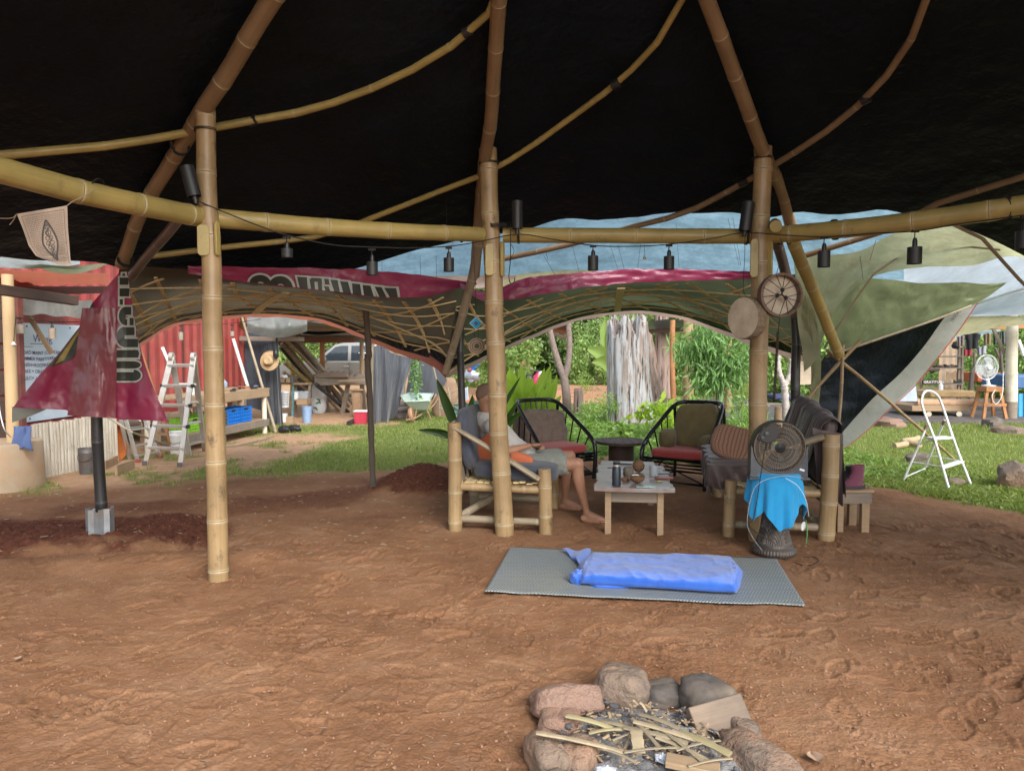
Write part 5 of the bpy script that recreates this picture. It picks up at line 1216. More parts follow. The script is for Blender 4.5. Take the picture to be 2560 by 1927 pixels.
c = on_tbl(1541, 1214); bo = thing('drink_bottle', c, 'tall dark navy steel drink bottle with a steel neck on the coffee table', 'bottle')
M().lathe([(0.030, 0), (0.036, 0.004), (0.036, 0.145), (0.033, 0.155), (0.028, 0.162)], 26).build('body', mk('navy_powder_coat', (0.012, 0.022, 0.035), 0.35, bump=0), bo, local=True)
M().lathe([(0.0275, 0.160), (0.0275, 0.178)], 24).build('neck', ALU, bo, local=True)
M().lathe([(0.027, 0.176), (0.029, 0.18), (0.029, 0.192), (0.024, 0.196)], 24).build('cap', BLACK, bo, local=True)
M().tube([(-0.027, 0, .186), (-0.02, 0, .205), (0.02, 0, .205), (0.027, 0, .188)], 0.005, 7).build('cap_loop', BLACK, bo, local=True)
M().box((-0.055, 0, .150), (0.04, 0.012, 0.008)).build('strap', BLACK, bo, local=True)
COCO = mk('coconut_husk', (0.20, 0.11, 0.055), 0.9, (0.11, 0.06, 0.03), scale=14, bump=1.0, bs=90, stretch=(1, 1, 6)); COCOI = mk('coconut_inside', (0.55, 0.45, 0.30), 0.8, bump=0.1)
c = on_tbl(1596, 1180) + Vector((0, 0, 0.058)); M().ball(c, (0.055, 0.055, 0.058), 24, 18, lambda d: 1 + .05 * mnoise.noise(d * 2.5)).build('coconut', COCO, None, sharp=80, label='whole brown coconut at the back of the coffee table', cat='coconut')
c = on_tbl(1593, 1207); hb = thing('coconut_bowl', c, 'halved coconut shell used as a bowl at the front of the coffee table', 'bowl')
pr = [(0.003, 0.0)] + [(0.066 * math.sin(a), 0.062 - 0.062 * math.cos(a)) for a in [i / 8 * 1.5 for i in range(1, 9)]]
M().lathe(pr + [(0.060, 0.060)] + [(0.060 * math.sin(a), 0.062 - 0.056 * math.cos(a)) for a in [1.4 - i / 6 * 1.3 for i in range(7)]], 26, cap=False).build('shell', COCO, hb, local=True)
M().lathe([(0.001, 0.040), (0.03, 0.040), (0.055, 0.037)], 20, cap=False).build('ash', ASH, hb, local=True)
M().tube([(-0.04, 0, .066), (-0.02, -0.01, .072), (0.01, 0, .066), (0.0, .02, .068)], 0.004, 6).build('lighter', WHITE, hb, local=True)
c = on_tbl(1571, 1188) + Vector((0, 0, 0.035)); M().ball(c, (0.045, 0.035, 0.040), 20, 14, lambda d: sup(4)(d) * (1 + .14 * mnoise.noise(d * 3)), (0, 0, .3)).build('stone', STONEG, None, label='rough grey-brown stone block next to the whole coconut', cat='stone')
c = on_tbl(1563, 1203) + Vector((0, 0, 0.015)); M().ball(c, (0.035, 0.025, 0.018), 18, 12, lambda d: (1 + .5 * mnoise.noise(d * 3))).build('coconut_husk_scrap', COCO, None, label='small scrap of coconut husk between bottle and bowl', cat='husk')
c = on_tbl(1635, 1190); mg = thing('mug', c, 'pale grey enamel mug on the right of the coffee table', 'mug'); GREYC = mk('grey_glaze', (0.34, 0.37, 0.40), 0.35, bump=0)
M().lathe([(0.036, 0), (0.040, 0.003), (0.041, 0.095), (0.038, 0.095), (0.037, 0.012)], 26, cap=False).build('cup', GREYC, mg, local=True); M().tube(catmull([(0.04, 0.02, .08), (0.066, .03, .07), (0.066, .03, .035), (0.04, .02, .022)], 10), 0.005, 7).build('handle', GREYC, mg, local=True)
def flat_thing(name, u, v, sx, sy, h, rz, mat, label, cat, r=0.004):
    c = on_tbl(u, v) + Vector((0, 0, h / 2 + .001)); return M().box(c, (sx, sy, h), (0, 0, rz)).build(name, mat, None, bevel=min(r, h * .45), label=label, cat=cat)
flat_thing('booklet', 1612, 1217, 0.15, 0.085, 0.008, -.05, mk('teal_cover', (0.22, 0.36, 0.34), 0.25, (0.30, 0.42, 0.40), bump=0), 'pale teal booklet at the front edge of the coffee table', 'booklet')
flat_thing('paper_sheet', 1650, 1219, 0.15, 0.10, 0.002, -.3, mk('paper', (0.5, 0.55, 0.55), 0.5, bump=0), 'loose white paper at the front right corner of the coffee table', 'paper')
flat_thing('phone', 1660, 1196, 0.155, 0.075, 0.012, -.08, mk('phone_case', (0.23, 0.06, 0.045), 0.35, bump=0), 'phone in a reddish brown case beside the mug', 'phone')
flat_thing('lighter', 1648, 1205, 0.055, 0.018, 0.014, .05, mk('olive_plastic', (0.30, 0.28, 0.12), 0.4, bump=0), 'small olive lighter in front of the phone', 'lighter')
flat_thing('tablet', 1655, 1183, 0.13, 0.09, 0.010, .1, mk('blue_grey_cover', (0.20, 0.24, 0.30), 0.3, bump=0), 'blue-grey flat case behind the mug', 'case')
M().box(on_tbl(1560, 1162) + Vector((0, 0, .01)), (0.16, 0.02, 0.012), (0, 0, -.25)).build('knife', BLACK, None, bevel=.003, label='black folded knife lying behind the drink bottle', cat='knife')

# bamboo sofa on the right
sofa = bamboo_seat(Vector((2.335, 6.70, 0)), R(168), 1.60, 0.76, 'bamboo sofa under a brown satin cover facing the coffee table', 0.86, 0.46, 0.066, 0.050, 1, 200, 'sofa')
SAT = fabric('brown_satin', (0.085, 0.055, 0.052), (0.055, 0.036, 0.036), rough=0.42, scale=4); 
def blanket(s, t):      # over the seat and down the front; local X front, Y width
    y = 0.60 - 1.42 * s; k = t
    if k < 0.62: x = -0.28 + 0.80 * k / 0.62; z = 0.545
    else: x = 0.52 + 0.02 * math.sin(s * 30); z = 0.545 - 0.26 * (k - 0.62) / 0.38
    w = 0.012 * mnoise.noise(Vector((s * 9 + t * 4, t * 5, 1))) + 0.010 * mnoise.noise(Vector((s * 26, t * 3, 4)))
    return (x + (w * 1.6 if k > .6 else 0), y, z + w + (0.05 * max(0, s - .9) * 10 * -1.0 if False else 0))
M().grid(blanket, 90, 50).build('seat_cover', SAT, sofa, local=True, sharp=80)
M().box((0.12, -0.08, 0.475), (0.70, 1.36, 0.12)).build('seat_pad', SAT, sofa, local=True, bevel=0.03)
def cover_side(s, t):   # near side of the seat cover, hanging
    x = -0.26 + 0.80 * s; z = 0.548 - (0.17 + 0.03 * math.sin(s * 9)) * t
    return (x, 0.605 + 0.02 * math.sin(s * 42 + t * 3) * t + 0.01, z)
M().grid(cover_side, 60, 14).build('cover_fold', SAT, sofa, local=True, sharp=80)
def backcover(s, t):    # draped over the leaning back cushion
    y = 0.66 - 1.46 * s; a = t
    if a < 0.42: k = a / 0.42; x = -0.20 - 0.16 * k; z = 0.50 + 0.52 * k
    elif a < 0.58: k = (a - 0.42) / 0.16; x = -0.36 - 0.16 * k; z = 1.02 + 0.05 * math.sin(k * math.pi)
    else: k = (a - 0.58) / 0.42; x = -0.52 - 0.03 * k; z = 1.02 - 0.66 * k
    w = 0.022 * mnoise.noise(Vector((s * 30, a * 2.2, 7))) + 0.010 * mnoise.noise(Vector((s * 60, a * 4, 17)))
    return (x - w * (1 if a > .5 else -1) * 0.8, y, z * (1 - 0.09 * (1 - s)) + w)
M().grid(backcover, 110, 60).build('back_cover', SAT, sofa, local=True, sharp=80)
M().grid(lambda s, t: (-0.30 + (-0.19) * s + 0.06 * (1 - t) * (1 if s < .5 else -1) * .4 - .03 * t, 0.665 + 0.03 * math.sin(s * 16 + t * 4) * t + .02, 0.90 - .05 * s - (0.55 + .04 * math.sin(s * 8)) * t), 40, 40).build('side_drape', SAT, sofa, local=True, sharp=80)
M().box((-0.40, -0.06, 0.70), (0.12, 1.38, 0.52), (0, R(-10), 0)).build('back_cushion', SAT, sofa, local=True, bevel=0.04)
M().tube([(-0.34, 0.80, 0.84), (0.0, 0.82, 0.72), (0.20, 0.80, 0.62)], [0.045, 0.045, 0.042], 14, flat=0.6).build('armrest', BAMW, sofa, local=True)
PILL = N('patterned_pillow'); v_ = PILL.coord('UV', (46, 34, 1), False); ck = PILL.n('ShaderNodeTexVoronoi'); ck.feature = 'DISTANCE_TO_EDGE'; ck.inputs['Scale'].default_value = 1.0; ck.inputs['Randomness'].default_value = 0.15; PILL.l(v_, ck.inputs['Vector'])
pc = PILL.ramp(ck.outputs['Distance'], [(0.18, (0.20, 0.085, 0.05)), (0.24, (0.33, 0.22, 0.15))]); PM = PILL.bsdf(pc, 0.9)
M().ball(P(1846, 1112, 6.75), (0.25, 0.06, 0.175), 60, 36, sup(3.6, 0.06, 2.2, 5), (R(-34), R(16), R(-14))).build('pillow', PM, None, sharp=70, label='brown patterned pillow on the far end of the bamboo sofa', cat='pillow')

# djembe, towel, box fan
dj = thing('djembe', (1.985, 5.47, 0), 'carved black djembe drum standing under the blue towel and fan', 'drum'); DJ = mk('carved_black_wood', (0.075, 0.058, 0.048), 0.45, (0.035, 0.028, 0.025), scale=8, bump=0.3)
def djr(z):
    return float(np.interp(z, [0, .02, .05, .07, .12, .2, .28, .34, .42, .5, .58, .6], [.150, .158, .150, .132, .118, .098, .088, .092, .125, .155, .165, .165]))
def djf(s, t):
    z = 0.60 * t; a = s * 2 * math.pi; r = djr(z)
    if z < .05: r += 0.006 * abs(math.sin(a * 22))
    elif .08 < z < .34:
        k = (a * 8 / (2 * math.pi)) % 1; zz = (z - .08) / .26 * 2.2; kk = ((k + (0.5 if int(zz) % 2 else 0)) % 1) - .5; q = math.hypot(kk * 1.6, (zz % 1) - 0.05)
        r += 0.0045 * math.sin(q * 26) 
    return (r * math.cos(a), r * math.sin(a), z)
M().grid(djf, 220, 90, closed=True).build('shell', DJ, dj, local=True, sharp=80)
M().lathe([(0.0005, 0.604), (0.16, 0.602), (0.168, 0.592)], 30, cap=False).build('skin', HIDE, dj, local=True)
TRQ = fabric('turquoise_towel', (0.015, 0.30, 0.60), (0.01, 0.22, 0.48), bs=500)
def towel(s, t):
    a = s * 2 * math.pi; hang = float(np.interp((a % 6.283), [0, .6, 1.2, 2.2, 3.0, 3.6, 4.0, 4.55, 5.0, 5.5, 5.9, 6.283], [.30, .16, .12, .12, .20, .34, .25, .40, .34, .20, .34, .30]))
    R0 = 0.190; tot = R0 + hang; l = tot * t
    fold = math.sin(a * 9 + 1.0) * 0.5 + math.sin(a * 17 + 0.4) * 0.3
    if l < R0 - 0.02: return (l * math.cos(a), l * math.sin(a), 0.618 + 0.002 * fold * t)
    k = (l - (R0 - 0.02)) / (hang + 0.02); r = R0 - 0.012 + 0.012 * math.sin(min(1, k * 4) * 1.57) + 0.030 * fold * k + 0.02 * k
    return (r * math.cos(a), r * math.sin(a), 0.616 - 0.008 * min(1, k * 6) - (hang) * k)
tw = M().grid(towel, 180, 60, closed=True); tw.v = [(x + 1.985, y + 5.47, z) for x, y, z in tw.v]
tw.build('towel', TRQ, None, sharp=80, label='bright turquoise towel draped over the djembe under the fan', cat='towel', mods=[('SOLIDIFY', dict(thickness=0.004))])
fc = P(1944, 1116, 5.42); fan = thing('box_fan', Vector((fc.x, fc.y, 0.622)), 'dusty dark box fan with round grille standing on the turquoise towel', 'fan', None, R(-4))
FBL = mk('fan_blue_grey', (0.045, 0.060, 0.080), 0.5, (0.03, 0.04, 0.055), dirt=(0.2, 0.16, 0.12), dirt_amt=0.4, bump=0.05); FGR = mk('dusty_grille', (0.26, 0.20, 0.14), 0.7, (0.12, 0.10, 0.08), scale=14, bump=0.1); FRR = 0.188
FZ = fc.z - 0.622
def fx(x, y, z): return (x, y, z + FZ)
rxf = Euler((R(90), 0, 0)).to_matrix()
M().lathe([(FRR * .97, -.055), (FRR * 1.0, -.06), (FRR * 1.035, -.05), (FRR * 1.035, .04), (FRR * .99, .05)], 48, fx(0, 0, 0), rxf, cap=False).build('housing_ring', mk('fan_rim', (0.035, 0.036, 0.036), 0.5, bump=0), fan, local=True)
m = M()
for i in range(72):      # spiral guard wires
    a = i / 72 * 6.283; pts = []
    for k in range(5): rr = FRR * (0.62 + 0.37 * k / 4); aa = a + 0.10 * k / 4; pts.append(fx(math.cos(aa) * rr, -.058 - .012 * math.sin((1 - k / 4) * 1.2), math.sin(aa) * rr))
    m.tube(pts, 0.0022, 4, cap=False)
for rr in (.34, .48, .62, .80, .98): m.tube([fx(math.cos(a) * FRR * rr, -.066 + .008 * (rr > .9), math.sin(a) * FRR * rr) for a in [i / 40 * 6.283 for i in range(40)]], 0.0026, 5, closed=True)
for i in range(40):
    a = i / 40 * 6.283 + .05; m.tube([fx(math.cos(a) * FRR * .2, -.068, math.sin(a) * FRR * .2), fx(math.cos(a + .35) * FRR * .62, -.067, math.sin(a + .35) * FRR * .62)], 0.0016, 4, cap=False)
m.build('grille', FGR, fan, local=True)
m = M()
for j in range(7): m.tube([fx(math.cos(a) * FRR * (.04 + j * .027), -.070, math.sin(a) * FRR * (.04 + j * .027)) for a in [i / 24 * 6.283 for i in range(24)]], 0.0022, 5, closed=True)
m.lathe([(0.001, 0), (FRR * .2, 0.003)], 20, fx(0, -.066, 0), rxf, cap=False); m.build('hub_cap', BLACK, fan, local=True)
for i in range(5):
    def bl(s, t, a0=i / 5 * 6.283): a = a0 + s * .95 + t * .25; rr = FRR * (.22 + .66 * t); return fx(math.cos(a) * rr, -.015 + .05 * (s - .5), math.sin(a) * rr)
    M().grid(bl, 8, 8).build('blade', mk('blade_grey', (0.06, 0.06, 0.065), 0.5, bump=0) if i == 0 else bpy.data.materials['blade_grey'], fan, local=True)
m = M()
for i in range(30): a = i / 30 * 6.283; m.tube([fx(math.cos(a) * FRR * .2, .045, math.sin(a) * FRR * .2), fx(math.cos(a) * FRR * .98, .045, math.sin(a) * FRR * .98)], 0.002, 4, cap=False)
for rr in (.3, .5, .7, .85): m.tube([fx(math.cos(a) * FRR * rr, .045, math.sin(a) * FRR * rr) for a in [i / 30 * 6.283 for i in range(30)]], 0.002, 4, closed=True)
m.build('rear_grille', FGR, fan, local=True)
# cradle-shaped stand: a plate with a round bite
poly = []; W2 = .208; zb = -.235
for x, z in ((-W2, zb), (W2, zb), (W2 * .985, .02)): poly.append(fx(x, -.05, z))
for i in range(17): a = R(-2) - i / 16 * R(176); poly.append(fx(math.cos(a) * FRR * 1.03, -.05, math.sin(a) * FRR * 1.03))
poly.append(fx(-W2 * .985, -.05, .02))
M().prism(poly, (0, .095, 0)).build('stand', FBL, fan, local=True, smooth=False)
M().box(fx(0, 0, zb + .005), (.44, .15, .018)).build('stand_foot', FBL, fan, local=True, bevel=.004)
M().prism([fx(math.cos(a) * r_, -.078, math.sin(a) * r_) for a, r_ in ((R(95), .10), (R(100), .185), (R(120), .188), (R(140), .187), (R(160), .18), (R(162), .10), (R(130), .06))], (0, .02, 0)).build('control_pod', BLACK, fan, local=True, bevel=.004)
for q in ((-.105, .105), (-.135, .075)): M().lathe([(.014, 0), (.014, .012), (.010, .014)], 14, fx(q[0], -.078, q[1]), Euler((R(90), 0, 0)).to_matrix()).build('knob', FBL, fan, local=True)
M().box(fx(.165, -.052, -.165), (.035, .004, .014), (0, .3, 0)).build('sticker', WHITE, fan, local=True)
cd = thing('fan_cord', (1.9, 5.3, 0), 'pale and dark cords of the box fan hanging past the towel to the ground', 'cord')
M().tube(catmull([P(1912, 1120, 5.30), P(1900, 1200, 5.25), P(1885, 1290, 5.25), P(1872, 1310, 5.25), P(1890, 1330, 5.3), P(1930, 1352, 5.3)], 40), 0.0035, 6).build('cord', ROPE, cd)
M().tube(catmull([P(2008, 1195, 5.26), P(1955, 1190, 5.25), P(1890, 1215, 5.24), P(1868, 1300, 5.25), P(1880, 1340, 5.3), P(1905, 1375, 5.35)], 40), 0.0022, 6).build('cord', GREYC, cd)
M().tube(catmull([P(1965, 1195, 5.24), P(1995, 1215, 5.23), P(2015, 1250, 5.22), P(2022, 1290, 5.25)], 40), 0.002, 6).build('cord', WHITE, cd)
M().tube(catmull([P(2015, 1300, 5.22), P(2018, 1330, 5.22), P(2016, 1358, 5.22)], 10), 0.004, 6).build('green_lanyard', mk('green_cord', (0.08, 0.30, 0.08), 0.8, bump=0), cd)
M().ball(P(2008, 1315, 5.25), (.016, .006, .035), 12, 8, None, (0, .2, 0)).build('plug_cover', WHITE, cd)
M().tube(catmull([G(1985, 1406, .004), G(2020, 1414, .004), G(2046, 1402, .004), G(2035, 1392, .004), G(2010, 1392, .004)], 30), 0.003, 6).build('ring_cable', ROPE, None, label='thin dark wire loop lying on the soil by the djembe', cat='wire')

# side stool with boots
a, b2, c2_, d3 = G(2112, 1246, .37), G(2183, 1250, .37), G(2170, 1218, .37), G(2108, 1218, .37)
so = thing('wooden_stool', (2.93, 6.2, 0), 'low pale wooden stool with boots on it beside the sofa', 'stool')
M().box((2.86, 6.22, .355), (.32, .34, .025), (0, 0, R(3))).build('seat', WOODP, so, bevel=.004)
M().box((2.86, 6.07, .295), (.31, .025, .09), (0, 0, R(3))).build('apron', WOODG, so, bevel=.003); M().box((2.86, 6.37, .295), (.30, .022, .09), (0, 0, R(3))).build('apron', WOODG, so, bevel=.003)
for x, y in ((2.76, 6.10), (2.97, 6.10), (2.74, 6.34), (2.98, 6.35)): M().box((x, y, .16), (.065 if x > 2.9 else .05, .05, .345)).build('leg', WOODP, so, bevel=.003)
BOOT = fabric('mauve_suede', (0.20, 0.055, 0.10), (0.14, 0.04, 0.07)); SOLE = mk('boot_sole', (0.05, 0.035, 0.04), 0.7, bump=0.1)
def boot(loc, rz, label, mat, h=.20):
    t = thing('boot', loc, label, 'boot', None, rz)   # toe towards -X
    m = M(); prof = [(0.018, .055, .046, .030), (.05, .05, .044, .010), (.085, .05, .038, -.02), (.12, .05, .036, -.045), (.17, .050, .038, -.052), (h, .054, .042, -.054)]
    b0 = M()
    def f(s, tt):
        z = .016 + (h - .016) * tt; a = s * 6.283; zz = z
        xb = float(np.interp(zz, [0, .05, .09, .14, h], [-.02, -.015, .03, .045, .045])); rxx = float(np.interp(zz, [0, .03, .06, .09, .13, h], [.125, .12, .095, .068, .056, .060])); ry = float(np.interp(zz, [0, .05, .1, h], [.046, .044, .038, .044]))
        return (xb + math.cos(a) * rxx, math.sin(a) * ry * (1 - .15 * (math.cos(a) > .6)), z)
    M().grid(f, 36, 22, closed=True).build('upper', mat, t, local=True, sharp=80, mods=[('SOLIDIFY', dict(thickness=.006))])
    M().grid(lambda s, tt: (-.018 + math.cos(s * 6.283) * (.132), math.sin(s * 6.283) * .05 * (1 - .1 * math.cos(s * 6.283)), .03 * tt), 30, 2, closed=True).build('sole_wall', SOLE, t, local=True)
    M().ball((-.018, 0, .014), (.13, .048, .014), 20, 8).build('sole', SOLE, t, local=True)
    M().ball((-.10, 0, .045), (.048, .044, .034), 20, 12).build('toe_cap', mat, t, local=True)
    for k in range(5): z = .075 + k * .024; x = float(np.interp(z, [.05, .09, .14, .2], [-.095, -.045, -.018, -.02])); M().tube([(x, -.03, z), (x - .008, 0, z + .010), (x, .03, z)], .0028, 5).build('lace', ROPE, t, local=True)
    return t
boot(Vector((2.86, 6.10, .369)), R(4), 'mauve suede lace-up boot at the front of the low stool', BOOT)
boot(Vector((2.88, 6.24, .369)), R(-8), 'darker boot behind the mauve boot on the low stool', mk('dark_boot', (0.07, 0.07, 0.08), .7), .17)
M().ball((2.99, 6.33, .43), (.07, .05, .06), 20, 14, lambda d: 1 + .35 * mnoise.noise(d * 3)).build('blue_cloth', fabric('navy_cloth', (0.02, 0.04, 0.14)), None, label='crumpled navy cloth behind the boots on the stool', cat='cloth')

# woven mat and covered mattress
nm = N('woven_mat'); v_ = nm.coord('Object', rnd=False); sx = nm.n('ShaderNodeSeparateXYZ'); nm.l(v_, sx.inputs[0])
ax = nm.math('MULTIPLY', sx.outputs[0], 24.0); ay = nm.math('MULTIPLY', sx.outputs[1], 24.0)
row = nm.math('FLOOR', ay); par_ = nm.math('MODULO', row, 2.0); sh_ = nm.math('MULTIPLY', nm.math('SUBTRACT', nm.math('MULTIPLY', nm.math('ABSOLUTE', par_), 2.0), 1.0), 0.7)
diag = nm.math('ADD', ax, nm.math('MULTIPLY', nm.math('FRACT', ay), sh_)); wv = nm.math('ABSOLUTE', nm.math('SUBTRACT', nm.math('FRACT', nm.math('MULTIPLY', diag, 2.0)), 0.5))
rowe = nm.math('ABSOLUTE', nm.math('SUBTRACT', nm.math('FRACT', ay), 0.5)); hgt = nm.math('SUBTRACT', nm.ramp(wv, [(0.08, 0), (0.3, 1)]), nm.ramp(rowe, [(0.42, 0), (0.5, 1)]))
mc = nm.mix(nm.ramp(wv, [(0.06, 0), (0.26, 1)]), (0.07, 0.085, 0.085), nm.ramp(nm.noise(v_, 1.2, 6, .7), [(0.35, (0.33, 0.34, 0.31)), (0.6, (0.25, 0.29, 0.32)), (0.75, (0.40, 0.35, 0.28))]))
MAT = nm.bsdf(mc, 0.5, 0, nm.bump(hgt, 0.8, 0.004))
MC = [G(1275, 1374), G(1940, 1402), G(2016, 1524), G(1212, 1487)]
def matf(s, t):
    p = MC[0].lerp(MC[1], s).lerp(MC[3].lerp(MC[2], s), t); w = 0.012 * mnoise.noise(Vector((s * 5, t * 0.5, 2))) * (1 if t < .1 or t > .9 else .6)
    p.y += 0.03 * mnoise.noise(Vector((s * 3.2, t * .4, 5))) + 0.012 * mnoise.noise(Vector((s * 11, t * .4, 5))); p.z = 0.016 + abs(w) * .8; return p
M().grid(matf, 120, 40).build('woven_mat', MAT, None, label='grey-green woven plastic mat lying on the bare soil', cat='mat', sharp=80, mods=[('SOLIDIFY', dict(thickness=.005))])
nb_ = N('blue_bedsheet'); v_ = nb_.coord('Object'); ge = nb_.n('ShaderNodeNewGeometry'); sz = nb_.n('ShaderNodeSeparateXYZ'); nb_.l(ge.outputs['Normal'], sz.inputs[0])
c_ = nb_.ramp(nb_.noise(v_, 3, 5), [(.3, (0.02, 0.10, 0.46)), (.7, (0.03, 0.13, 0.54))]); sheen_dust = nb_.math('MULTIPLY', nb_.ramp(sz.outputs[2], [(.45, 0), (.9, 1)]), nb_.ramp(nb_.noise(v_, 9, 7, .7), [(.3, .35), (.7, .75)]))  # upward faces paled: skylight sheen painted into the colour, along with dust
c_ = nb_.mix(sheen_dust, c_, (0.20, 0.27, 0.52)); c_ = nb_.mix(nb_.math('MULTIPLY', nb_.ramp(nb_.noise(v_, 4, 8, .75), [(.56, 0), (.68, 1)]), .5), c_, (.26, .18, .20))
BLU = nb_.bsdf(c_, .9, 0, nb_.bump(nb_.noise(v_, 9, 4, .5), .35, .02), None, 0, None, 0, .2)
mt = thing('mattress', (0.93, 4.95, 0), 'small mattress wrapped in a bright blue sheet on the woven mat', 'mattress')
tl, tr, br, bl_ = G(1476, 1377, .125), G(1824, 1385, .125), G(1836, 1453, .125), G(1452, 1430, .125)
tl_b, tr_b, br_b, bl_b = G(1470, 1395, .02), G(1838, 1400, .02), G(1850, 1492, .02), G(1432, 1466, .02)
def mtf(s, t):   # closed loop section t round the thickness, s along the length
    a = t * 2 * math.pi; kx = math.cos(a); kz = math.sin(a)
    p_ = 3.6; k = (abs(kx) ** p_ + abs(kz) ** p_) ** (-1 / p_); cx__, cz = kx * k, kz * k
    e = min(s, 1 - s); shr = 1 - max(0, 1 - e / 0.045) ** 2.2 * .55
    top = tl.lerp(tr, s), bl_.lerp(br, s); bot = tl_b.lerp(tr_b, s), bl_b.lerp(br_b, s)
    yk = (cx__ * shr * .5 + .5); zk = (cz * (1 if e > 0.03 else 0.85) * .5 + .5)
    p = (bot[1].lerp(bot[0], yk)).lerp(top[1].lerp(top[0], yk), zk)
    w = 0.012 * mnoise.noise(Vector((p.x * 5, p.y * 6, 3))) + 0.024 * (.5 - abs(mnoise.noise(Vector((p.x * 9 + p.y * 7, p.y * 6, 8))))) ** 2 * 1.7 + .003 * mnoise.noise(Vector((p.x * 26, p.y * 22, 4)))
    w += 0.02 * max(0, mnoise.noise(Vector((p.x * 3 + 3, p.y * 3, 2)))) * (zk > .9)
    if s > .9: p.x += 0.02
    return p + Vector((0, -w * .6, w if zk > .5 else 0))
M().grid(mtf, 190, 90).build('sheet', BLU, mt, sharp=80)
# closed ends
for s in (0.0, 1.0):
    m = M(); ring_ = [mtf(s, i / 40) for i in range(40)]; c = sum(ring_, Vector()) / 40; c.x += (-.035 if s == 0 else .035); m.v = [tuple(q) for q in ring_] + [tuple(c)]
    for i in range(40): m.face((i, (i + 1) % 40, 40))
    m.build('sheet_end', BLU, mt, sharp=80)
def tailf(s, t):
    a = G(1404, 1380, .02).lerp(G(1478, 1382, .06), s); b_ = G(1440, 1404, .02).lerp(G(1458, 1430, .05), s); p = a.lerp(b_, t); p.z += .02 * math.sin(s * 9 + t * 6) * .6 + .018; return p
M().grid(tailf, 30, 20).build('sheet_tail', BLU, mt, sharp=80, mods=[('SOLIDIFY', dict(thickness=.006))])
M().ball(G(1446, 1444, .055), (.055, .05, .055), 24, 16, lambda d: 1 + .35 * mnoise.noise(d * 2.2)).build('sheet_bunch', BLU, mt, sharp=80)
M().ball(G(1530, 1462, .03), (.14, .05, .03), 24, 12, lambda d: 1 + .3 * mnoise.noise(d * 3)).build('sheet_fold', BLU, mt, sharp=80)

# ------------------------------------------------------------ fire ring
def rock(u, vb, wpx, h, dep, rot, mat, label, seed, grp='stones ringing the fire pit', p=3.0, am=.16, name='fire_stone', tilt=(0, 0)):
    g = G(u, vb); rx_ = wpx / F * g.y / 2; h *= .70; c = Vector((g.x, g.y + dep / 2 * .8, h * .36))
    def dis(d): return sup(p)(d) * (1 + am * mnoise.noise(d * 1.3 + Vector((seed, 0, 0))) + am * .45 * mnoise.noise(d * 3.4 + Vector((seed, 4, 0))) + .02 * mnoise.noise(d * 11))
    return M().ball(c, (rx_, dep / 2, h * .62), 44, 30, dis, (tilt[0], tilt[1], rot)).build(name, mat, None, sharp=60, label=label, cat='stone', group=grp)
rock(1418, 1806, 186, .155, .26, .12, STONEP, 'large flat-faced pink stone at the back left of the fire ring', 1, p=4.2, tilt=(-.5, 0))
rock(1560, 1768, 142, .20, .22, -.2, STONE, 'tall rounded tan stone with sooty foot at the back of the fire ring', 2)
rock(1665, 1768, 104, .12, .16, .1, STONEG, 'small smooth grey-brown stone right of the tall back stone', 3)
rock(1782, 1802, 132, .19, .24, .4, STONEG, 'round sooty olive stone at the back right of the fire ring', 4)
rock(1403, 1848, 112, .12, .16, 0, STONEP, 'small pink stone below the large flat pink stone', 5, p=3.4)
rock(1372, 1965, 100, .17, .26, .3, STONE, 'reddish stone at the left edge of the fire ring', 6)
rock(1452, 1960, 105, .15, .22, -.5, STONE, 'cracked brown stone inside the left of the fire ring', 7, p=3.6)
rock(1930, 1990, 130, .15, .38, .45, STONE, 'long carved-looking tan stone at the right of the fire ring', 8, p=2.6, am=.22)
rock(1868, 1868, 75, .12, .16, .2, STONE, 'small reddish stone between the slab and the long right stone', 9)
rock(1400, 2090, 150, .17, .25, .3, STONE, 'brown stone at the near left of the fire ring', 10); rock(1560, 2160, 170, .15, .22, .1, STONE, 'flat stone closing the near side of the fire ring', 11); rock(1760, 2150, 160, .16, .22, -.2, STONEG, 'dark stone closing the near right of the fire ring', 12)
q = [G(1728, 1836, .03), G(1868, 1802, .10), G(1888, 1842, .06)]
c = G(1803, 1858, .0); M().box(c + Vector((.01, .07, .07)), (.235, .055, .125), (R(-38), R(-9), R(13))).build('wood_block', mat_wood('charred_block_wood', (0.23, 0.17, 0.12), (0.16, 0.115, 0.085), stain=(0.05, 0.045, 0.04)), None, bevel=.005, label='grey-brown wood block leaning on the back right stones of the fire ring', cat='wood block')
def ashf(s, t):
    a = s * 6.283; r = t; x = 1.0 + 0; g = G(1615, 1880); rx_, ry_ = .44, .37
    n_ = mnoise.noise(Vector((math.cos(a) * r * 4, math.sin(a) * r * 4, 1))) * .03 + mnoise.noise(Vector((math.cos(a) * r * 14, math.sin(a) * r * 14, 5))) * .012
    return (g.x + math.cos(a) * r * rx_, g.y - .05 + math.sin(a) * r * ry_, .035 * (1 - r * r) + n_ * (1 - r ** 4) + .012)
M().grid(ashf, 90, 40, closed=True).build('ash_bed', ASH, None, sharp=80, label='grey ash and charcoal bed inside the stone fire ring', cat='ash', kind='stuff')
rg = random.Random(21)
m = M()
for i in range(300):
    a = rg.uniform(0, 6.28); r = rg.random() ** .6 * .30; g = G(1612, 1872); c = Vector((g.x + math.cos(a) * r, g.y + math.sin(a) * r * .8, .06 + rg.uniform(-.01, .02))); L_ = rg.uniform(.006, .034)
    m.box(c, (L_, rg.uniform(.003, .012), rg.uniform(.002, .005)), (rg.uniform(-.5, .5), rg.uniform(-.5, .5), rg.uniform(0, 3.14)))
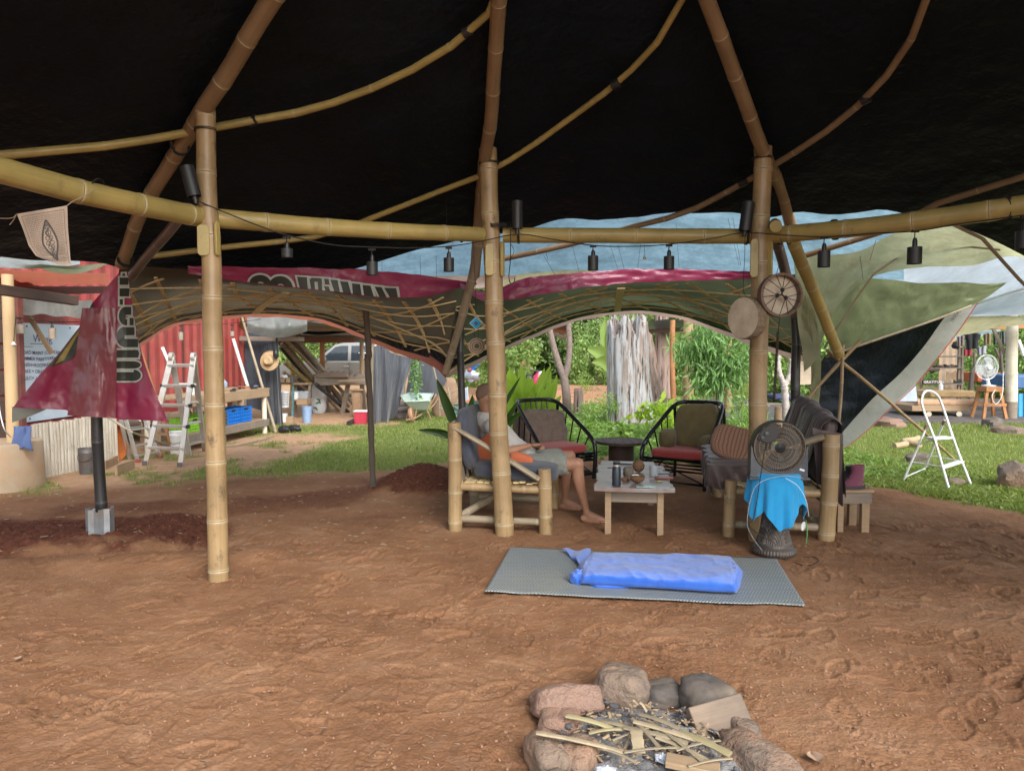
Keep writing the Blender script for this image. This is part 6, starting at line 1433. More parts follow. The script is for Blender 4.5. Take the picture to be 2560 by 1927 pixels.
m.build('kindling_chips', mk('dry_shavings', (0.40, 0.30, 0.18), .8, (.2, .14, .09), scale=40), None, smooth=False, label='bamboo chips and curled shavings piled in the fire ring', cat='kindling', kind='stuff')
m = M()
for i in range(80):
    a = rg.uniform(0, 6.28); r = rg.random() ** .5 * .40; g = G(1615, 1880); c = Vector((g.x + math.cos(a) * r, g.y + math.sin(a) * r * .85 - .04, .05 + rg.uniform(-.01, .01)))
    m.ball(c, (rg.uniform(.006, .022), rg.uniform(.006, .018), rg.uniform(.005, .012)), 7, 5, None, (rg.random(), rg.random(), rg.random()))
m.build('charcoal', mk('charcoal', (0.03, 0.03, 0.032), .9, (0.12, 0.12, 0.13), scale=20), None, label='lumps of charcoal and grey ash crumbs in the fire ring', cat='charcoal', kind='stuff')
def stick(u0, v0, z0, u1, v1, z1, w, t, label, mat=STRAW, grp='split bamboo sticks in the fire ring'):
    a = G(u0, v0, z0); b_ = G(u1, v1, z1); mid = a.lerp(b_, .5) + Vector((0, 0, .004)); m = M()
    ts = [a.lerp(b_, k / 8) + Vector((0, 0, .006 * math.sin(k / 8 * 3.14))) for k in range(9)]; m.tube(ts, [w / 2 * (1 + .08 * math.sin(k * 1.9)) for k in range(9)], 8, flat=t / w)
    return m.build('bamboo_stick', mat, None, label=label, cat='stick', group=grp, sharp=30)
STG = mk('green_split_bamboo', (0.36, 0.31, 0.17), .7, (0.26, 0.22, .12), bump=.1); STD = mk('grey_split_bamboo', (0.30, 0.25, 0.16), .7, (0.2, 0.16, .11), bump=.1)
stick(1340, 1831, .15, 1560, 1880, .09, .026, .012, 'pale stick laid over the left stones of the fire ring')
stick(1416, 1789, .10, 1530, 1820, .09, .028, .014, 'yellow-green stick end with a white node at the back left of the ash', STG)
stick(1500, 1803, .085, 1580, 1823, .085, .022, .012, 'grey stick running on from the yellow-green stick', STD)
stick(1472, 1832, .08, 1560, 1822, .09, .020, .010, 'green stick lying crosswise behind the shavings', STG)
stick(1585, 1803, .11, 1812, 1876, .09, .026, .013, 'longest pale stick slanting to the right across the pile')
stick(1560, 1818, .10, 1720, 1858, .09, .028, .012, 'grey-brown stick just below the longest pale stick', STD)
stick(1640, 1842, .10, 1770, 1900, .07, .022, .010, 'thin pale stick pointing down to the right')
stick(1700, 1830, .10, 1825, 1885, .10, .036, .018, 'thick yellow stick with its cut end at the right', STG)
stick(1600, 1785, .10, 1700, 1822, .10, .024, .010, 'curled grey husk piece at the back of the pile', STD)
stick(1590, 1826, .12, 1598, 1882, .09, .044, .006, 'upright splintered sliver in the middle of the pile')
stick(1600, 1755, .12, 1617, 1778, .09, .018, .005, 'short sliver against the tall back stone')
for i, (a_, nm) in enumerate([((1530, 1850, 1640, 1815), 'under the longest pale stick'), ((1560, 1880, 1700, 1868), 'across the front of the pile'), ((1620, 1800, 1760, 1905), 'crossing the pile to the lower right'), ((1500, 1870, 1590, 1905), 'at the near left of the ash'), ((1690, 1875, 1800, 1850), 'beside the wood block'), ((1580, 1795, 1650, 1870), 'steep across the middle of the pile'), ((1720, 1915, 1830, 1895), 'at the near right of the ash')]):
    stick(a_[0], a_[1], .10, a_[2], a_[3], .10, .011 + .003 * (i % 3), .007, 'thin grey-tan twig lying ' + nm, STD)
g0 = G(1664, 1898, .09); g1 = G(1800, 1925, .08); M().plank(g0, g1, .07, .022).build('wood_offcut', WOODP, None, bevel=.003, label='short flat board offcut at the near edge of the fire pile', cat='board')
for (u, v, L_, w_) in [(1515, 1925, .07, .05), (1655, 1893, .05, .05)]:
    M().ball(G(u, v, .07), (L_ / 2, w_ / 2, .012), 20, 10, lambda d: 1 + .6 * mnoise.noise(d * 4)).build('burnt_paper', mk('white_ash_paper', (0.55, 0.58, 0.66), .8) if L_ > .06 else bpy.data.materials['white_ash_paper'], None, label='flake of white burnt paper ' + ('at the near left of the ash' if L_ > .06 else 'in the middle of the ash'), cat='burnt paper')
lf = G(2037, 1897, .012); m = M().grid(lambda s, t: (lf.x + (s - .5) * .06 * math.sin(math.pi * min(.97, t + .03)), lf.y + (t - .5) * .075, .012 + .012 * abs(s - .5) * 2 + .006 * math.sin(t * 3)), 6, 8); m.build('fallen_leaf', mk('pale_dead_leaf', (0.42, 0.28, 0.19), .7), None, label='single pale dead leaf on the soil at the lower right', cat='leaf')
lf2 = G(45, 1645, .012); m = M().grid(lambda s, t: (lf2.x + (s - .5) * .03 * math.sin(math.pi * min(.97, t + .03)), lf2.y + (t - .5) * .05, .010 + .01 * abs(s - .5)), 5, 6); m.build('fallen_leaf', bpy.data.materials['pale_dead_leaf'], None, label='small dead leaf on the soil at the far left', cat='leaf')
# ------------------------------------------------------------ left background: container, ladders, bench, shed
ct_A, ct_B = Vector((-6.14, 8.2, 0)), Vector((-5.66, 15.6, 0)); cdir = (ct_B - ct_A).normalized(); cn = Vector((cdir.y, -cdir.x, 0))   # cn points to the lawn
def CW(y, z, out=0.0):      # a point on the container wall
    k = (y - ct_A.y) / cdir.y; p = ct_A + cdir * k + cn * out; return Vector((p.x, p.y, z))
con = thing('shipping_container', ct_A, 'old red shipping container raised on blocks beside the workbench', 'container')
m = M(); L_ = (ct_B - ct_A).length; n = int(L_ / 0.07); rows = [0.60, 1.2, 1.8, 2.4, 2.85]; off = [0, 0, .030, .030]
for j, z in enumerate(rows):
    for i in range(n + 1): p = ct_A + cdir * (L_ * i / n) + cn * off[i % 4]; m.v.append((p.x, p.y, z))
for j in range(len(rows) - 1):
    for i in range(n): a = j * (n + 1) + i; m.face((a, a + 1, a + n + 2, a + n + 1))
m.build('corrugated_wall', REDPAINT, con, smooth=False)
m = M().box((ct_A + ct_B) / 2 + cn * -1.25 + Vector((0, 0, 1.72)), (2.36, L_ * .995, 2.22), (0, 0, math.atan2(-cdir.x, cdir.y))); m.build('body', REDPAINT, con)
for z, h in ((.53, .14), (2.89, .12)): m = M().box((ct_A + ct_B) / 2 + cn * .02 + Vector((0, 0, z)), (.07, L_, h), (0, 0, math.atan2(-cdir.x, cdir.y))); m.build('rail', REDPAINT, con, bevel=.004)
for y in (8.35, 12.2, 15.4): M().box(CW(y, .24, -.1), (.35, .35, .47)).build('support_block', CONC, con)
for y in (8.25, 15.55): M().box(CW(y, 1.7, .015), (.10, .10, 2.25)).build('corner_post', REDPAINT, con, bevel=.004)
for y in (11.8, 12.9): M().box(CW(y, 1.7, .045), (.012, .02, 2.1)).build('seam', WOODD, con)
# whiteboard
WBM = mk('whiteboard', (0.62, 0.72, 0.80), 0.25, (0.56, 0.66, 0.76), bump=0, var=.05)
wb = thing('whiteboard', CW(8.95, .63, .05), 'white planning board with handwritten notes fixed to the red container', 'board')
def wbp(y, z, o=.045): return CW(y, z, o)
M().prism([wbp(8.85, .63), wbp(11.2, .63), wbp(11.2, 1.86), wbp(8.85, 1.86)], cn * .015).build('panel', WBM, wb, smooth=False)
PEN = mk('marker_ink', (0.14, 0.08, 0.16), .7, bump=0)
def wtxt(txt, y, z, size, mat=PEN, sx=1.0):
    rg_ = random.Random(len(txt))
    def fn(a, b): return wbp(y + a, z + b + .006 * math.sin(a * 14), .064)
    put_text(txt, size, fn, mat, 'handwriting', wb, .0004, sx=sx)
wtxt('Week', 9.20, 1.62, .14); wtxt('PROJ', 10.15, 1.60, .16)
for i, s_ in enumerate(['ROAD MAINT (CONTAINER', 'SUMMER PAINT/VARNISH', 'FINISH+ROOFRAIN TANK DECK', 'CAKE + ORANGE SHIRT CAMP']): wtxt(s_, 8.98, 1.47 - i * .078, .064)
wtxt('MULCH AREA BEHIND CAMPER', 8.98, 1.15, .064); wtxt('COMPOST', 8.98, .88, .085); wtxt('F', 9.02, .74, .08)
wtxt('2 WEEK - 1', 9.95, 1.42, .07); wtxt('+ CO', 10.0, 1.33, .07)
M().prism([wbp(9.15, 1.60, .062), wbp(9.55, 1.60, .062), wbp(9.55, 1.607, .062), wbp(9.15, 1.607, .062)], cn * .001).build('underline', PEN, wb); M().prism([wbp(8.9, 1.565, .062), wbp(9.2, 1.565, .062), wbp(9.2, 1.57, .062), wbp(8.9, 1.57, .062)], cn * .001).build('underline', PEN, wb)
for y in (9.1, 9.9, 10.7): M().lathe([(.012, 0), (.012, .004)], 10, wbp(y, 1.82, .062), Euler((0, R(90), 0)).to_matrix()).build('screw', BLACK, wb); M().lathe([(.012, 0), (.012, .004)], 10, wbp(y, .67, .062), Euler((0, R(90), 0)).to_matrix()).build('screw', BLACK, wb)
# post on concrete footing, dark side frame
fo = thing('concrete_footing', (-5.66, 8.0, 0), 'round concrete post footing stained with red soil at the left edge', 'footing')
M().lathe([(.42, -.05), (.41, .2), (.40, .49), (.385, .515), (.02, .52)], 40, (-5.68, 8.08, 0)).build('drum', CONC, fo, sharp=50)
M().tube([(-5.50, 8.02, .50), (-5.50, 8.02, 2.35)], [.062, .058], 18).build('wooden_post', mk('tan_post', (0.50, 0.36, 0.20), .7, (0.42, 0.29, 0.15), stretch=(1, 1, .2)), None, label='smooth tan wooden post standing on the concrete footing', cat='post')
M().box((-5.60, 8.3, 1.2), (.09, .08, 2.0)).build('rusty_post', mk('rust_paint', (0.28, 0.08, 0.06), .6, (0.13, 0.05, 0.04), scale=8), None, label='rusty red steel post behind the tan wooden post', cat='post')
m = M(); 
for z in (.55, .85, 1.15, 1.45, 1.75, 2.05): m.box((-6.15, 8.45, z), (.95, .03, .27))
m.build('boards', WOODD, tag(thing('dark_screen', (-6.15, 8.45, 0), 'dark board screen at the far left edge behind the post', 'screen'), None), smooth=False)
M().tube(catmull([P(-6, 990, 7.7), P(2, 1040, 7.7), P(12, 1075, 7.7), P(26, 1092, 7.9)], 20), .006, 6).build('white_cable', WHITE, None, label='white cable looping at the foot of the tan wooden post', cat='cable')
M().grid(lambda s, t: (-5.42 + .17 * s + .05 * t * s + .02 * math.sin(s * 14), 7.92 - .06 * t + .02 * math.sin(s * 9 + t * 4), .70 - .24 * t * (1 + .15 * math.sin(s * 7))), 24, 20).build('blue_rag', fabric('blue_rag_cloth', (0.07, 0.11, 0.24), (0.04, 0.07, 0.17)), None, sharp=80, label='crumpled dark blue rag hanging on the concrete footing', cat='cloth', mods=[('SOLIDIFY', dict(thickness=.006))])
M().plank(P(72, 790, 8.75), P(130, 884, 8.95), .05, .03, up=(0, -1, 0)).build('brace_board', WOODP, None, label='diagonal pale board in front of the whiteboard', cat='board')
M().tube([P(40, 790, 8.0), P(34, 856, 8.0)], .004, 5).build('bulb_cord', ROPE, None, label='short dark bulb cord on the tan wooden post', cat='cord'); M().lathe([(.03, 0), (.02, .012), (.006, .035)], 12, P(34, 862, 8.0)).build('bare_bulb', WHITE, None, label='small white bulb on the cord by the tan post', cat='bulb')
for (u, v0, v1, d, hw, w_) in [(50, 810, 834, 8.2, 9, 'leftmost, at the tan wooden post'), (130, 820, 847, 8.5, 8, 'in front of the whiteboard'), (451, 830, 850, 12.5, 6, 'on the red container left of the left post'), (580, 828, 840, 13.0, 5, 'on the red container right of the left post'), (616, 818, 832, 14.2, 4, 'beside the shed post')]:
    lamp(u, v0 - 16, d, v0, v1, hw, 'small grey-brown cylinder lamp ' + w_, SHG, 0, 'grey lamps along the red container')
M().tube(catmull([P(0, 790, 8.1), P(50, 796, 8.2), P(130, 804, 8.5), P(230, 806, 9.2), P(451, 812, 12.5), P(580, 808, 13.0), P(660, 796, 14.2)], 60), .005, 5).build('lamp_cable', ROPE, None, label='thin cable carrying the grey lamps along the container', cat='cable')
# bamboo screen
sc_ = thing('bamboo_screen', (-5.55, 9.2, 0), 'low screen of upright weathered bamboo strips in front of the container', 'screen'); n = 27
for i in range(n):
    k = i / (n - 1); x = -5.62 + .19 * k; y = 8.55 + 1.42 * k; rgp = random.Random(i * 7)
    M().bamboo([(x, y, -.02), (x - .01 + rgp.uniform(-.006, .006), y + rgp.uniform(-.008, .008), .655 + rgp.uniform(-.012, .012))], .027, .025, .3, 8, .002, i + 300).build('strip', BAMW2, sc_)
for z in (.1, .6): M().box((-5.56, 9.26, z), (.02, 1.5, .04), (0, 0, R(-7.5))).build('batten', WOODG, sc_)
# buckets and tubs
def bucket(loc, r, h, mat, label, tilt=0, rim=None):
    t = thing('bucket', loc, label, 'bucket')
    M().lathe([(r * .86, 0), (r * .9, .01), (r * .97, h * .8), (r, h * .82), (r * 1.03, h * .84), (r, h * .86), (r, h), (r * 1.04, h * 1.0), (r * .97, h * .99), (r * .84, .02)], 26, cap=False).build('shell', mat, t, local=True)
    M().lathe([(.001, .012), (r * .85, .012)], 24, cap=False).build('base', mat, t, local=True)
    M().tube(catmull([(r, 0, h * .88), (r * .8, -r * .7, h * .60), (0, -r * 1.05, h * .5), (-r * .8, -r * .7, h * .60), (-r, 0, h * .88)], 16), .003, 5).build('handle', BLACK, t, local=True)
    return t
bucket(G(219, 1184), .098, .32, mk('dirty_grey_metal', (0.15, 0.15, 0.16), .5, (0.09, 0.09, .1), metal=.3, dirt=(.3, .2, .12), dirt_amt=.4), 'dirty dark grey metal bucket in front of the bamboo screen')
bucket(G(446, 1134), .125, .33, WHITE, 'white plastic bucket behind the tall aluminium ladder')
OR = mk('orange_plastic', (0.55, 0.16, 0.03), .4, (0.5, 0.13, .02), bump=.05, dirt=(.3, .17, .1), dirt_amt=.6)
tb = M(); c = G(284, 1153) + Vector((0, .1, .25))
def tub(s, t):
    a = s * 6.283; k = sup(3.0)(Vector((math.cos(a), math.sin(a), 0))); r = t
    dep = .10 * (1 - max(0, (r - .7) / .3)) if r > .7 else .10
    return (c.x + math.cos(a) * k * .13 * (r if r < .7 else .7 + (r - .7)) , c.y + dep, c.z + math.sin(a) * k * .25 * r + .0)
tb.grid(tub, 36, 14, closed=True).build('mixing_tub', OR, None, label='orange plastic mixing tub standing on edge beside the bamboo screen', cat='tub', mods=[('SOLIDIFY', dict(thickness=.01))])
lb = thing('low_plank_box', G(298, 1172), 'low pair of pale planks lying by the orange tub', 'planks'); M().plank(G(262, 1163, .05), G(292, 1148, .05), .03, .10, up=(0, 0, 1)).build('plank', WOODP, lb); M().plank(G(290, 1176, .06), G(334, 1160, .06), .03, .12, up=(0, 0, 1)).build('plank', WOODP, lb)
# small aluminium ladder
def rail(t, a, b, w=.055, th=.022, mat=ALU, up=(0, -1, 0.1), name='rail'): return M().plank(a, b, w, th, up=up).build(name, mat, t, bevel=.002)
la = thing('aluminium_ladder', (-5.0, 10.2, 0), 'small aluminium folding ladder under the banner', 'ladder')
for (u0, v0, d0, u1, v1) in [(302, 1050, 10.0, 325, 1148), (315, 1050, 9.9, 345, 1154), (348, 1050, 10.7, 372, 1118), (363, 1050, 10.3, 400, 1143)]: rail(la, P(u0, v0, d0), G(u1, v1, .0), .05)
for (u0, v0, d0, u1, v1, d1) in [(326, 1075, 10.0, 380, 1068, 10.4), (333, 1116, 9.95, 368, 1108, 10.3), (338, 1140, 9.9, 394, 1130, 10.3), (310, 1072, 10.2, 352, 1066, 10.6)]: rail(la, P(u0, v0, d0), P(u1, v1, d1), .05, .02, up=(0, 0, 1), name='rung')
for g in (G(345, 1155), G(400, 1144)): M().box(g + Vector((0, 0, .02)), (.06, .04, .04)).build('red_foot', REDPAINT, la)
# tall articulated ladder
lt = thing('aluminium_ladder', (-4.4, 9.9, 0), 'tall articulated aluminium A-frame ladder covered in paint and mud', 'ladder')
TL, TR = P(429, 892, 9.95), P(484, 892, 9.85); FL_, FR2 = G(363, 1163), G(451, 1167); RL, RR = G(474, 1140), G(512, 1128)
ALD = mk('muddy_aluminium', (0.55, 0.55, 0.54), .45, (0.42, 0.40, 0.37), metal=.55, bump=.05, dirt=(.42, .30, .19), dirt_amt=.75)
for a, b in ((TL, FL_), (TR, FR2), (TL, RL), (TR, RR)):
    mid = a.lerp(b, .48); rail(lt, a, mid, .075, .03, ALD); rail(lt, mid.lerp(a, .12), b, .062, .036, ALD)
for k in (.08, .27, .45, .64, .84):
    a, b = TL.lerp(FL_, k), TR.lerp(FR2, k); ex = (b - a).normalized() * .03; rail(lt, a - ex, b + ex, .05, .035, ALD, up=(0, -.3, 1), name='rung')
    if k in (.27, .45, .64): 
        for q in (a - ex * 1.3, b + ex * 1.3): M().box(q, (.03, .06, .045)).build('lock_collar', BLACK, lt)
for k in (.27, .45, .66, .88):
    a, b = TL.lerp(RL, k), TR.lerp(RR, k); rail(lt, a, b, .05, .035, ALD, up=(0, .3, 1), name='rung')
for q in (TL, TR): M().lathe([(.06, -.025), (.06, .025)], 18, q, Euler((0, R(90), 0)).to_matrix()).build('hinge', ALD, lt, bevel=.003)
for q in (FL_, FR2): M().box(q + Vector((0, 0, .03)), (.06, .06, .06)).build('foot', mk('grey_rubber', (.12, .11, .11), .8, bump=0) if q is FL_ else bpy.data.materials['grey_rubber'], lt)
for (a, b, mat, lab) in [(P(406, 868, 11.0), P(422, 905, 11.0), WHITEP, 'short white painted batten leaning on the red container'), (G(436, 1136), P(352, 878, 10.6), WOODO, 'orange-red batten leaning between banner and ladder')]:
    M().plank(a, b, .035, .03, up=(0, -1, 0)).build('leaning_batten', mat, None, label=lab, cat='batten')
M().plank(P(405, 869, 11.2), G(505, 1100), .04, .03, up=(0, -1, 0)).build('leaning_batten', WOODP, None, label='long pale batten leaning behind the tall aluminium ladder', cat='batten')
M().tube([P(252, 1032, 9.4), P(330, 1080, 9.4), G(445, 1124)], .014, 7).build('leaning_cane', BAMW, None, label='thin dirty cane slanting from the banner down past both ladders', cat='cane')
# workbench
wkA, wkB = Vector((-4.86, 10.7, 0)), Vector((-4.47, 13.35, 0)); wd_ = (wkB - wkA).normalized(); wn_ = Vector((-wd_.y, wd_.x, 0))
wk = thing('workbench', wkA, 'long rough timber workbench along the red container', 'workbench')
def WK(k, back, z): p = wkA.lerp(wkB, k) + wn_ * back; return Vector((p.x, p.y, z))
for j in range(5): M().plank(WK(-.02, .06 + j * .14, .805), WK(1.03 + .01 * (j % 2), .06 + j * .14, .805), .134, .03).build('top_plank', WOODP, wk, bevel=.003)
M().plank(WK(-.02, -.02, .73), WK(1.0, -.02, .73), .03, .12).build('front_apron', WOODP, wk, bevel=.003)
for j in range(4): M().plank(WK(.05, .08 + j * .15, .255), WK(.99, .08 + j * .15, .255), .14, .025).build('shelf_plank', WOODP, wk, bevel=.003)
M().plank(WK(.02, -.01, .20), WK(1.0, -.01, .20), .035, .12).build('shelf_rail', WOODG, wk, bevel=.003)
for k, bk in ((.97, .03), (.97, .6), (.03, .6), (.5, .6)): M().tube([WK(k, bk, -.01), WK(k, bk, .79)], .045, 14).build('leg', CREAM, wk)
M().tube([WK(.45, .05, -.01), WK(.45, .05, .2)], .06, 12).build('leg', STONE, wk); M().plank(WK(1.0, .03, .2), G(655, 1078) + Vector((.15, 0, 0)), .04, .03, up=(0, -1, 0)).build('leg_prop', WOODP, wk)
def crate(k, mat, label, L=.36, h=.27, dpt=.30, back=.20):
    c = WK(k, back, .268); t = thing('plastic_crate', c, label, 'crate', 'plastic crates on the shelf of the workbench', math.atan2(-wd_.x, wd_.y))
    m = M()   # local: Y along the bench, -X... front faces +X side (towards lawn)
    th = .012
    for s in (-1, 1):
        for j in range(5): m.box((s * dpt / 2, 0, .02 + (h - .035) * j / 4), (th, L, .020))
        for j in range(6): m.box((s * dpt / 2, -L / 2 + L * j / 5, h / 2), (th * .9, .014, h))
        for j in range(5): m.box((0, s * L / 2, .02 + (h - .035) * j / 4), (dpt, th, .020))
        for j in range(5): m.box((-dpt / 2 + dpt * j / 4, s * L / 2, h / 2), (.014, th * .9, h))
    m.build('lattice_sides', mat, t, local=True, smooth=False)
    M().box((0, 0, h * .48), (dpt * .93, L * .94, h * .86)).build('inner_panel', mat, t, local=True, smooth=False)
    for s in (-1, 1): M().box((s * (dpt / 2 + .004), 0, h * .86), (.01, .10, .035)).build('handle_slot', BLACK, t, local=True)
    return t
PBL = mk('blue_plastic', (0.01, 0.17, 0.60), .4, bump=0, var=.1); PGR = mk('lime_plastic', (0.24, 0.52, 0.04), .45, bump=0, var=.1); PGY = mk('dark_grey_plastic', (0.10, 0.11, 0.12), .5, bump=0, var=.1)
crate(.74, PBL, 'bright blue plastic crate at the far end of the bench shelf'); crate(.585, PBL, 'bright blue plastic crate left of the far blue crate'); crate(.45, PGY, 'dark grey plastic crate beside the nearer blue crate', .30, .25); crate(.33, PGR, 'lime green plastic crate beside the dark grey crate', .32, .25); crate(.16, PGR, 'lime green plastic crate seen behind the tall aluminium ladder', .34, .22)
def on_wk(u, back=.15): 
    best = min((abs(proj(WK(k / 100, back, .82))[0] - u), k) for k in range(-5, 106)); return WK(best[1] / 100, back, .822)
def smallt(name, m, mat, label, cat): return m.build(name, mat, None, label=label, cat=cat)
q = on_wk(555, .12); smallt('white_cup', M().lathe([(.035, 0), (.04, .08), (.038, .08), (.03, .01)], 16, q, cap=False), WHITE, 'small white tub on the workbench by the left post', 'tub')
q = on_wk(553, .5); smallt('spray_bottle', M().lathe([(.035, 0), (.036, .14), (.012, .18), (.012, .23), (.02, .24), (.02, .27)], 14, q), WHITE, 'white spray bottle at the back of the workbench', 'bottle')
q = on_wk(560, .52); smallt('water_jug', M().lathe([(.06, 0), (.065, .12), (.02, .17), (.02, .19)], 16, q), mk('clear_blue', (.3, .4, .5), .2, bump=0), 'clear blue jug at the back of the workbench', 'jug')
q = on_wk(480, .25); smallt('paint_pot', M().lathe([(.035, 0), (.035, .13), (.02, .135)], 14, q), WHITE, 'white canister on the workbench behind the ladder', 'canister')
q = on_wk(578, .2) + Vector((0, 0, .03)); smallt('wood_tray', M().box(q, (.16, .2, .055)), WOODP, 'small wooden tray of parts on the workbench', 'tray')
q = on_wk(582, .08) + Vector((0, 0, .015)); smallt('clamp', M().box(q, (.06, .22, .02), (0, 0, .5)).box(q + Vector((0, .05, .01)), (.05, .05, .04)), BLACK, 'black clamp at the front edge of the workbench', 'clamp')
q = on_wk(600, .35) + Vector((0, 0, .03)); smallt('red_tool', M().ball(q, (.06, .05, .03), 12, 8).tube([q, q + Vector((.1, .12, -.01))], .012, 8), REDPAINT, 'red hand tool in the middle of the workbench', 'tool')
q = on_wk(615, .3) + Vector((0, 0, .02)); smallt('brown_box', M().box(q, (.09, .12, .05), (0, 0, .3)), WOODO, 'small brown box on the workbench', 'box')
q = on_wk(628, .1) + Vector((0, 0, .015)); smallt('drill', M().tube([q, q + Vector((.02, .16, 0))], .02, 8).tube([q + Vector((.01, .1, 0)), q + Vector((.07, .1, 0))], .014, 8), BLACK, 'black drill at the far end of the workbench', 'drill')
q = on_wk(640, .3) + Vector((0, 0, .02)); smallt('sander', M().ball(q, (.05, .09, .025), 12, 8), mk('steel_blue', (.12, .15, .2), .4, bump=0), 'grey sander at the far right of the workbench', 'sander')
m = M(); rg = random.Random(4)
for i in range(5):
    a = on_wk(565 + i * 14, .35); m.tube(catmull([a + Vector((rg.uniform(-.1, .1), rg.uniform(-.15, .15), .01)), a + Vector((.05, .05, .07)), a + Vector((rg.uniform(-.1, .1), rg.uniform(-.15, .15), .03)), a + Vector((.1, .2, .008))], 12), .005, 5)
m.build('tangled_cable', ROPE, None, label='tangle of thin cables lying on the workbench', cat='cable')
M().plank(P(583, 846, 13.4), on_wk(632, .45), .05, .025, up=(0, -1, 0)).build('leaning_batten', WHITEP, None, label='white painted batten leaning on the far end of the workbench', cat='batten')
# rail at lower left of bench
M().tube(catmull([G(560, 1116, .02), G(600, 1112, .02), G(650, 1100, .03), G(684, 1090, .04)], 16), .013, 7).build('fallen_cane', BAMW, None, label='long bent cane lying on the ground in front of the workbench', cat='cane')
M().tube([G(690, 1082, .0), P(602, 783, 13.8)], [.030, .022], 10).build('leaning_pole', BAMW, None, label='long grey bamboo pole leaning at the corner of the shed', cat='pole')
M().bamboo([G(608, 1020, 0) * 1.0, P(607, 780, 14.9)], .06, .055, .35, 12, .003, 71).build('shed_post', BAMG, None, label='yellow bamboo post at the corner of the shed', cat='post')

# ---------- shed
shd = thing('tool_shed', (-4.8, 17.0, 0), 'open tool shed roofed with corrugated sheets and plastic film', 'shed')
def corr(a, b, c_, d_, nu, amp, mat, name, par, nv=2, label=None, cat=None):    # corners: a-b near edge, d-c far edge
    def f(s, t): p = a.lerp(b, s).lerp(d_.lerp(c_, s), t); return p + Vector((0, 0, amp * math.sin(s * nu * math.pi)))
    return M().grid(f, nu * 2, nv).build(name, mat, par, sharp=80, label=label, cat=cat)
ZINC = mk('zinc_sheet', (0.40, 0.46, 0.54), .4, (0.30, 0.35, 0.42), metal=.35, bump=0, dirt=(.3, .2, .13), dirt_amt=.3)
corr(P(690, 788, 14.4), P(905, 800, 14.8), P(960, 832, 21.5), P(640, 838, 21.5), 40, .02, ZINC, 'roof_sheet', shd)
corr(P(752, 800, 14.6), P(935, 822, 14.8), P(930, 838, 18.5), P(752, 838, 18.5), 2, .0, T_WHITE, 'clear_roof_panel', shd)
for (u0, v0, d0, u1, v1, d1, w, h, mt_) in [(628, 836, 18.6, 940, 842, 18.6, .08, .14, WOODG), (750, 843, 18.9, 930, 846, 18.9, .08, .09, WOODG), (748, 851, 17.0, 885, 850, 17.2, .10, .12, mk('rusty_pipe', (.25, .09, .05), .6, (.14, .06, .04))), (880, 850, 17.2, 930, 852, 17.2, .09, .1, WOODG), (740, 818, 15.4, 935, 826, 15.4, .07, .09, WOODP), (600, 846, 15.2, 760, 848, 15.2, .06, .09, WOODG)]:
    M().plank(P(u0, v0, d0), P(u1, v1, d1), w, h).build('roof_beam', mt_, shd)
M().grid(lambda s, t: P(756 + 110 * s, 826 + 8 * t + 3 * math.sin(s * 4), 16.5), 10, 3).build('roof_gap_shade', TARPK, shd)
for (u, v0, v1, d, r, mt_) in [(733, 835, 1010, 18.4, .075, BAMG), (806, 845, 990, 20.5, .075, WOODO), (930, 845, 1000, 18.8, .07, BAMW), (942, 850, 920, 18.2, .065, WHITEP), (905, 848, 985, 20.6, .06, WOODP)]:
    b_ = P(u, v1, d); b_.z = -.02; M().tube([b_, P(u - 1, v0, d)], r, 12).build('post', mt_, shd)
M().grid(lambda s, t: P(618 + 150 * s, 786 + (44 + 16 * math.sin(s * 3.0)) * t - 4 * s, 14.2 + .5 * s - .35 * math.sin(t * 3.1) * (1 + .3 * math.sin(s * 11)) + .08 * mnoise.noise(Vector((s * 8, t * 4, 1)))), 40, 16).build('plastic_film', T_CLEAR, shd, sharp=80)
# shade curtains and hat
def curtain(top, bot, d, mat, name, label, fold=.06, fr=8, nu=60, nv=30, seed=1, dd=0.0, group=None):
    def f(s, t):
        a = cx_(top, s); b_ = cx_(bot, s); u = a[0] + (b_[0] - a[0]) * t; v = a[1] + (b_[1] - a[1]) * t
        return P(u, v, d + dd * s - fold * math.sin(s * fr * 2 + 1.5 * math.sin(t * 2 + seed)) * (.3 + t) - fold * .5 * mnoise.noise(Vector((s * fr * 2, t * 3, seed))))
    return M().grid(f, nu, nv).build(name, mat, None, sharp=80, label=label, cat='curtain', group=group)
curtain([(612, 832), (640, 832), (668, 834), (690, 836)], [(612, 1015), (640, 1022), (668, 1030), (690, 1035)], 15.4, SHADE, 'shade_curtain', 'flat black shade cloth wall at the corner of the shed', .02, 6)
curtain([(660, 862), (672, 858), (688, 852), (694, 836)], [(652, 1050), (675, 1060), (695, 1064), (708, 1066)], 14.6, SHADE, 'shade_curtain', 'hanging folded dark shade curtain below the straw hat', .07, 9)
curtain([(934, 868), (944, 862), (958, 864), (975, 880), (1000, 889), (1020, 893), (1036, 884)], [(932, 1050), (940, 1062), (952, 1074), (965, 1070), (972, 1050), (990, 1040), (998, 1012)], 14.9, SHADE2, 'shade_curtain', 'large grey shade curtain gathered and swagged left of the wheelbarrow', .09, 9, 90, 40, 3, .6)
curtain([(1032, 884), (1060, 880), (1090, 900), (1118, 950)], [(1010, 1010), (1040, 1000), (1070, 996), (1096, 985)], 16.4, SHADE2, 'shade_curtain', 'flat grey shade cloth stretched behind the wheelbarrow', .02, 5)
hat_c = P(674, 902, 14.2); hat = thing('straw_hat', hat_c, 'wide brimmed straw hat hung on the shade curtain', 'hat'); SH = mk('woven_straw', (0.48, 0.34, 0.19), .8, (0.36, 0.25, 0.13), scale=20, bump=.5)
hr = Euler((R(84), 0, R(-10))).to_matrix()
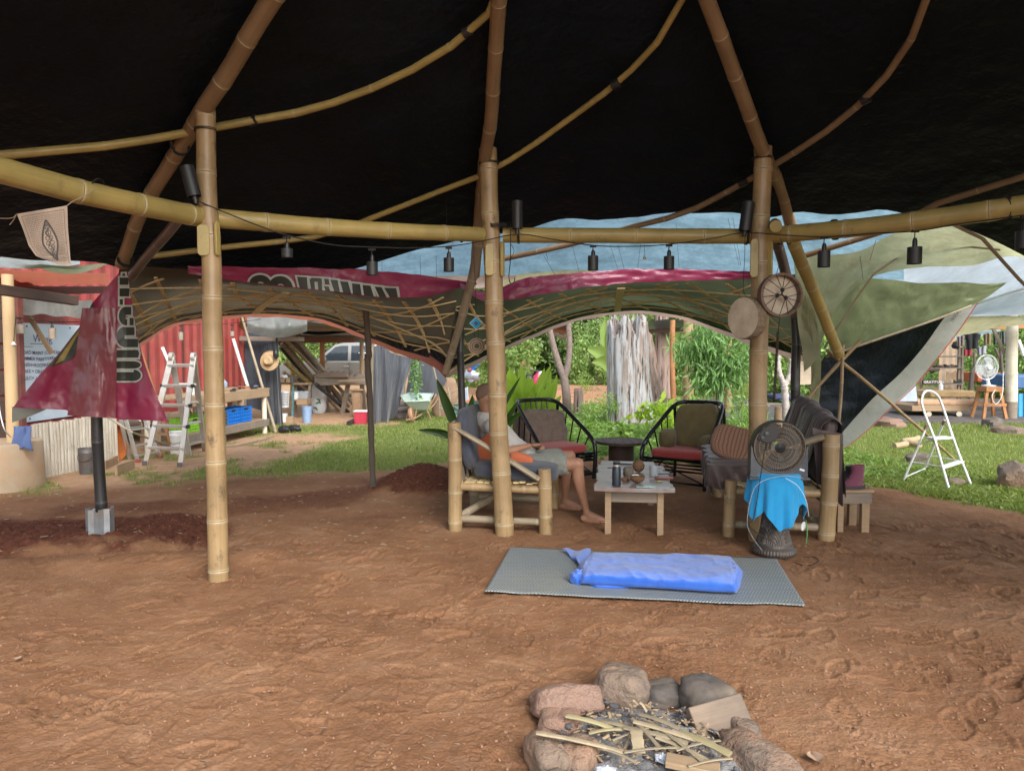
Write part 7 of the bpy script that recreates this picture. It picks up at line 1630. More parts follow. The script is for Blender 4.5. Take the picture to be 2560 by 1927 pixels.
M().lathe([(.19, .012), (.197, .004), (.19, 0), (.15, .008), (.105, .012), (.098, .03), (.09, .08), (.07, .105), (.03, .10), (.001, .095)], 36, hat_c, hr, cap=False).build('crown_and_brim', SH, hat)
M().lathe([(.104, .014), (.102, .035), (.099, .035), (.1, .014)], 30, hat_c, hr, cap=False).build('band', WOODG, hat)
M().ball(P(689, 885, 14.1), (.05, .04, .10), 14, 10, lambda d: 1 + .3 * mnoise.noise(d * 3)).build('black_gloves', BLACK, None, label='black gloves hanging beside the straw hat', cat='gloves')
# leaning bamboo stack
stk = [(694, 850, 816, 1005, .055, BAMR), (706, 848, 826, 1000, .05, BAMR), (722, 846, 872, 1016, .05, BAMR), (738, 848, 862, 1018, .045, BAMDK), (700, 868, 800, 985, .04, BAMB), (712, 905, 836, 1010, .055, BAMG), (704, 858, 850, 1030, .045, BAMR), (745, 852, 884, 1012, .05, BAMW), (708, 930, 800, 1000, .04, BAMR), (790, 960, 870, 1030, .05, BAMB), (718, 852, 846, 985, .04, BAMR)]
for i, (u0, v0, u1, v1, r, mt_) in enumerate(stk):
    e = G(u1, max(v1, 1012), .02 + .05 * (i % 3)); e = P(u1, v1, 18.6 - .12 * i); s0 = P(u0, v0, 17.2 - .05 * i)
    M().bamboo([s0, e], r, r * .85, .45, 10, .004, 400 + i).build('leaning_bamboo', mt_, None, group='bamboo poles stacked leaning in the shed', label=['topmost red-brown bamboo pole', 'second red-brown bamboo pole', 'long red-brown bamboo pole', 'dark brown bamboo pole', 'thin black bamboo pole', 'thick yellow bamboo pole', 'lowest long red-brown pole', 'grey rightmost bamboo pole', 'short red-brown low pole', 'short black pole on the floor', 'last thin red-brown pole'][i] + ' in the slanting stack inside the open shed')
for o in COL.objects:
    if o.name.startswith('leaning_bamboo'): o['category'] = 'pole'
# pickup truck
TRK = mk('silver_car_paint', (0.27, 0.27, 0.25), .3, (0.25, 0.25, 0.235), metal=.5, bump=0, dirt=(.35, .28, .2), dirt_amt=.2); GLS = mk('dark_car_glass', (0.03, 0.04, 0.05), .06, bump=0, var=.1); TYR = mk('tyre_rubber', (.02, .02, .02), .8, bump=.1)
tk = thing('pickup_truck', (-4.9, 23.4, 0), 'silver double-cab pickup parked behind the tool shed', 'truck')
bp = [(-7.25, .55), (-7.30, .95), (-7.15, 1.05), (-6.15, 1.14), (-4.0, 1.14), (-4.0, 1.10), (-2.2, 1.12), (-2.2, .5), (-2.9, .45), (-3.2, .72), (-3.6, .72), (-3.85, .42), (-5.9, .42), (-6.1, .72), (-6.6, .72), (-6.85, .48)]
M().prism([(x, 22.6, z) for x, z in bp], (0, 1.75, 0)).build('body', TRK, tk, bevel=.03)
cab = M(); lo = [(-6.12, 1.13), (-5.50, 1.66), (-5.2, 1.73), (-4.2, 1.73), (-3.95, 1.13)]
for (x, z) in lo: k = (z - 1.13) / .6; cab.v.append((x, 22.62 + .14 * k, z))
for (x, z) in lo: k = (z - 1.13) / .6; cab.v.append((x, 24.33 - .14 * k, z))
cab.face((4, 3, 2, 1, 0)); cab.face((5, 6, 7, 8, 9))
for i in range(5): j = (i + 1) % 5; cab.face((i, j, 5 + j, 5 + i))
cab.build('cab', TRK, tk, bevel=.02)
def win(poly, name='window', mat=GLS):
    q = []
    for x, z in poly: k = (z - 1.13) / .6; q.append((x, 22.605 + .14 * k, z))
    return M().prism(q, (0, .02, 0)).build(name, mat, tk, smooth=False)
win([(-5.93, 1.17), (-5.48, 1.58), (-5.30, 1.62), (-5.08, 1.62), (-5.08, 1.17)]); win([(-4.98, 1.17), (-4.98, 1.62), (-4.30, 1.62), (-4.12, 1.17)])
M().prism([(-6.08, 22.72, 1.18), (-5.54, 22.80, 1.64), (-5.54, 24.15, 1.64), (-6.08, 24.22, 1.18)], (-.012, 0, .015)).build('windscreen', GLS, tk, smooth=False)
M().ball((-5.78, 22.50, 1.20), (.07, .10, .09), 14, 10).build('wing_mirror', TRK, tk)
for x in (-5.12, -4.2): M().box((x, 22.585, .98), (.16, .02, .035)).build('door_handle', ALU, tk, bevel=.004)
for x in (-5.95, -5.03, -4.06): M().box((x, 22.592, .80), (.008, .015, .62)).build('door_gap', BLACK, tk)
M().box((-4.6, 22.60, 1.40), (.28, .012, .03)).build('white_cross_decal', WHITE, tk); M().box((-4.58, 22.598, 1.36), (.03, .012, .28)).build('white_cross_decal', WHITE, tk)
for x in (-6.35, -3.4):
    for y in (22.62, 24.2): M().lathe([(.20, -.10), (.34, -.11), (.36, -.07), (.36, .07), (.34, .11), (.2, .10)], 24, (x, y, .36), Euler((R(90), 0, 0)).to_matrix()).build('wheel', TYR, tk)
M().box((-7.28, 22.8, .9), (.08, .3, .16)).build('headlight', WHITE, tk, bevel=.02); M().box((-7.3, 23.47, .55), (.12, 1.7, .18)).build('bumper', PGY, tk, bevel=.02)
# saw benches and clutter inside
sb = thing('saw_bench', (-4.1, 17.3, 0), 'heavy grey timber saw bench with splayed legs in the shed', 'bench')
M().plank(P(788, 950, 17.2), P(912, 948, 17.4), .5, .24).build('top_beam', WOODG, sb, bevel=.01); M().plank(P(790, 938, 17.0), P(872, 936, 17.0), .10, .12).build('upper_beam', WOODG, sb, bevel=.01)
for (u0, v0, u1, v1) in [(800, 962, 822, 1030), (870, 962, 856, 1034), (905, 962, 912, 1030), (826, 962, 812, 1022)]: M().plank(P(u0, v0, 17.2), G(u1, v1), .10, .07, up=(0, -1, 0)).build('leg', WOODG, sb)
M().plank(P(850, 952, 16.8), P(915, 949, 16.8), .3, .03).build('work_board', WOODP, sb)
for i in range(7): M().box(P(797 + i * 16, 930, 17.0), (.05, .12, .05), (0, R(45), 0)).build('notch_block', WOODG, sb, smooth=False)
sg = G(893, 1042); M().ball(sg + Vector((0, 0, .28)), (.11, .11, .32), 20, 16, lambda d: sup(5)(d) * (1 + .1 * mnoise.noise(d * 2.5))).build('wood_block_stump', mat_wood('stump_wood', (.38, .25, .15), (.26, .17, .1)), None, label='upright tan log stump beside the saw bench', cat='stump')
M().ball(sg + Vector((0, 0, .60)), (.17, .14, .04), 18, 10, lambda d: 1 + .2 * mnoise.noise(d * 3)).build('slab_seat', mat_wood('slab_wood', (.40, .28, .18), (.3, .2, .12)), None, label='rough wood slab lying on the log stump', cat='slab')
c = G(901, 1060); rb = thing('red_box', c, 'red box with a white lid on the shed floor', 'box'); M().box(c + Vector((0, .1, .13)), (.25, .2, .24)).build('carton', mk('crimson_card', (.42, .02, .05), .6, bump=0), rb, bevel=.004); M().box(c + Vector((0, .1, .262)), (.28, .23, .025)).build('lid', WHITE, rb, bevel=.004)
M().tube([G(872, 1058, .05), G(884, 1052, .05)], .05, 12).build('pipe_offcut', BLACK, None, label='short black pipe offcut next to the red box', cat='pipe')
sk = thing('feed_sack', G(795, 1036), 'full white woven sack printed with green leaves', 'sack'); SKW = fabric('woven_sack_white', (.52, .54, .56), (.42, .44, .46), dirt=(.35, .27, .2), dirt_amt=.4)
c = G(795, 1034) + Vector((0, .12, .36)); M().ball(c, (.165, .13, .39), 30, 24, lambda d: sup(4)(d) * (1 + .10 * mnoise.noise(d * 2.2))).build('bag', SKW, sk, sharp=80)
for (dx, dz, a) in [(.02, -.02, .3), (.05, -.08, 1.2), (.0, -.1, -.4), (-.06, -.22, .2), (-.03, -.24, 1.0)]:
    M().ball(c + Vector((dx, -.138, dz)), (.05, .004, .018), 10, 6, None, (0, a, 0)).build('printed_leaf', mk('print_green', (.02, .16, .08), .6, bump=0) if 'print_green' not in bpy.data.materials else bpy.data.materials['print_green'], sk)
sf = thing('tool_shelf', (-5.2, 16.3, 0), 'cluttered low timber shelf against the shed curtain', 'shelf')
def shp(u, v, d=16.3): return P(u, v, d)
for v in (958, 999): M().plank(shp(698, v), shp(775, v + 1), .35, .03).build('shelf_board', WOODP, sf)
for u in (700, 740, 774): b_ = shp(u, 1060); b_.z = 0; M().plank(b_, shp(u, 958), .05, .04, up=(0, -1, 0)).build('upright', WOODG, sf)
M().plank(shp(746, 1003, 16.1), shp(772, 1004, 16.1), .3, .12).build('drawer', WOODP, sf)
bk_ = thing('laundry_basket', shp(712, 1018, 15.9), 'white perforated laundry basket on the shed shelf', 'basket'); c = shp(712, 1018, 15.9); m = M().lathe([(.085, 0), (.105, .36), (.10, .36), (.08, .01)], 20, c, cap=False); m.build('shell', WHITE, bk_)
m = M()
for j in range(8):
    for i in range(9): a = -2.6 + i * .26; m.box(c + Vector((math.cos(a) * (.0885 + .0025 * j), math.sin(a) * (.0885 + .0025 * j), .05 + j * .036)), (.014, .014, .016), (0, 0, a))
m.build('perforation', PGY, bk_, smooth=False)
c = shp(739, 998, 16.2); M().lathe([(.08, 0), (.095, .17), (.1, .175), (.085, .17), (.08, .02)], 20, c, cap=False).build('white_tub', WHITE, None, label='white round tub on the middle of the shed shelf', cat='tub')
M().box(shp(760, 987, 16.2), (.18, .14, .17), taper=1.1).build('grey_tub', GREYC, None, bevel=.01, label='grey square tub at the right of the shed shelf', cat='tub')
c = G(764, 1058); M().lathe([(.085, 0), (.105, .34), (.11, .345), (.095, .34), (.08, .02)], 20, c + Vector((0, .1, 0)), cap=False).build('waste_bin', mk('pale_blue_plastic', (.22, .33, .50), .5, bump=0), None, label='pale blue bin on the ground under the shed shelf', cat='bin')
for i, (u, v, w_, h_, mt_, nm_, lb_) in enumerate([(706, 950, .12, .10, WOODP, 'carton', 'small cardboard box at the left on top of the shed shelf'), (722, 950, .10, .11, WOODP, 'carton', 'small square wood box on top of the shed shelf'), (730, 948, .06, .15, PGY, 'jar', 'dark jar on top of the shed shelf'), (704, 1048, .16, .18, WHITEP, 'carton', 'white printed box low under the shed shelf'), (722, 1054, .14, .16, WOODP, 'carton', 'framed box at the foot of the shed shelf')]):
    M().box(shp(u, v, 16.1) if v < 1000 else G(u, v + 8) + Vector((0, .1, h_ / 2)), (w_, .12, h_)).build(nm_, mt_, None, bevel=.003, label=lb_, cat='box' if nm_ == 'carton' else 'jar')
M().ball(shp(712, 942, 16.1), (.07, .06, .05), 14, 10, lambda d: 1 + .3 * mnoise.noise(d * 3)).build('crumpled_bag', WHITE, None, label='crumpled white bag on top of the shed shelf', cat='bag')
for (u, v, w_) in [(710, 1070, .11), (735, 1068, .13)]: M().ball(G(u, v + 4, .06), (w_, .09, .075), 18, 12, lambda d: 1 + .3 * mnoise.noise(d * 3)).build('rubbish_bag', BLACK, None, label='black plastic bag on the grass, ' + ('left of the pair' if u < 720 else 'right and rounder of the pair'), cat='bag')
M().plank(G(731, 1052), P(733, 965, 16.0), .04, .02, up=(0, -1, 0)).build('leaning_batten', mk('teal_paint', (.08, .2, .22), .5, bump=0), None, label='teal and white batten leaning on the shed shelf', cat='batten')
# thin wooden prop pole in front
m = M(); rg = random.Random(9); pts = catmull([G(933, 1228, -.02), P(929, 1120, 8.0), P(925, 1000, 8.0), P(919, 905, 8.0), P(922, 880, 8.0), P(914, 775, 8.0)], 40)
m.tube(pts, [.034 + .003 * math.sin(i * 1.3) + .006 * (i == 27) for i in range(41)], 12).build('prop_pole', mk('bark_grey', (.12, .09, .07), .9, (.06, .05, .04), scale=5, stretch=(1, 1, .15), bump=.8, bs=60), None, label='thin crooked barked pole propping up the left lattice awning', cat='pole')
# wheelbarrow
wbx = thing('wheelbarrow', G(1045, 1048), 'pale blue-green wheelbarrow tipped towards the camera', 'wheelbarrow'); TRAY = mk('pale_teal_paint', (.36, .47, .44), .45, (.28, .38, .34), bump=.1, dirt=(.4, .32, .22), dirt_amt=.5)
rim = [P(1001, 990, 15.3), P(1027, 981, 16.1), P(1083, 984, 16.1), P(1074, 1001, 15.2), P(1012, 1004, 15.0)]; bot = [P(1026, 1018, 15.4), P(1032, 1012, 15.9), P(1070, 1016, 15.9), P(1066, 1028, 15.4), P(1032, 1027, 15.3)]
m = M(); 
def loopgrid(s, t):
    k = s * 5; i = int(k) % 5; f = k - int(k); f = f * f * (3 - 2 * f); return rim[i].lerp(rim[(i + 1) % 5], f).lerp(bot[i].lerp(bot[(i + 1) % 5], f), t)
m.grid(loopgrid, 50, 6, closed=True); b0 = len(m.v); m.v += [tuple(q) for q in bot]; m.face([b0 + i for i in range(5)]); m.build('tray', TRAY, wbx, sharp=60, mods=[('SOLIDIFY', dict(thickness=.012))])
M().tube(rim, .016, 8, closed=True).build('rim', TRAY, wbx)
RUST = mk('rusty_frame', (.34, .20, .11), .7, (.22, .12, .07), bump=.2)
M().tube(catmull([P(1015, 1050, 14.9), P(1040, 1044, 15.2), P(1070, 1020, 15.8), P(1096, 975, 16.6)], 16), .016, 8).build('handle_bar', WOODP, wbx); M().tube(catmull([P(1022, 1048, 15.2), P(1050, 1030, 15.6), P(1082, 1015, 16.1), P(1108, 972, 16.9)], 16), .016, 8).build('handle_bar', WOODP, wbx)
for a, b_ in [((1022, 1018), (1016, 1048)), ((1042, 1020), (1036, 1050)), ((1068, 1026), (1078, 1048)), ((1016, 1048), (1038, 1052))]: M().tube([P(*a, 15.3), P(*b_, 15.2)], .012, 7).build('strut', RUST, wbx)
M().lathe([(.10, -.03), (.15, -.04), (.165, 0), (.15, .04), (.10, .03)], 24, P(1029, 1038, 15.15), Euler((0, R(80), 0)).to_matrix()).build('wheel', RUST, wbx)
SK2 = mk('cement_sack', (.24, .20, .18), .8, (.15, .13, .12), scale=6, bump=.3)
for i, (u, v, z) in enumerate([(1006, 1050, .06), (1008, 1044, .16), (1014, 1036, .25)]): M().ball(G(u, v, 0) + Vector((0, .15, z)), (.22, .16, .075), 24, 14, lambda d: sup(3)(d) * (1 + .15 * mnoise.noise(d * 2.5)), (0, -.1 * i, .2 * i)).build('cement_sack', SK2, None, label='grey cement sack by the wheelbarrow, ' + ['bottom', 'middle', 'top'][i] + ' of its stack', cat='sack')
# slatted fence beyond, slab, corrugated scrap
fn_ = thing('board_fence', P(990, 900, 19), 'weathered upright board fence behind the grey shade curtain', 'fence')
for i in range(10): b_ = P(962 + i * 9, 900, 19.0); M().box((b_.x, b_.y, .82), (.08, .02, 1.64 - .03 * (i % 3))).build('board', WOODG if i % 2 else WOODP, fn_)
sl = G(1112, 1042); M().ball(sl + Vector((0, .1, .42)), (.30, .09, .46), 30, 22, lambda d: sup(3.5)(d) * (1 + .10 * mnoise.noise(d * 2))).build('tree_slab', mat_wood('rotting_slab', (.30, .19, .12), (.2, .12, .08), stain=(.12, .09, .07)), None, label='upright round-topped brown wood slab right of the wheelbarrow', cat='slab')
for i, (u0, v0, u1, v1, d) in enumerate([(1100, 1040, 1080, 905, 15.9), (1132, 1040, 1150, 930, 15.9), (1098, 990, 1160, 965, 15.7), (1120, 1035, 1118, 960, 15.6)]):
    M().tube(catmull([P(u0, v0, d), P((u0 + u1) / 2 + 6, (v0 + v1) / 2, d), P(u1, v1, d)], 8), .018, 6).build('dead_branch', BAMW, None, label=['left upright', 'right upright', 'crosswise', 'short middle'][i] + ' dead branch against the round-topped slab', cat='branch', group='dead branches by the wood slab')
corr(P(1138, 1002, 16.8), P(1172, 1000, 16.8), P(1170, 968, 17.1), P(1144, 970, 17.1), 7, .012, ZINC, 'zinc_scrap', None, label='bent piece of blue-white corrugated sheet beyond the black post', cat='sheet')
M().ball(G(1165, 1030) + Vector((0, .4, .12)), (.35, .3, .25), 24, 14, lambda d: 1 + .2 * mnoise.noise(d * 2)).build('earth_heap', mk('red_earth', (.34, .15, .08), .95, (.24, .10, .05), bump=.6), None, label='small heap of red earth behind the black post', cat='earth')
# left roof scraps above the whiteboard
lr = thing('lean_to_roof', (-5.2, 8.6, 2.2), 'sagging lean-to roof of orange sheet and dark gutter at the far left', 'roof')
M().grid(lambda s, t: P(-60 + 330 * s, 672 + 12 * s + (44 - 18 * s) * t + 2 * math.sin(s * 60) * t, 8.2 + 1.2 * t), 60, 4).build('orange_sheet', T_CORAL, lr, sharp=80)
M().grid(lambda s, t: P(-60 + 360 * s, 716 + (26 - 10 * s) * t, 8.6 + 1.0 * t), 20, 4).build('brown_fascia', mk('brown_red_board', (.20, .07, .05), .7), lr, sharp=80)
M().plank(P(-60, 716, 7.2), P(190, 752, 8.0), .12, .10).build('dark_gutter', WOODD, lr, bevel=.004)
M().grid(lambda s, t: P(-60 + 290 * s, 748 + 4 * math.sin(s * 9) + (42 + 5 * math.sin(s * 30) * .4) * t, 8.5 + .1 * math.sin(s * 14)), 50, 8).build('hanging_film', T_CLEAR, lr, sharp=80)
M().grid(lambda s, t: P(60 + 220 * s, 655 + 10 * math.sin(s * 3.1) + (20 * math.sin(s * 3.1)) * t, 7.2 + .3 * t), 30, 4).build('green_scrap', T_GREEND, lr, sharp=80)
M().grid(lambda s, t: P(-60 + 260 * s, 640 + 12 * t + 20 * math.sin(s * 2.2 + .5) * t, 7.0 + .3 * t), 30, 4).build('clear_scrap', T_CLEAR, lr, sharp=80)
# ------------------------------------------------------------ right: step ladder, hut, clutter
sl_ = thing('step_ladder', G(2375, 1225), 'white two-step folding ladder with a tall hoop standing on the lawn', 'ladder')
fA, fB, rA, rB = G(2375, 1231), G(2427, 1210), G(2258, 1203), G(2309, 1178)
pts = catmull([fA, P(2356, 1165, 8.0), P(2336, 1097, 8.15), P(2314, 1040, 8.3), P(2304, 1005, 8.35), P(2310, 982, 8.4), P(2324, 977, 8.5), P(2342, 987, 8.6), P(2356, 1015, 8.65), P(2390, 1115, 8.5), fB], 70)
M().tube(pts, .0135, 10).build('front_hoop', WHITEP, sl_)
for a, b in ((rA, P(2318, 1062, 8.35)), (rB, P(2362, 1050, 8.7))):
    M().tube([a, b], .012, 9).build('rear_leg', WHITEP, sl_); M().tube([b - (b - a) * .08, b], .02, 9).build('hinge_sleeve', STONE, sl_)
def step(q, th=.022): 
    m = M(); m.prism([Vector(p) for p in q], (0, 0, th)); return m.build('step', WHITEP, sl_, bevel=.004)
k = .42; p1, p2 = P(2337, 1100, 8.15), P(2385, 1097, 8.5); dr_ = (rA - fA) * .20; step([p1, p2, p2 + dr_, p1 + dr_])
p1, p2 = P(2362, 1172, 7.98), P(2409, 1157, 8.36); dr_ = (rA - fA) * .12; step([p1, p2, p2 + dr_, p1 + dr_])
for u0, v0, d0, u1, v1, d1 in [(2282, 1155, 8.45, 2362, 1168, 8.0), (2330, 1140, 9.0, 2410, 1154, 8.4), (2264, 1192, 8.5, 2314, 1170, 9.15), (2300, 1110, 8.4, 2337, 1098, 8.15)]: M().tube([P(u0, v0, d0), P(u1, v1, d1)], .008, 7).build('brace', WHITEP, sl_)
# hut
hut = thing('open_hut', (9.5, 17.5, 0), 'open hut under cream and white tarps with a shelf and bedding', 'hut')
M().box((10.6, 18.2, .02), (12.0, 6.5, .10)).build('floor', mk('dark_ground_sheet', (.07, .065, .065), .7, (.12, .10, .09), scale=4), hut)
hp_ = G(2526, 1053)
m = M().lathe([(.12, 0), (.12, .42)], 12, hp_); m.build('post_base', WOODG, hut)
M().bamboo([hp_ + Vector((0, 0, .4)), P(2532, 700, 15.5)], .115, .105, .40, 18, .004, 81).build('post', BAMW2, hut)
for (u0, v0, d0, u1, v1, d1, r, mt_) in [(2480, 815, 15.8, 2512, 885, 15.6, .04, BAMW), (2546, 850, 16, 2560, 890, 15.9, .04, WHITEP), (2430, 930, 17.0, 2424, 1020, 17.0, .055, BAMDK), (2470, 850, 18, 2430, 930, 18, .03, BAMDK), (2500, 850, 18, 2508, 960, 18, .035, BAMDK), (2436, 880, 18.5, 2434, 960, 18.5, .03, BAMDK), (2488, 870, 18.5, 2504, 910, 18.5, .03, BAMDK)]:
    M().tube([P(u0, v0, d0), P(u1, v1, d1)], r, 8).build('brace_pole', mt_, hut)
for i in range(7): M().box(P(2352 + i * 8, 880, 19.6) + Vector((0, 0, -.1)), (.085, .02, 2.3)).build('wall_board', WOODG if i % 2 else WOODP, hut)
M().plank(P(2380, 822, 16), P(2600, 812, 16), .1, .12).build('lintel', WOODO, hut)
sheet([(2120, 620, 11.5), (2250, 640, 11.8), (2400, 600, 12), (2700, 560, 11.5)], [(2120, 730, 14), (2300, 780, 14.4), (2430, 782, 14.6), (2700, 700, 14.6)], 40, 20, .08, 5, 31).build('upper_canopy', T_WHITE, hut, sharp=80)
sheet([(2340, 800, 13.6), (2430, 768, 13.8), (2500, 742, 13.9), (2700, 696, 13.9)], [(2340, 812, 14.8), (2430, 792, 14.8), (2500, 789, 14.8), (2700, 784, 14.8)], 30, 10, .03, 5, 32).build('front_canopy', T_WHITE, hut, sharp=80)
sheet([(2340, 792, 14.7), (2440, 790, 14.7), (2700, 790, 14.6)], [(2340, 846, 15.4), (2440, 832, 15.4), (2500, 818, 15.3), (2700, 800, 15.1)], 30, 8, .03, 5, 33).build('cream_canopy', T_CREAM, hut, sharp=80)
sheet([(2380, 826, 16.4), (2500, 816, 16.4)], [(2382, 846, 17), (2440, 842, 17), (2502, 828, 17)], 12, 4, .02, 5, 34).build('mint_canopy', mat_tarp('mint_sheet', (.45, .6, .55), (.6, .8, .74), .6), hut, sharp=80)
M().tube(catmull([P(2370, 790, 13.6), P(2440, 760, 13.7), P(2560, 722, 13.6), P(2700, 690, 13.4)], 20), .022, 6).build('canopy_seam', T_GREY, hut)
she = thing('shelf_unit', P(2350, 1000, 17), 'crooked dark plank shelf unit with jars in the hut', 'shelf')
for v in (892, 920, 960, 985): M().plank(P(2305, v, 17), P(2402, v - 1, 17), .3, .03).build('shelf_board', WOODG, she)
for u in (2302, 2396, 2404): b_ = P(u, 1000, 17); b_.z = .05; M().plank(b_, P(u + 2, 868 + (u < 2310) * 50, 17), .05, .05, up=(0, -1, 0)).build('upright', WOODG, she)
M().prism([P(2307, 950, 16.8), P(2346, 948, 16.8), P(2346, 960, 16.8), P(2307, 960, 16.8)], (0, .03, 0)).build('sign_board', WOODD, she)
def gr(x, y): p = P(2309, 958, 16.78); return p + Vector((x, 0, y))
put_text('GRATITUDE', .088, gr, WHITE, 'sign_lettering', she, .001)
M().prism([P(a, b, 16.7) for a, b in [(2366, 927), (2378, 934), (2391, 926), (2391, 953), (2378, 945), (2366, 957)]], (0, .01, 0)).build('pennant', mk('kraft_card', (.36, .25, .15), .8), None, label='notched brown card pennant on the hut shelf', cat='pennant')
M().lathe([(.045, 0), (.047, .15), (.015, .19), (.015, .22)], 14, P(2352, 979, 16.6)).build('spray_bottle', WHITE, None, label='white spray bottle in front of the hut shelf', cat='bottle')
for i in range(9):
    M().ball(P(2318 + i * 9, 916 - (i % 2) * 2, 17), (.05, .05, .035), 8, 6).build('shelf_item', [STONEG, STONE, BLACK][i % 3], she)
for i in range(5): M().lathe([(.025, 0), (.025, .09), (.012, .12)], 8, P(2386 + i * 4, 960, 16.9)).build('dark_bottle', BLACK, she)
M().ball(P(2325, 924, 16.9), (.24, .08, .05), 14, 8).build('coiled_basket', STONEG, she); M().ball(P(2390, 862, 16.9), (.10, .06, .09), 12, 8, lambda d: 1 + .5 * mnoise.noise(d * 4)).build('dark_plant_bundle', BLACK, she)
M().prism([P(2238, 953, 15.6), P(2288, 950, 15.6), P(2294, 1003, 15.6), P(2232, 1003, 15.6)], (0, .06, 0)).build('white_board', mk('blue_white_panel', (.50, .58, .68), .4, bump=0), None, label='bluish white panel standing between black tarp and shelf', cat='panel')
MATT = mk('tan_foam', (.50, .34, .17), .8, bump=.1); MB = mk('pinkish_foam', (.52, .33, .21), .8, bump=.1)
def slabt(name, u0, u1, v0, v1, d, dep, mat, lab, cat, bev=.03):
    a = P(u0, v1, d); b = P(u1, v0, d); M().box(((a.x + b.x) / 2, d + dep / 2, (a.z + b.z) / 2), (b.x - a.x, dep, b.z - a.z)).build(name, mat, None, bevel=bev, label=lab, cat=cat)
slabt('foam_mattress', 2326, 2440, 977, 994, 16.2, 1.6, MATT, 'tan foam mattress on top of the bedding pile in the hut', 'mattress')
M().tube([P(2290, 1006, 16.0), P(2440, 1007, 16.0)], .085, 16).build('rolled_mattress', MB, None, label='rolled pinkish mattress lying on the pallet in the hut', cat='mattress')
slabt('pallet', 2280, 2424, 1014, 1028, 15.9, 1.2, WOODP, 'pale timber pallet under the bedding in the hut', 'pallet', .01)
for u in (2322, 2398): M().tube([P(u, 1035, 15.8), P(u, 1035, 17.2)], .055, 14).build('pipe_roller', CREAM, None, label='pale pipe under the ' + ('left' if u < 2350 else 'right') + ' end of the pallet', cat='pipe')
# clothes line
CLO = [(2412, 2447, 834, 873, (.012, .014, .016), 'black t-shirt', 1), (2458, 2478, 834, 862, (.36, .27, .15), 'beige trousers', 0), (2482, 2502, 830, 862, (.07, .09, .08), 'dark green towel', 0), (2503, 2524, 829, 862, (.10, .11, .12), 'dark grey towel', 0), (2404, 2432, 870, 890, (.42, .05, .08), 'red and pink cloth', 0), (2440, 2466, 866, 886, (.36, .36, .42), 'pale grey cloth', 0), (2392, 2412, 840, 866, (.20, .16, .16), 'brown cloth', 0)]
cl = thing('clothes_line', P(2460, 832, 16), 'thin clothes line strung through the hut', 'clothes line'); M().tube([P(2380, 834, 16), P(2530, 829, 16)], .005, 5).build('line', ROPE, cl)
for i, (u0, u1, v0, v1, c_, nm, sh_2) in enumerate(CLO):
    mt_ = fabric('hung_cloth_%s' % 'abcdefg'[i], c_); d = 16 + .02 * (i % 3) + (1.0 if i in (4, 5) else 0)
    def hf(s, t, u0=u0, u1=u1, v0=v0, v1=v1, d=d, sl=sh_2):
        w = 1 + (.25 if sl and t < .35 else 0); return P((u0 + u1) / 2 + (s - .5) * (u1 - u0) * w * (1 - .15 * t), v0 + (v1 - v0) * t + 1.5 * math.sin(s * 7 + i), d + .03 * math.sin(s * 14))
    M().grid(hf, 16, 10).build('hung_' + nm.split()[-1].replace('-', '_'), mt_, None, sharp=80, label=nm + ' hanging from the line in the hut', cat='laundry', mods=[('SOLIDIFY', dict(thickness=.006))])
# stool with white fan
ws = thing('bar_stool', G(2475, 1050), 'tall orange-brown wooden stool carrying the white fan in the hut', 'stool')
top = P(2474, 966, 15.5); M().box(top + Vector((0, 0, -.05)), (.36, .36, .11)).build('seat', WOODO, ws, bevel=.005)
for sx_ in (-1, 1):
    for sy_ in (-1, 1): M().plank(Vector((top.x + sx_ * .14, 15.5 + sy_ * .13, top.z - .1)), Vector((top.x + sx_ * .24, 15.5 + sy_ * .2, .06)), .06, .05, up=(0, -1, 0)).build('leg', WOODO, ws)
for sy_ in (-1, 1): M().plank(Vector((top.x - .24, 15.5 + sy_ * .19, .36)), Vector((top.x + .24, 15.5 + sy_ * .19, .36)), .03, .06).build('rung', WOODO, ws)
wf = thing('desk_fan', top, 'white round desk fan on the tall wooden stool', 'fan'); fc2 = P(2467, 918, 15.35); rf_ = 31 / F * 15.4; r9 = Euler((R(90), 0, R(10))).to_matrix()
M().lathe([(.13, 0), (.14, .02), (.05, .035), (.03, .05)], 20, top + Vector((-.02, 0, .005))).build('base', WHITE, wf); M().tube([top + Vector((-.02, 0, .03)), fc2 + Vector((0, .06, 0))], [.035, .03], 12).build('neck', WHITE, wf)
M().lathe([(.001, -.05), (.055, -.05), (.06, .05), (.04, .09)], 18, fc2, r9).build('motor', WHITE, wf)
m = M()
for dd_ in (-.05, .05):
    for rr in (.35, .7, 1.0): m.tube([fc2 + r9 @ Vector((math.cos(a) * rf_ * rr, math.sin(a) * rf_ * rr, dd_ * (1.3 - rr))) for a in [i / 30 * 6.283 for i in range(30)]], .003 + .003 * (rr == 1), 5, closed=True)
    for i in range(36): a = i / 36 * 6.283; m.tube([fc2 + r9 @ Vector((math.cos(a) * .05, math.sin(a) * .05, dd_)), fc2 + r9 @ Vector((math.cos(a) * rf_, math.sin(a) * rf_, 0))], .0016, 4, cap=False)
m.build('guard', WHITE, wf); BW = mk('blade_white', (.55, .6, .62), .3, bump=0, transl=.4)
for i in range(3):
    M().grid(lambda s, t, a0=i * 2.094 + .6: fc2 + r9 @ Vector((math.cos(a0 + s * 1.25 + .2 * t) * rf_ * (.2 + .7 * t * (1 - .15 * (2 * s - 1) ** 2)), math.sin(a0 + s * 1.25 + .2 * t) * rf_ * (.2 + .7 * t * (1 - .15 * (2 * s - 1) ** 2)), .03 * (s - .5))), 8, 8).build('blade', BW, wf, sharp=80)
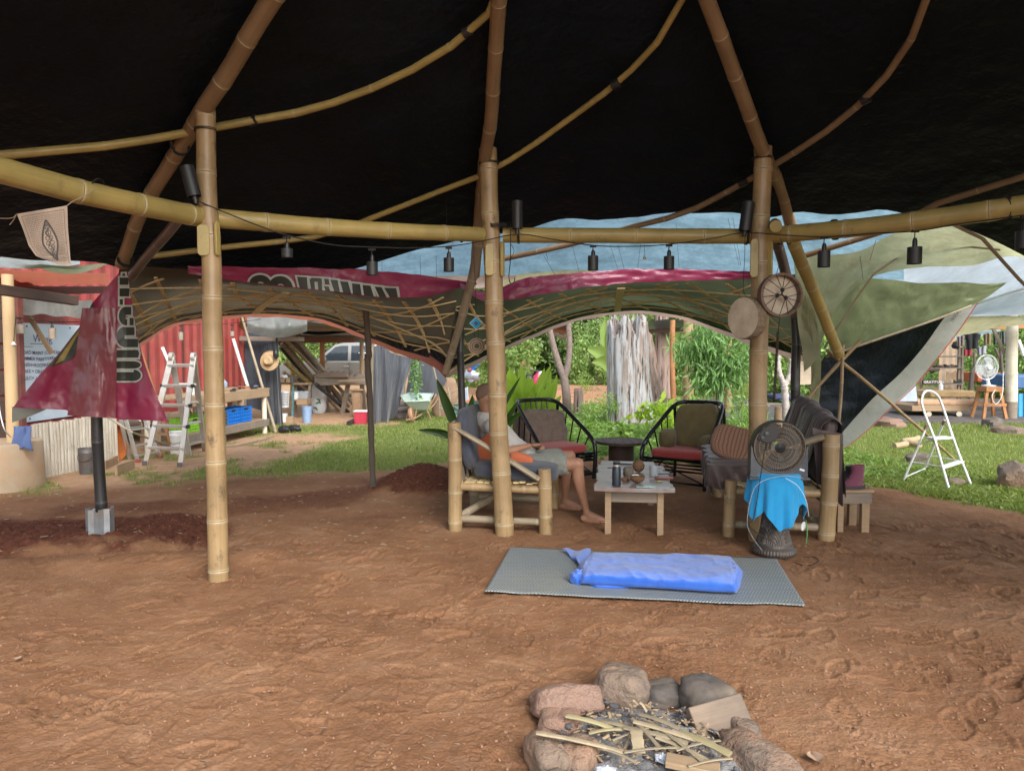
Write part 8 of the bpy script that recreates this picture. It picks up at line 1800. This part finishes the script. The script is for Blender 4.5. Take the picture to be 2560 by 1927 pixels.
M().tube(catmull([top + Vector((.1, -.1, 0)), P(2480, 990, 15.2), P(2490, 1010, 15.2), P(2506, 985, 15.2), P(2508, 930, 15.3)], 16), .007, 5).build('power_cord', WHITE, wf)
slabt('orange_table', 2444, 2522, 932, 955, 18.0, 1.0, mk('orange_red_paint', (.50, .11, .04), .5, bump=0), 'orange-red table edge behind the white fan', 'table', .01)
slabt('blue_mattress', 2538, 2640, 938, 972, 16.5, 1.2, mk('blue_vinyl', (.05, .14, .32), .4, bump=0), 'dark blue padded block at the right edge', 'mattress')
M().grid(lambda s, t: P(2534 + 90 * s, 984 + 66 * t, 15.9 - .15 * t + .04 * math.sin(s * 30)), 30, 10).build('blue_tarp', fabric('sky_blue_tarp', (.04, .30, .55)), None, sharp=80, label='bright sky-blue cloth hanging low at the right edge', cat='tarp')
# between the posts
M().prism([P(2000, 868, 12.6), P(2030, 858, 12.6), P(2034, 960, 12.6), P(1996, 962, 12.6)], (0, .05, 0)).build('beige_board_sheet', mk('beige_board', (.45, .36, .27), .8), None, label='beige board behind the black post on the right', cat='panel')
M().grid(lambda s, t: P(2008 + 30 * s + 6 * t * s, 848 + 8 * s + 62 * t * s + 6 * t, 12.4 + .05 * math.sin(t * 9)), 12, 14).build('red_towel', fabric('faded_red_towel', (.42, .06, .09)), None, sharp=80, label='faded red towel hanging over the beige board', cat='towel')
M().plank(G(2066, 1118), P(2036, 962, 9.2), .14, .05, up=(0, -1, 0)).build('slab_plank', WOODP, None, bevel=.01, label='broad pale plank leaning behind the brown sofa', cat='plank')
M().lathe([(.13, 0), (.11, .25), (.10, .50), (.02, .5)], 16, G(1950, 1085)).build('cut_stump', mat_wood('cut_stump_wood', (.30, .2, .12), (.2, .13, .08)), None, label='short cut stump right of the right bamboo post', cat='stump')
slabt('blue_pad', 1935, 2012, 988, 1000, 14, .6, mk('navy_pad', (.03, .04, .14), .6), 'navy pad on the garden bed behind the right post', 'pad')
BRK = mk('firewood', (.44, .33, .19), .8, (.3, .22, .14), scale=10)
for i, (u, v, a) in enumerate([(2252, 1112, .3), (2262, 1106, 1.2), (2275, 1100, .2), (2290, 1098, .8), (2284, 1108, 2)]):
    c = G(u, v, .06); dx = Vector((math.cos(a), math.sin(a), .1)) * .12; M().tube([c - dx, c + dx], .045, 9).build('firewood_log', BRK, None, label=['cut-end log at the left', 'log second from left', 'middle log', 'rightmost log', 'nearest log'][i] + ' of the firewood pile on the lawn', cat='log', group='firewood on the lawn')
for (u, v, r, h, lb_, sd2) in [(2545, 1205, .26, .26, 'pale lumpy rock at the right edge of the lawn', 1), (2215, 1060, .34, .16, 'low flat rock at the lawn edge by the hut floor', 2), (2165, 1056, .26, .14, 'low rock left of the flat rock by the hut floor', 3), (2480, 1062, .24, .18, 'greenish rock below the tall stool', 4), (2520, 1078, .28, .12, 'low tan rock in the grass below the bamboo post', 5), (2295, 1150, .16, .12, 'dark stone in the grass left of the step ladder', 6), (2390, 1205, .12, .05, 'small tan stone in the grass under the step ladder', 7)]:
    M().ball(G(u, v, h * .25), (r, r * .7, h * .8), 22, 14, lambda d: sup(3)(d) * (1 + .3 * mnoise.noise(d * 1.8 + Vector((sd2, 0, 0)))), (0, 0, sd2)).build('rock', STONE if sd2 in (1, 5, 7) else STONEG if sd2 in (4, 6) else STONEP, None, label=lb_, cat='rock')
for i in range(4): M().plank(P(1700 + i * 55, 1018 - i * 3, 17.5 + i * .6), P(1830 + i * 45, 1020 - i * 3, 17.5 + i * .6), .3, .05).build('bed_board', WOODG, None, label=['nearest', 'second', 'third', 'farthest'][i] + ' grey board edging the garden bed behind the shrub', cat='board', group='boards edging the garden bed')
# ------------------------------------------------------------ dead trunks, posts, plants, forest
def bark(name, c1, c2, wh, amt):
    n = N(name); v = n.coord('Object', (1, 1, .10), False); f = n.noise(v, 9, 6, .7, .3); g = n.noise(n.coord('Object', (1, 1, .14), False), 9, 8, .75)
    col = n.mix(n.ramp(f, [(.35, 0), (.6, 1)]), c2, c1); col = n.mix(n.math('MULTIPLY', n.ramp(g, [(.45, 0), (.55, 1)]), amt), col, wh)
    col = n.mix(n.ramp(n.noise(v, 16, 5, .6), [(.36, 1), (.44, 0)]), col, (.04, .03, .028)); return n.bsdf(col, .9, 0, n.bump(f, .9, .03))
BKW = bark('silvery_dead_wood', (.28, .24, .21), (.14, .10, .085), (.33, .35, .37), .85); BKB = bark('brown_dead_wood', (.30, .20, .155), (.14, .09, .07), (.3, .3, .3), .3)
def snag(loc, r, h, mat, label, seed, lean=(0, 0), flare=.35, flat=1.0, jag=.35):
    def f(s, t):
        a = s * 6.283; hh = h * (1 - jag * .5 * (mnoise.noise(Vector((math.cos(a) * 2.2, math.sin(a) * 2.2, seed))) + .8 * mnoise.noise(Vector((math.cos(a) * 9, math.sin(a) * 9, seed + 3))) + .3))
        z = hh * t; rr = r * (1 - .18 * t + flare * (1 - t) ** 5) * (1 + .16 * mnoise.noise(Vector((math.cos(a) * 1.5, math.sin(a) * 1.5, seed + z * .25))) + .09 * mnoise.noise(Vector((math.cos(a) * 7, math.sin(a) * 7, seed + z * .3))) + .03 * mnoise.noise(Vector((math.cos(a) * 22, math.sin(a) * 22, z))))
        if t > .97: rr *= .8
        return (loc.x + math.cos(a) * rr + lean[0] * t, loc.y + math.sin(a) * rr * flat + lean[1] * t, z - .05)
    m = M().grid(f, 96, 36, closed=True); k = len(m.v) - 96; m.v.append((loc.x + lean[0], loc.y + lean[1], h * .8)); c = len(m.v) - 1
    for i in range(96): m.face((k + i, k + (i + 1) % 96, c))
    return m.build('dead_tree', mat, None, sharp=50, label=label, cat='tree trunk')
g = G(1588, 1062); snag(g + Vector((0, .45, 0)), .47, 2.25, BKW, 'huge jagged silver-white dead tree trunk in the middle of the garden', 2, (-.10, 0), .14)
g = G(1650, 1052); snag(g + Vector((-.02, .45, 0)), .30, 1.95, BKB, 'brown leaning dead trunk joined to the right of the silver trunk', 5, (-.36, 0), .6)
g = G(1662, 1000); snag(g + Vector((0, .3, 0)), .22, 2.85, BKB, 'tall reddish brown dead trunk behind the two joined trunks', 9, (-.06, 0), .1, 1, .5)
g = G(1312, 975); M().tube([g, P(1312, 846, g.y)], [.21, .18], 14).build('tree_trunk', bark('rusty_bark', (.34, .17, .10), (.2, .1, .06), (.3, .25, .2), .2), None, label='straight rusty brown trunk beyond the ginger leaves', cat='tree trunk')
SPB = mk('spotted_bark', (.28, .22, .19), .9, (.10, .07, .06), scale=30, bump=.4)
yt = thing('forked_tree', G(1418, 1030), 'slender forked tree with spotted bark in front of the red road', 'tree'); q = 17.7
M().tube(catmull([G(1418, 1030, -.02), P(1416, 990, q), P(1410, 945, q), P(1402, 925, q), P(1385, 870, q), P(1372, 808, q), P(1368, 770, q)], 30), [.115 - .06 * i / 30 for i in range(31)], 10).build('trunk', SPB, yt)
M().tube(catmull([P(1410, 945, q), P(1419, 915, q), P(1424, 870, q), P(1422, 810, q), P(1430, 770, q)], 20), [.085 - .03 * i / 20 for i in range(21)], 10).build('branch', SPB, yt)
M().tube([P(1419, 880, q), P(1432, 845, q)], [.03, .01], 7).build('branch', SPB, yt)
snag(G(1447, 1036) + Vector((0, .1, 0)), .125, .66, BKB, 'short grey-brown cut post stump left of the silver trunk', 12, flare=0, jag=.03).name = 'post_stump'
for (u, vb, vt, d, r, mt_, lb_) in [(1683, 990, 800, 19, .075, WOODO, 'thin orange-brown pole right of the dead trunks'), (1722, 1004, 800, 16.8, .125, BAM, 'thick pinkish bamboo post behind the leafy shrub'), (1822, 1012, 850, 17.0, .10, BAM, 'pale bamboo post between shrub and right post')]:
    b_ = P(u, vb, d); b_.z = -.02; M().bamboo([b_, P(u - 2, vt, d)], r, r * .9, .4, 12, .004, u).build('garden_post', mt_, None, label=lb_, cat='post')
br = thing('blue_tarp_roof', P(1660, 820, 22), 'far shelter roof covered with sagging blue-grey tarp', 'roof'); M().grid(lambda s, t: P(1600 + 130 * s, 822 - 20 * math.sin(s * 2.2 + .3) * t - 4 * t, 22 - 1.2 * t), 20, 6).build('tarp', mk('slate_blue_tarp', (.10, .16, .22), .3, (.2, .28, .36), bump=.2), br, sharp=80); M().plank(P(1610, 829, 21.5), P(1740, 822, 21.5), .1, .12).build('beam', WOODD, br)
rr_ = thing('far_roof', P(1400, 830, 21), 'rusty corner of a far roof above the forked tree', 'roof'); M().grid(lambda s, t: P(1330 + 98 * s, 806 + 8 * t + 26 * s * t, 21 + t), 8, 4).build('roof_sheet', mk('rust_sheet', (.30, .13, .09), .7), rr_); M().prism([P(1330, 818, 21.2), P(1428, 842, 21.2), P(1412, 846, 21.2), P(1340, 826, 21.2)], (0, .5, 0)).build('soffit', WOODD, rr_)
yb = thing('white_branch', G(1962, 1030), 'knobbly white lichen-covered forked branch standing in the ground', 'branch'); WB_ = mk('white_lichen', (.55, .50, .48), .9, (.28, .24, .22), scale=24, bump=.8); q = 10.4
for pts_, r0, r1 in [([(1966, 1070), (1964, 1020), (1962, 975), (1960, 960)], .055, .05), ([(1960, 962), (1948, 930), (1946, 900), (1952, 868)], .045, .022), ([(1962, 962), (1974, 940), (1978, 905), (1972, 878), (1980, 862)], .042, .02)]:
    pp = catmull([P(a, b, q) for a, b in pts_], 16); M().tube(pp, [r0 + (r1 - r0) * i / 16 + .006 * math.sin(i * 2.3) for i in range(17)], 10).build('limb', WB_, yb)

LEAFS = {'far': mat_leaf('forest_leaf', (.07, .12, .045), (.25, .34, .12)), 'mid': mat_leaf('shrub_leaf', (.11, .20, .06), (.32, .46, .14)), 'bright': mat_leaf('bright_leaf', (.16, .30, .02), (.36, .50, .05), .4, .45), 'willow': mat_leaf('narrow_leaf', (.08, .17, .05), (.22, .38, .12))}
def foliage(name, c, rad, n, size, mat, par, K=26, asp=.5, seed=1, droop=.3, zmin=0.0, **tg):
    rg = np.random.RandomState(seed); d = rg.normal(size=(K, 3)); d /= np.linalg.norm(d, axis=1)[:, None]; cc = d * (rg.uniform(.45, .95, (K, 1))) * np.array(rad); cs = rg.uniform(.20, .42, K)
    k = rg.randint(0, K, n); e = rg.normal(size=(n, 3)); e /= np.linalg.norm(e, axis=1)[:, None]; p = cc[k] + e * (cs[k, None] * np.array(rad) * rg.uniform(.55, 1.05, (n, 1))) + np.array(c)
    p = p[p[:, 2] > zmin]; n = len(p); e = e[:n]
    ax = rg.normal(size=(n, 3)) * .7 + np.array([0, 0, -droop]) + e * .5; ax /= np.linalg.norm(ax, axis=1)[:, None]; up = rg.normal(size=(n, 3)) * .6 + np.array([0, -.2, 1.0]); sd = np.cross(ax, up); sd /= np.linalg.norm(sd, axis=1)[:, None] + 1e-9
    L = size * rg.uniform(.5, 1.3, (n, 1)); W = L * asp * .5
    q = np.stack([p, p + ax * L * .45 + sd * W, p + ax * L, p + ax * L * .45 - sd * W], 1).reshape(-1, 3); Ff = np.arange(n * 4).reshape(n, 4)
    return build_np(name, q, Ff, mat, parent=par, **tg)
def tree(name, x, y, h, r, n, size, mat, label, seed, zc=None, cat='tree', asp=.5, group=None, K=26, rz=None, droop=.3):
    t = thing(name, (x, y, 0), label, cat, group); zc = h * .58 if zc is None else zc; rg = random.Random(seed)
    M().tube(catmull([(x, y, -.05), (x + rg.uniform(-.2, .2), y, h * .3), (x + rg.uniform(-.4, .4), y, h * .75)], 10), [max(.02, h * .02) * (1 - .07 * i) for i in range(11)], 8).build('trunk', SPB, t)
    for i in range(4): a = rg.uniform(0, 6.28); M().tube([(x, y, h * (.25 + .1 * i)), (x + math.cos(a) * r * .6, y + math.sin(a) * r * .6, h * (.5 + .1 * i))], [h * .009, .01], 6).build('limb', SPB, t)
    foliage('crown', (x, y, zc), (r, r * .8, rz or h * .5), n, size, mat, t, K, asp, seed, droop); return t
rg = random.Random(12); kinds = ['dense dark rounded tree', 'pale green loose-leaved tree', 'bushy mid-green tree', 'tall feathery tree']; wh = ['behind the pickup', 'left of the curtain gap', 'above the wheelbarrow', 'beyond the middle post', 'left of the red road', 'behind the forked tree', 'right of the forked tree', 'behind the silver trunk', 'behind the blue roof', 'beyond the leafy shrub', 'behind the right bamboo post', 'behind the black tarp', 'behind the hut shelf', 'behind the white fan', 'at the far right edge']
xs_ = [-16, -12, -8.5, -5, -2, 1.5, 4.2, 7.5, 11, 14.5, 18, 22, 26, 30, 35]
for i, x in enumerate(xs_):
    y = 36 + rg.uniform(-2, 4) + (2 if 0 < x < 8 else 0); k = i % 4
    tree('forest_tree', x, y, rg.uniform(6.5, 9), rg.uniform(2.8, 3.6), 15000, .26, LEAFS['far'] if k in (0, 2) else LEAFS['mid'], f'{kinds[k]} in the forest edge {wh[i]}', 50 + i, zc=3.6, group='trees along the far forest edge', K=60, rz=4.4)
foliage('forest_undergrowth', (6, 44, 3), (46, 4, 6.5), 60000, .55, LEAFS['far'], None, 160, .6, 5, kind='stuff', label='dense green forest mass closing the view', cat='forest')
for i, (u, vb, d, r, h, mt_, lb_) in enumerate([(1265, 985, 24, 1.1, 2.6, 'mid', 'light green bush between middle post and rusty trunk'), (1190, 960, 29, 1.6, 2.4, 'mid', 'grey-green bush behind the black post'), (1495, 960, 31, 1.5, 2.6, 'mid', 'broad bush left of the silver trunk'), (1770, 990, 24, 1.8, 2.6, 'mid', 'green bush filling the gap behind the leafy shrub'), (1980, 985, 20, 1.2, 2.0, 'mid', 'fresh green bush behind the white branch'), (2460, 1000, 23, 2.2, 2.6, 'mid', 'bright bushes seen behind the white fan'), (2590, 960, 22, 1.5, 2.6, 'mid', 'bright bush at the right edge beyond the bamboo post'), (860, 880, 31, 3.2, 3.4, 'mid', 'bright green tree behind the shed and pickup')]):
    x = (u - 1280) / F * d; tree('bush', x, d, h, r, 5200, .15, LEAFS[mt_], lb_, 90 + i, cat='bush', K=34, rz=h * .62, zc=h * .5)
# leafy shrub with long narrow leaves
wl = thing('leafy_shrub', (3.95, 14.6, 0), 'shrub with long narrow drooping leaves in front of the garden bed', 'shrub')
for a, b in [((1790, 1045), (1795, 900)), ((1793, 980), (1730, 840)), ((1795, 940), (1850, 850)), ((1792, 1000), (1860, 900)), ((1794, 920), (1790, 800))]: M().tube([P(*a, 14.6) if a[1] < 1045 else G(*a), P(*b, 14.6)], [.025, .008], 7).build('stem', SPB, wl)
foliage('leaves', (P(1790, 880, 14.6).x, 14.6, P(1790, 885, 14.6).z), (.82, .6, .72), 2600, .24, LEAFS['willow'], wl, 40, .17, 33, .9)
# strap and sword leaves
def strap(base, tip, w, mat, par, lift=.0, n=14, fold=.25, name='leaf'):
    base, tip = Vector(base), Vector(tip); d = tip - base; sd = d.cross(Vector((0, 1, .2))).normalized(); m = M()
    def f(s, t):
        c = base + d * t + Vector((0, 0, lift * math.sin(math.pi * t ** .8))); ww = w * (math.sin(math.pi * min(1, t * .92 + .08)) ** .75) ; x = (s - .5) * 2
        return c + sd * x * ww * .5 + Vector((0, -abs(x) * ww * fold, 0))
    return m.grid(f, 4, n).build(name, mat, par, sharp=80)
LG = mk('ginger_leaf', (.32, .50, .05), .38, (.20, .38, .04), scale=4, bump=0, transl=.5, tcol=(.55, .75, .08)); LD = mk('dark_strap_leaf', (.04, .10, .015), .4, (.03, .07, .012), bump=0, transl=.2); LGR = mk('grey_green_leaf', (.22, .34, .32), .5, (.15, .26, .22), bump=0, transl=.2)
gp = thing('ginger_clump', (.1, 9.7, 0), 'clump of bright yellow-green ginger leaves behind the seated man', 'plant'); rg = random.Random(6)
for i in range(30):
    u0 = 1316 + rg.uniform(-26, 26); v0 = 1090 + rg.uniform(-60, 10); ang = rg.uniform(-.85, .9); L_ = rg.uniform(55, 110); u1 = u0 + math.sin(ang) * L_ * .9; v1 = max(905, v0 - math.cos(ang) * L_ - 30); dd_ = 9.7 + rg.uniform(-.4, .4)
    strap(P(u0, v0, dd_), P(u1, v1, dd_ + rg.uniform(-.1, .1)), rg.uniform(.09, .15), LG, gp, .04)
for (a, b, w_) in [((1235, 1060), (1262, 930), .15), ((1268, 1050), (1272, 925), .15), ((1380, 1010), (1392, 935), .07), ((1360, 1020), (1378, 925), .07)]: strap(P(*a, 9.9), P(*b, 9.9), w_, LG, gp)
for i in range(8): u = 1302 + i * 6; M().tube([G(u, 1140), P(u + rg.uniform(-10, 10), 1010, 9.7)], .012, 6).build('stem', LG, gp)
sp_ = thing('strap_leaf_plant', (-.7, 8.2, 0), 'dark green strap-leaved plant behind the bamboo armchair', 'plant')
for a, b, w_, lf_ in [((1150, 1100), (1091, 946), .11, .02), ((1168, 1090), (1182, 985), .08, .02), ((1160, 1110), (1043, 1075), .09, .05), ((1165, 1100), (1100, 1080), .06, .02), ((1225, 1080), (1302, 940), .05, .02), ((1250, 1090), (1305, 1030), .08, .04), ((1250, 1080), (1296, 1000), .06, .0)]: strap(P(*a, 8.2), P(*b, 8.1), w_, LD, sp_, lf_)
ag = thing('grey_leaf_plant', (-1.2, 12.2, 0), 'grey-green striped spiky plant left of the black post', 'plant')
for a, b in [((1168, 1062), (1096, 1018)), ((1170, 1060), (1110, 1030)), ((1172, 1060), (1130, 1012)), ((1185, 1062), (1182, 992)), ((1188, 1062), (1194, 1000)), ((1176, 1062), (1160, 1005)), ((1180, 1062), (1120, 1044))]: strap(P(*a, 12.2), P(*b, 12.0), .09, LGR, ag, .12)
def weed(u, vb, hpx, n, sz, mat, label, seed, name='garden_plant', asp=.5, spread=.5, K=14):
    g_ = G(u, vb); h = hpx / F * g_.y; t = thing(name, g_, label, 'plant'); rg_ = random.Random(seed)
    for i in range(6): a = rg_.uniform(0, 6.28); M().tube(catmull([g_, g_ + Vector((math.cos(a) * spread * h * .3, math.sin(a) * .1, h * .55)), g_ + Vector((math.cos(a) * spread * h * .8, math.sin(a) * .2, h * rg_.uniform(.75, 1)))], 6), .007, 5).build('stem', LG, t)
    foliage('leaves', (g_.x, g_.y, h * .62), (h * spread, h * spread * .6, h * .45), n, sz, mat, t, K, asp, seed, .1); return t
weed(1668, 1095, 105, 240, .15, LEAFS['bright'], 'yellow-green papaya-like plant at the foot of the brown trunk', 3, asp=.55, spread=.85, K=9)
weed(1725, 1085, 95, 700, .09, LEAFS['mid'], 'soft blue-green weed between the papaya-like plant and right chair', 4); weed(1850, 1110, 105, 500, .12, LEAFS['mid'], 'tall weeds right of the right cane chair', 5, asp=.2); weed(1880, 1090, 80, 500, .10, LEAFS['willow'], 'feathery weeds beside the right bamboo post', 6, asp=.2)
weed(1520, 1060, 80, 420, .09, LEAFS['mid'], 'thin weeds at the left foot of the silver trunk', 7, asp=.25); weed(1475, 1075, 70, 420, .09, LEAFS['mid'], 'airy weeds right of the cut post stump', 8, asp=.25); weed(1560, 1100, 45, 60, .16, LEAFS['mid'], 'broad heart-shaped leaves at the foot of the silver trunk', 9, asp=.8); weed(1360, 1100, 60, 400, .10, LEAFS['mid'], 'low green weeds behind the left cane chair', 10)
weed(1465, 985, 50, 300, .10, LEAFS['mid'], 'small weed at the edge of the red road', 11, asp=.25); weed(1550, 1135, 40, 500, .07, LEAFS['bright'], 'bright low weeds behind the spool table', 13)
bn_ = thing('banana_plant', P(1505, 950, 27), 'pale banana leaves beside the silver trunk', 'plant'); 
for a, b, w_ in [((1530, 930), (1468, 872), .5), ((1530, 940), (1480, 905), .45), ((1528, 920), (1512, 800), .6), ((1532, 930), (1540, 790), .6), ((1600, 900), (1585, 785), .6), ((1690, 880), (1640, 800), .6), ((1745, 870), (1700, 805), .5)]: strap(P(*a, 26), P(*b, 25.5), w_, LEAFS['mid'], bn_, .3)
vn = thing('hanging_vine', P(1042, 940, 16), 'pale green vine climbing the edge of the grey shade cloth', 'vine'); m = M().tube(catmull([P(1040, 884, 16), P(1046, 930, 15.95), P(1040, 975, 15.9), P(1042, 1000, 15.9)], 12), .006, 5); m.build('stem', LG, vn)
foliage('leaves', (P(1042, 940, 16).x, 15.8, P(1042, 940, 15.8).z), (.12, .06, .52), 240, .10, LEAFS['willow'], vn, 26, .5, 8)
# motorbike and far blue sheet
mb = thing('motorbike', P(1345, 985, 20), 'pink and black motorbike half hidden behind the ginger leaves', 'motorbike'); q = 19.6; MG = mk('pink_fairing', (.50, .03, .10), .3, bump=0)
M().ball(P(1340, 958, q), (.14, .10, .30), 18, 14, lambda d: 1 + .15 * mnoise.noise(d * 2), (0, .25, 0)).build('fairing', MG, mb); M().ball(P(1322, 955, q), (.16, .12, .22), 16, 12).build('seat', BLACK, mb); M().tube(catmull([P(1325, 925, q), P(1345, 928, q), P(1362, 934, q)], 8), .02, 7).build('handlebar', BLACK, mb)
M().ball(P(1352, 935, q), (.07, .06, .08), 12, 8).build('headlight', WHITE, mb)
for u in (1300, 1362): M().lathe([(.2, -.05), (.3, -.05), (.3, .05), (.2, .05)], 20, P(u, 985, q) + Vector((0, 0, .02)), Euler((R(90), 0, 0)).to_matrix()).build('wheel', TYR, mb)
bs2 = thing('far_blue_sheet', P(1180, 930, 27), 'far blue sheet and pale scrap with a red spot behind the black post', 'sheet'); M().ball(P(1182, 910, 27), (.28, .2, .22), 16, 10, lambda d: 1 + .3 * mnoise.noise(d * 3)).build('blue_cover', PBL, bs2); M().ball(P(1178, 940, 27), (.3, .2, .22), 16, 10, lambda d: 1 + .5 * mnoise.noise(d * 3)).build('pale_scrap', ZINC, bs2); M().ball(P(1174, 925, 26.6), (.09, .08, .08), 12, 8).build('red_spot', REDPAINT, bs2)
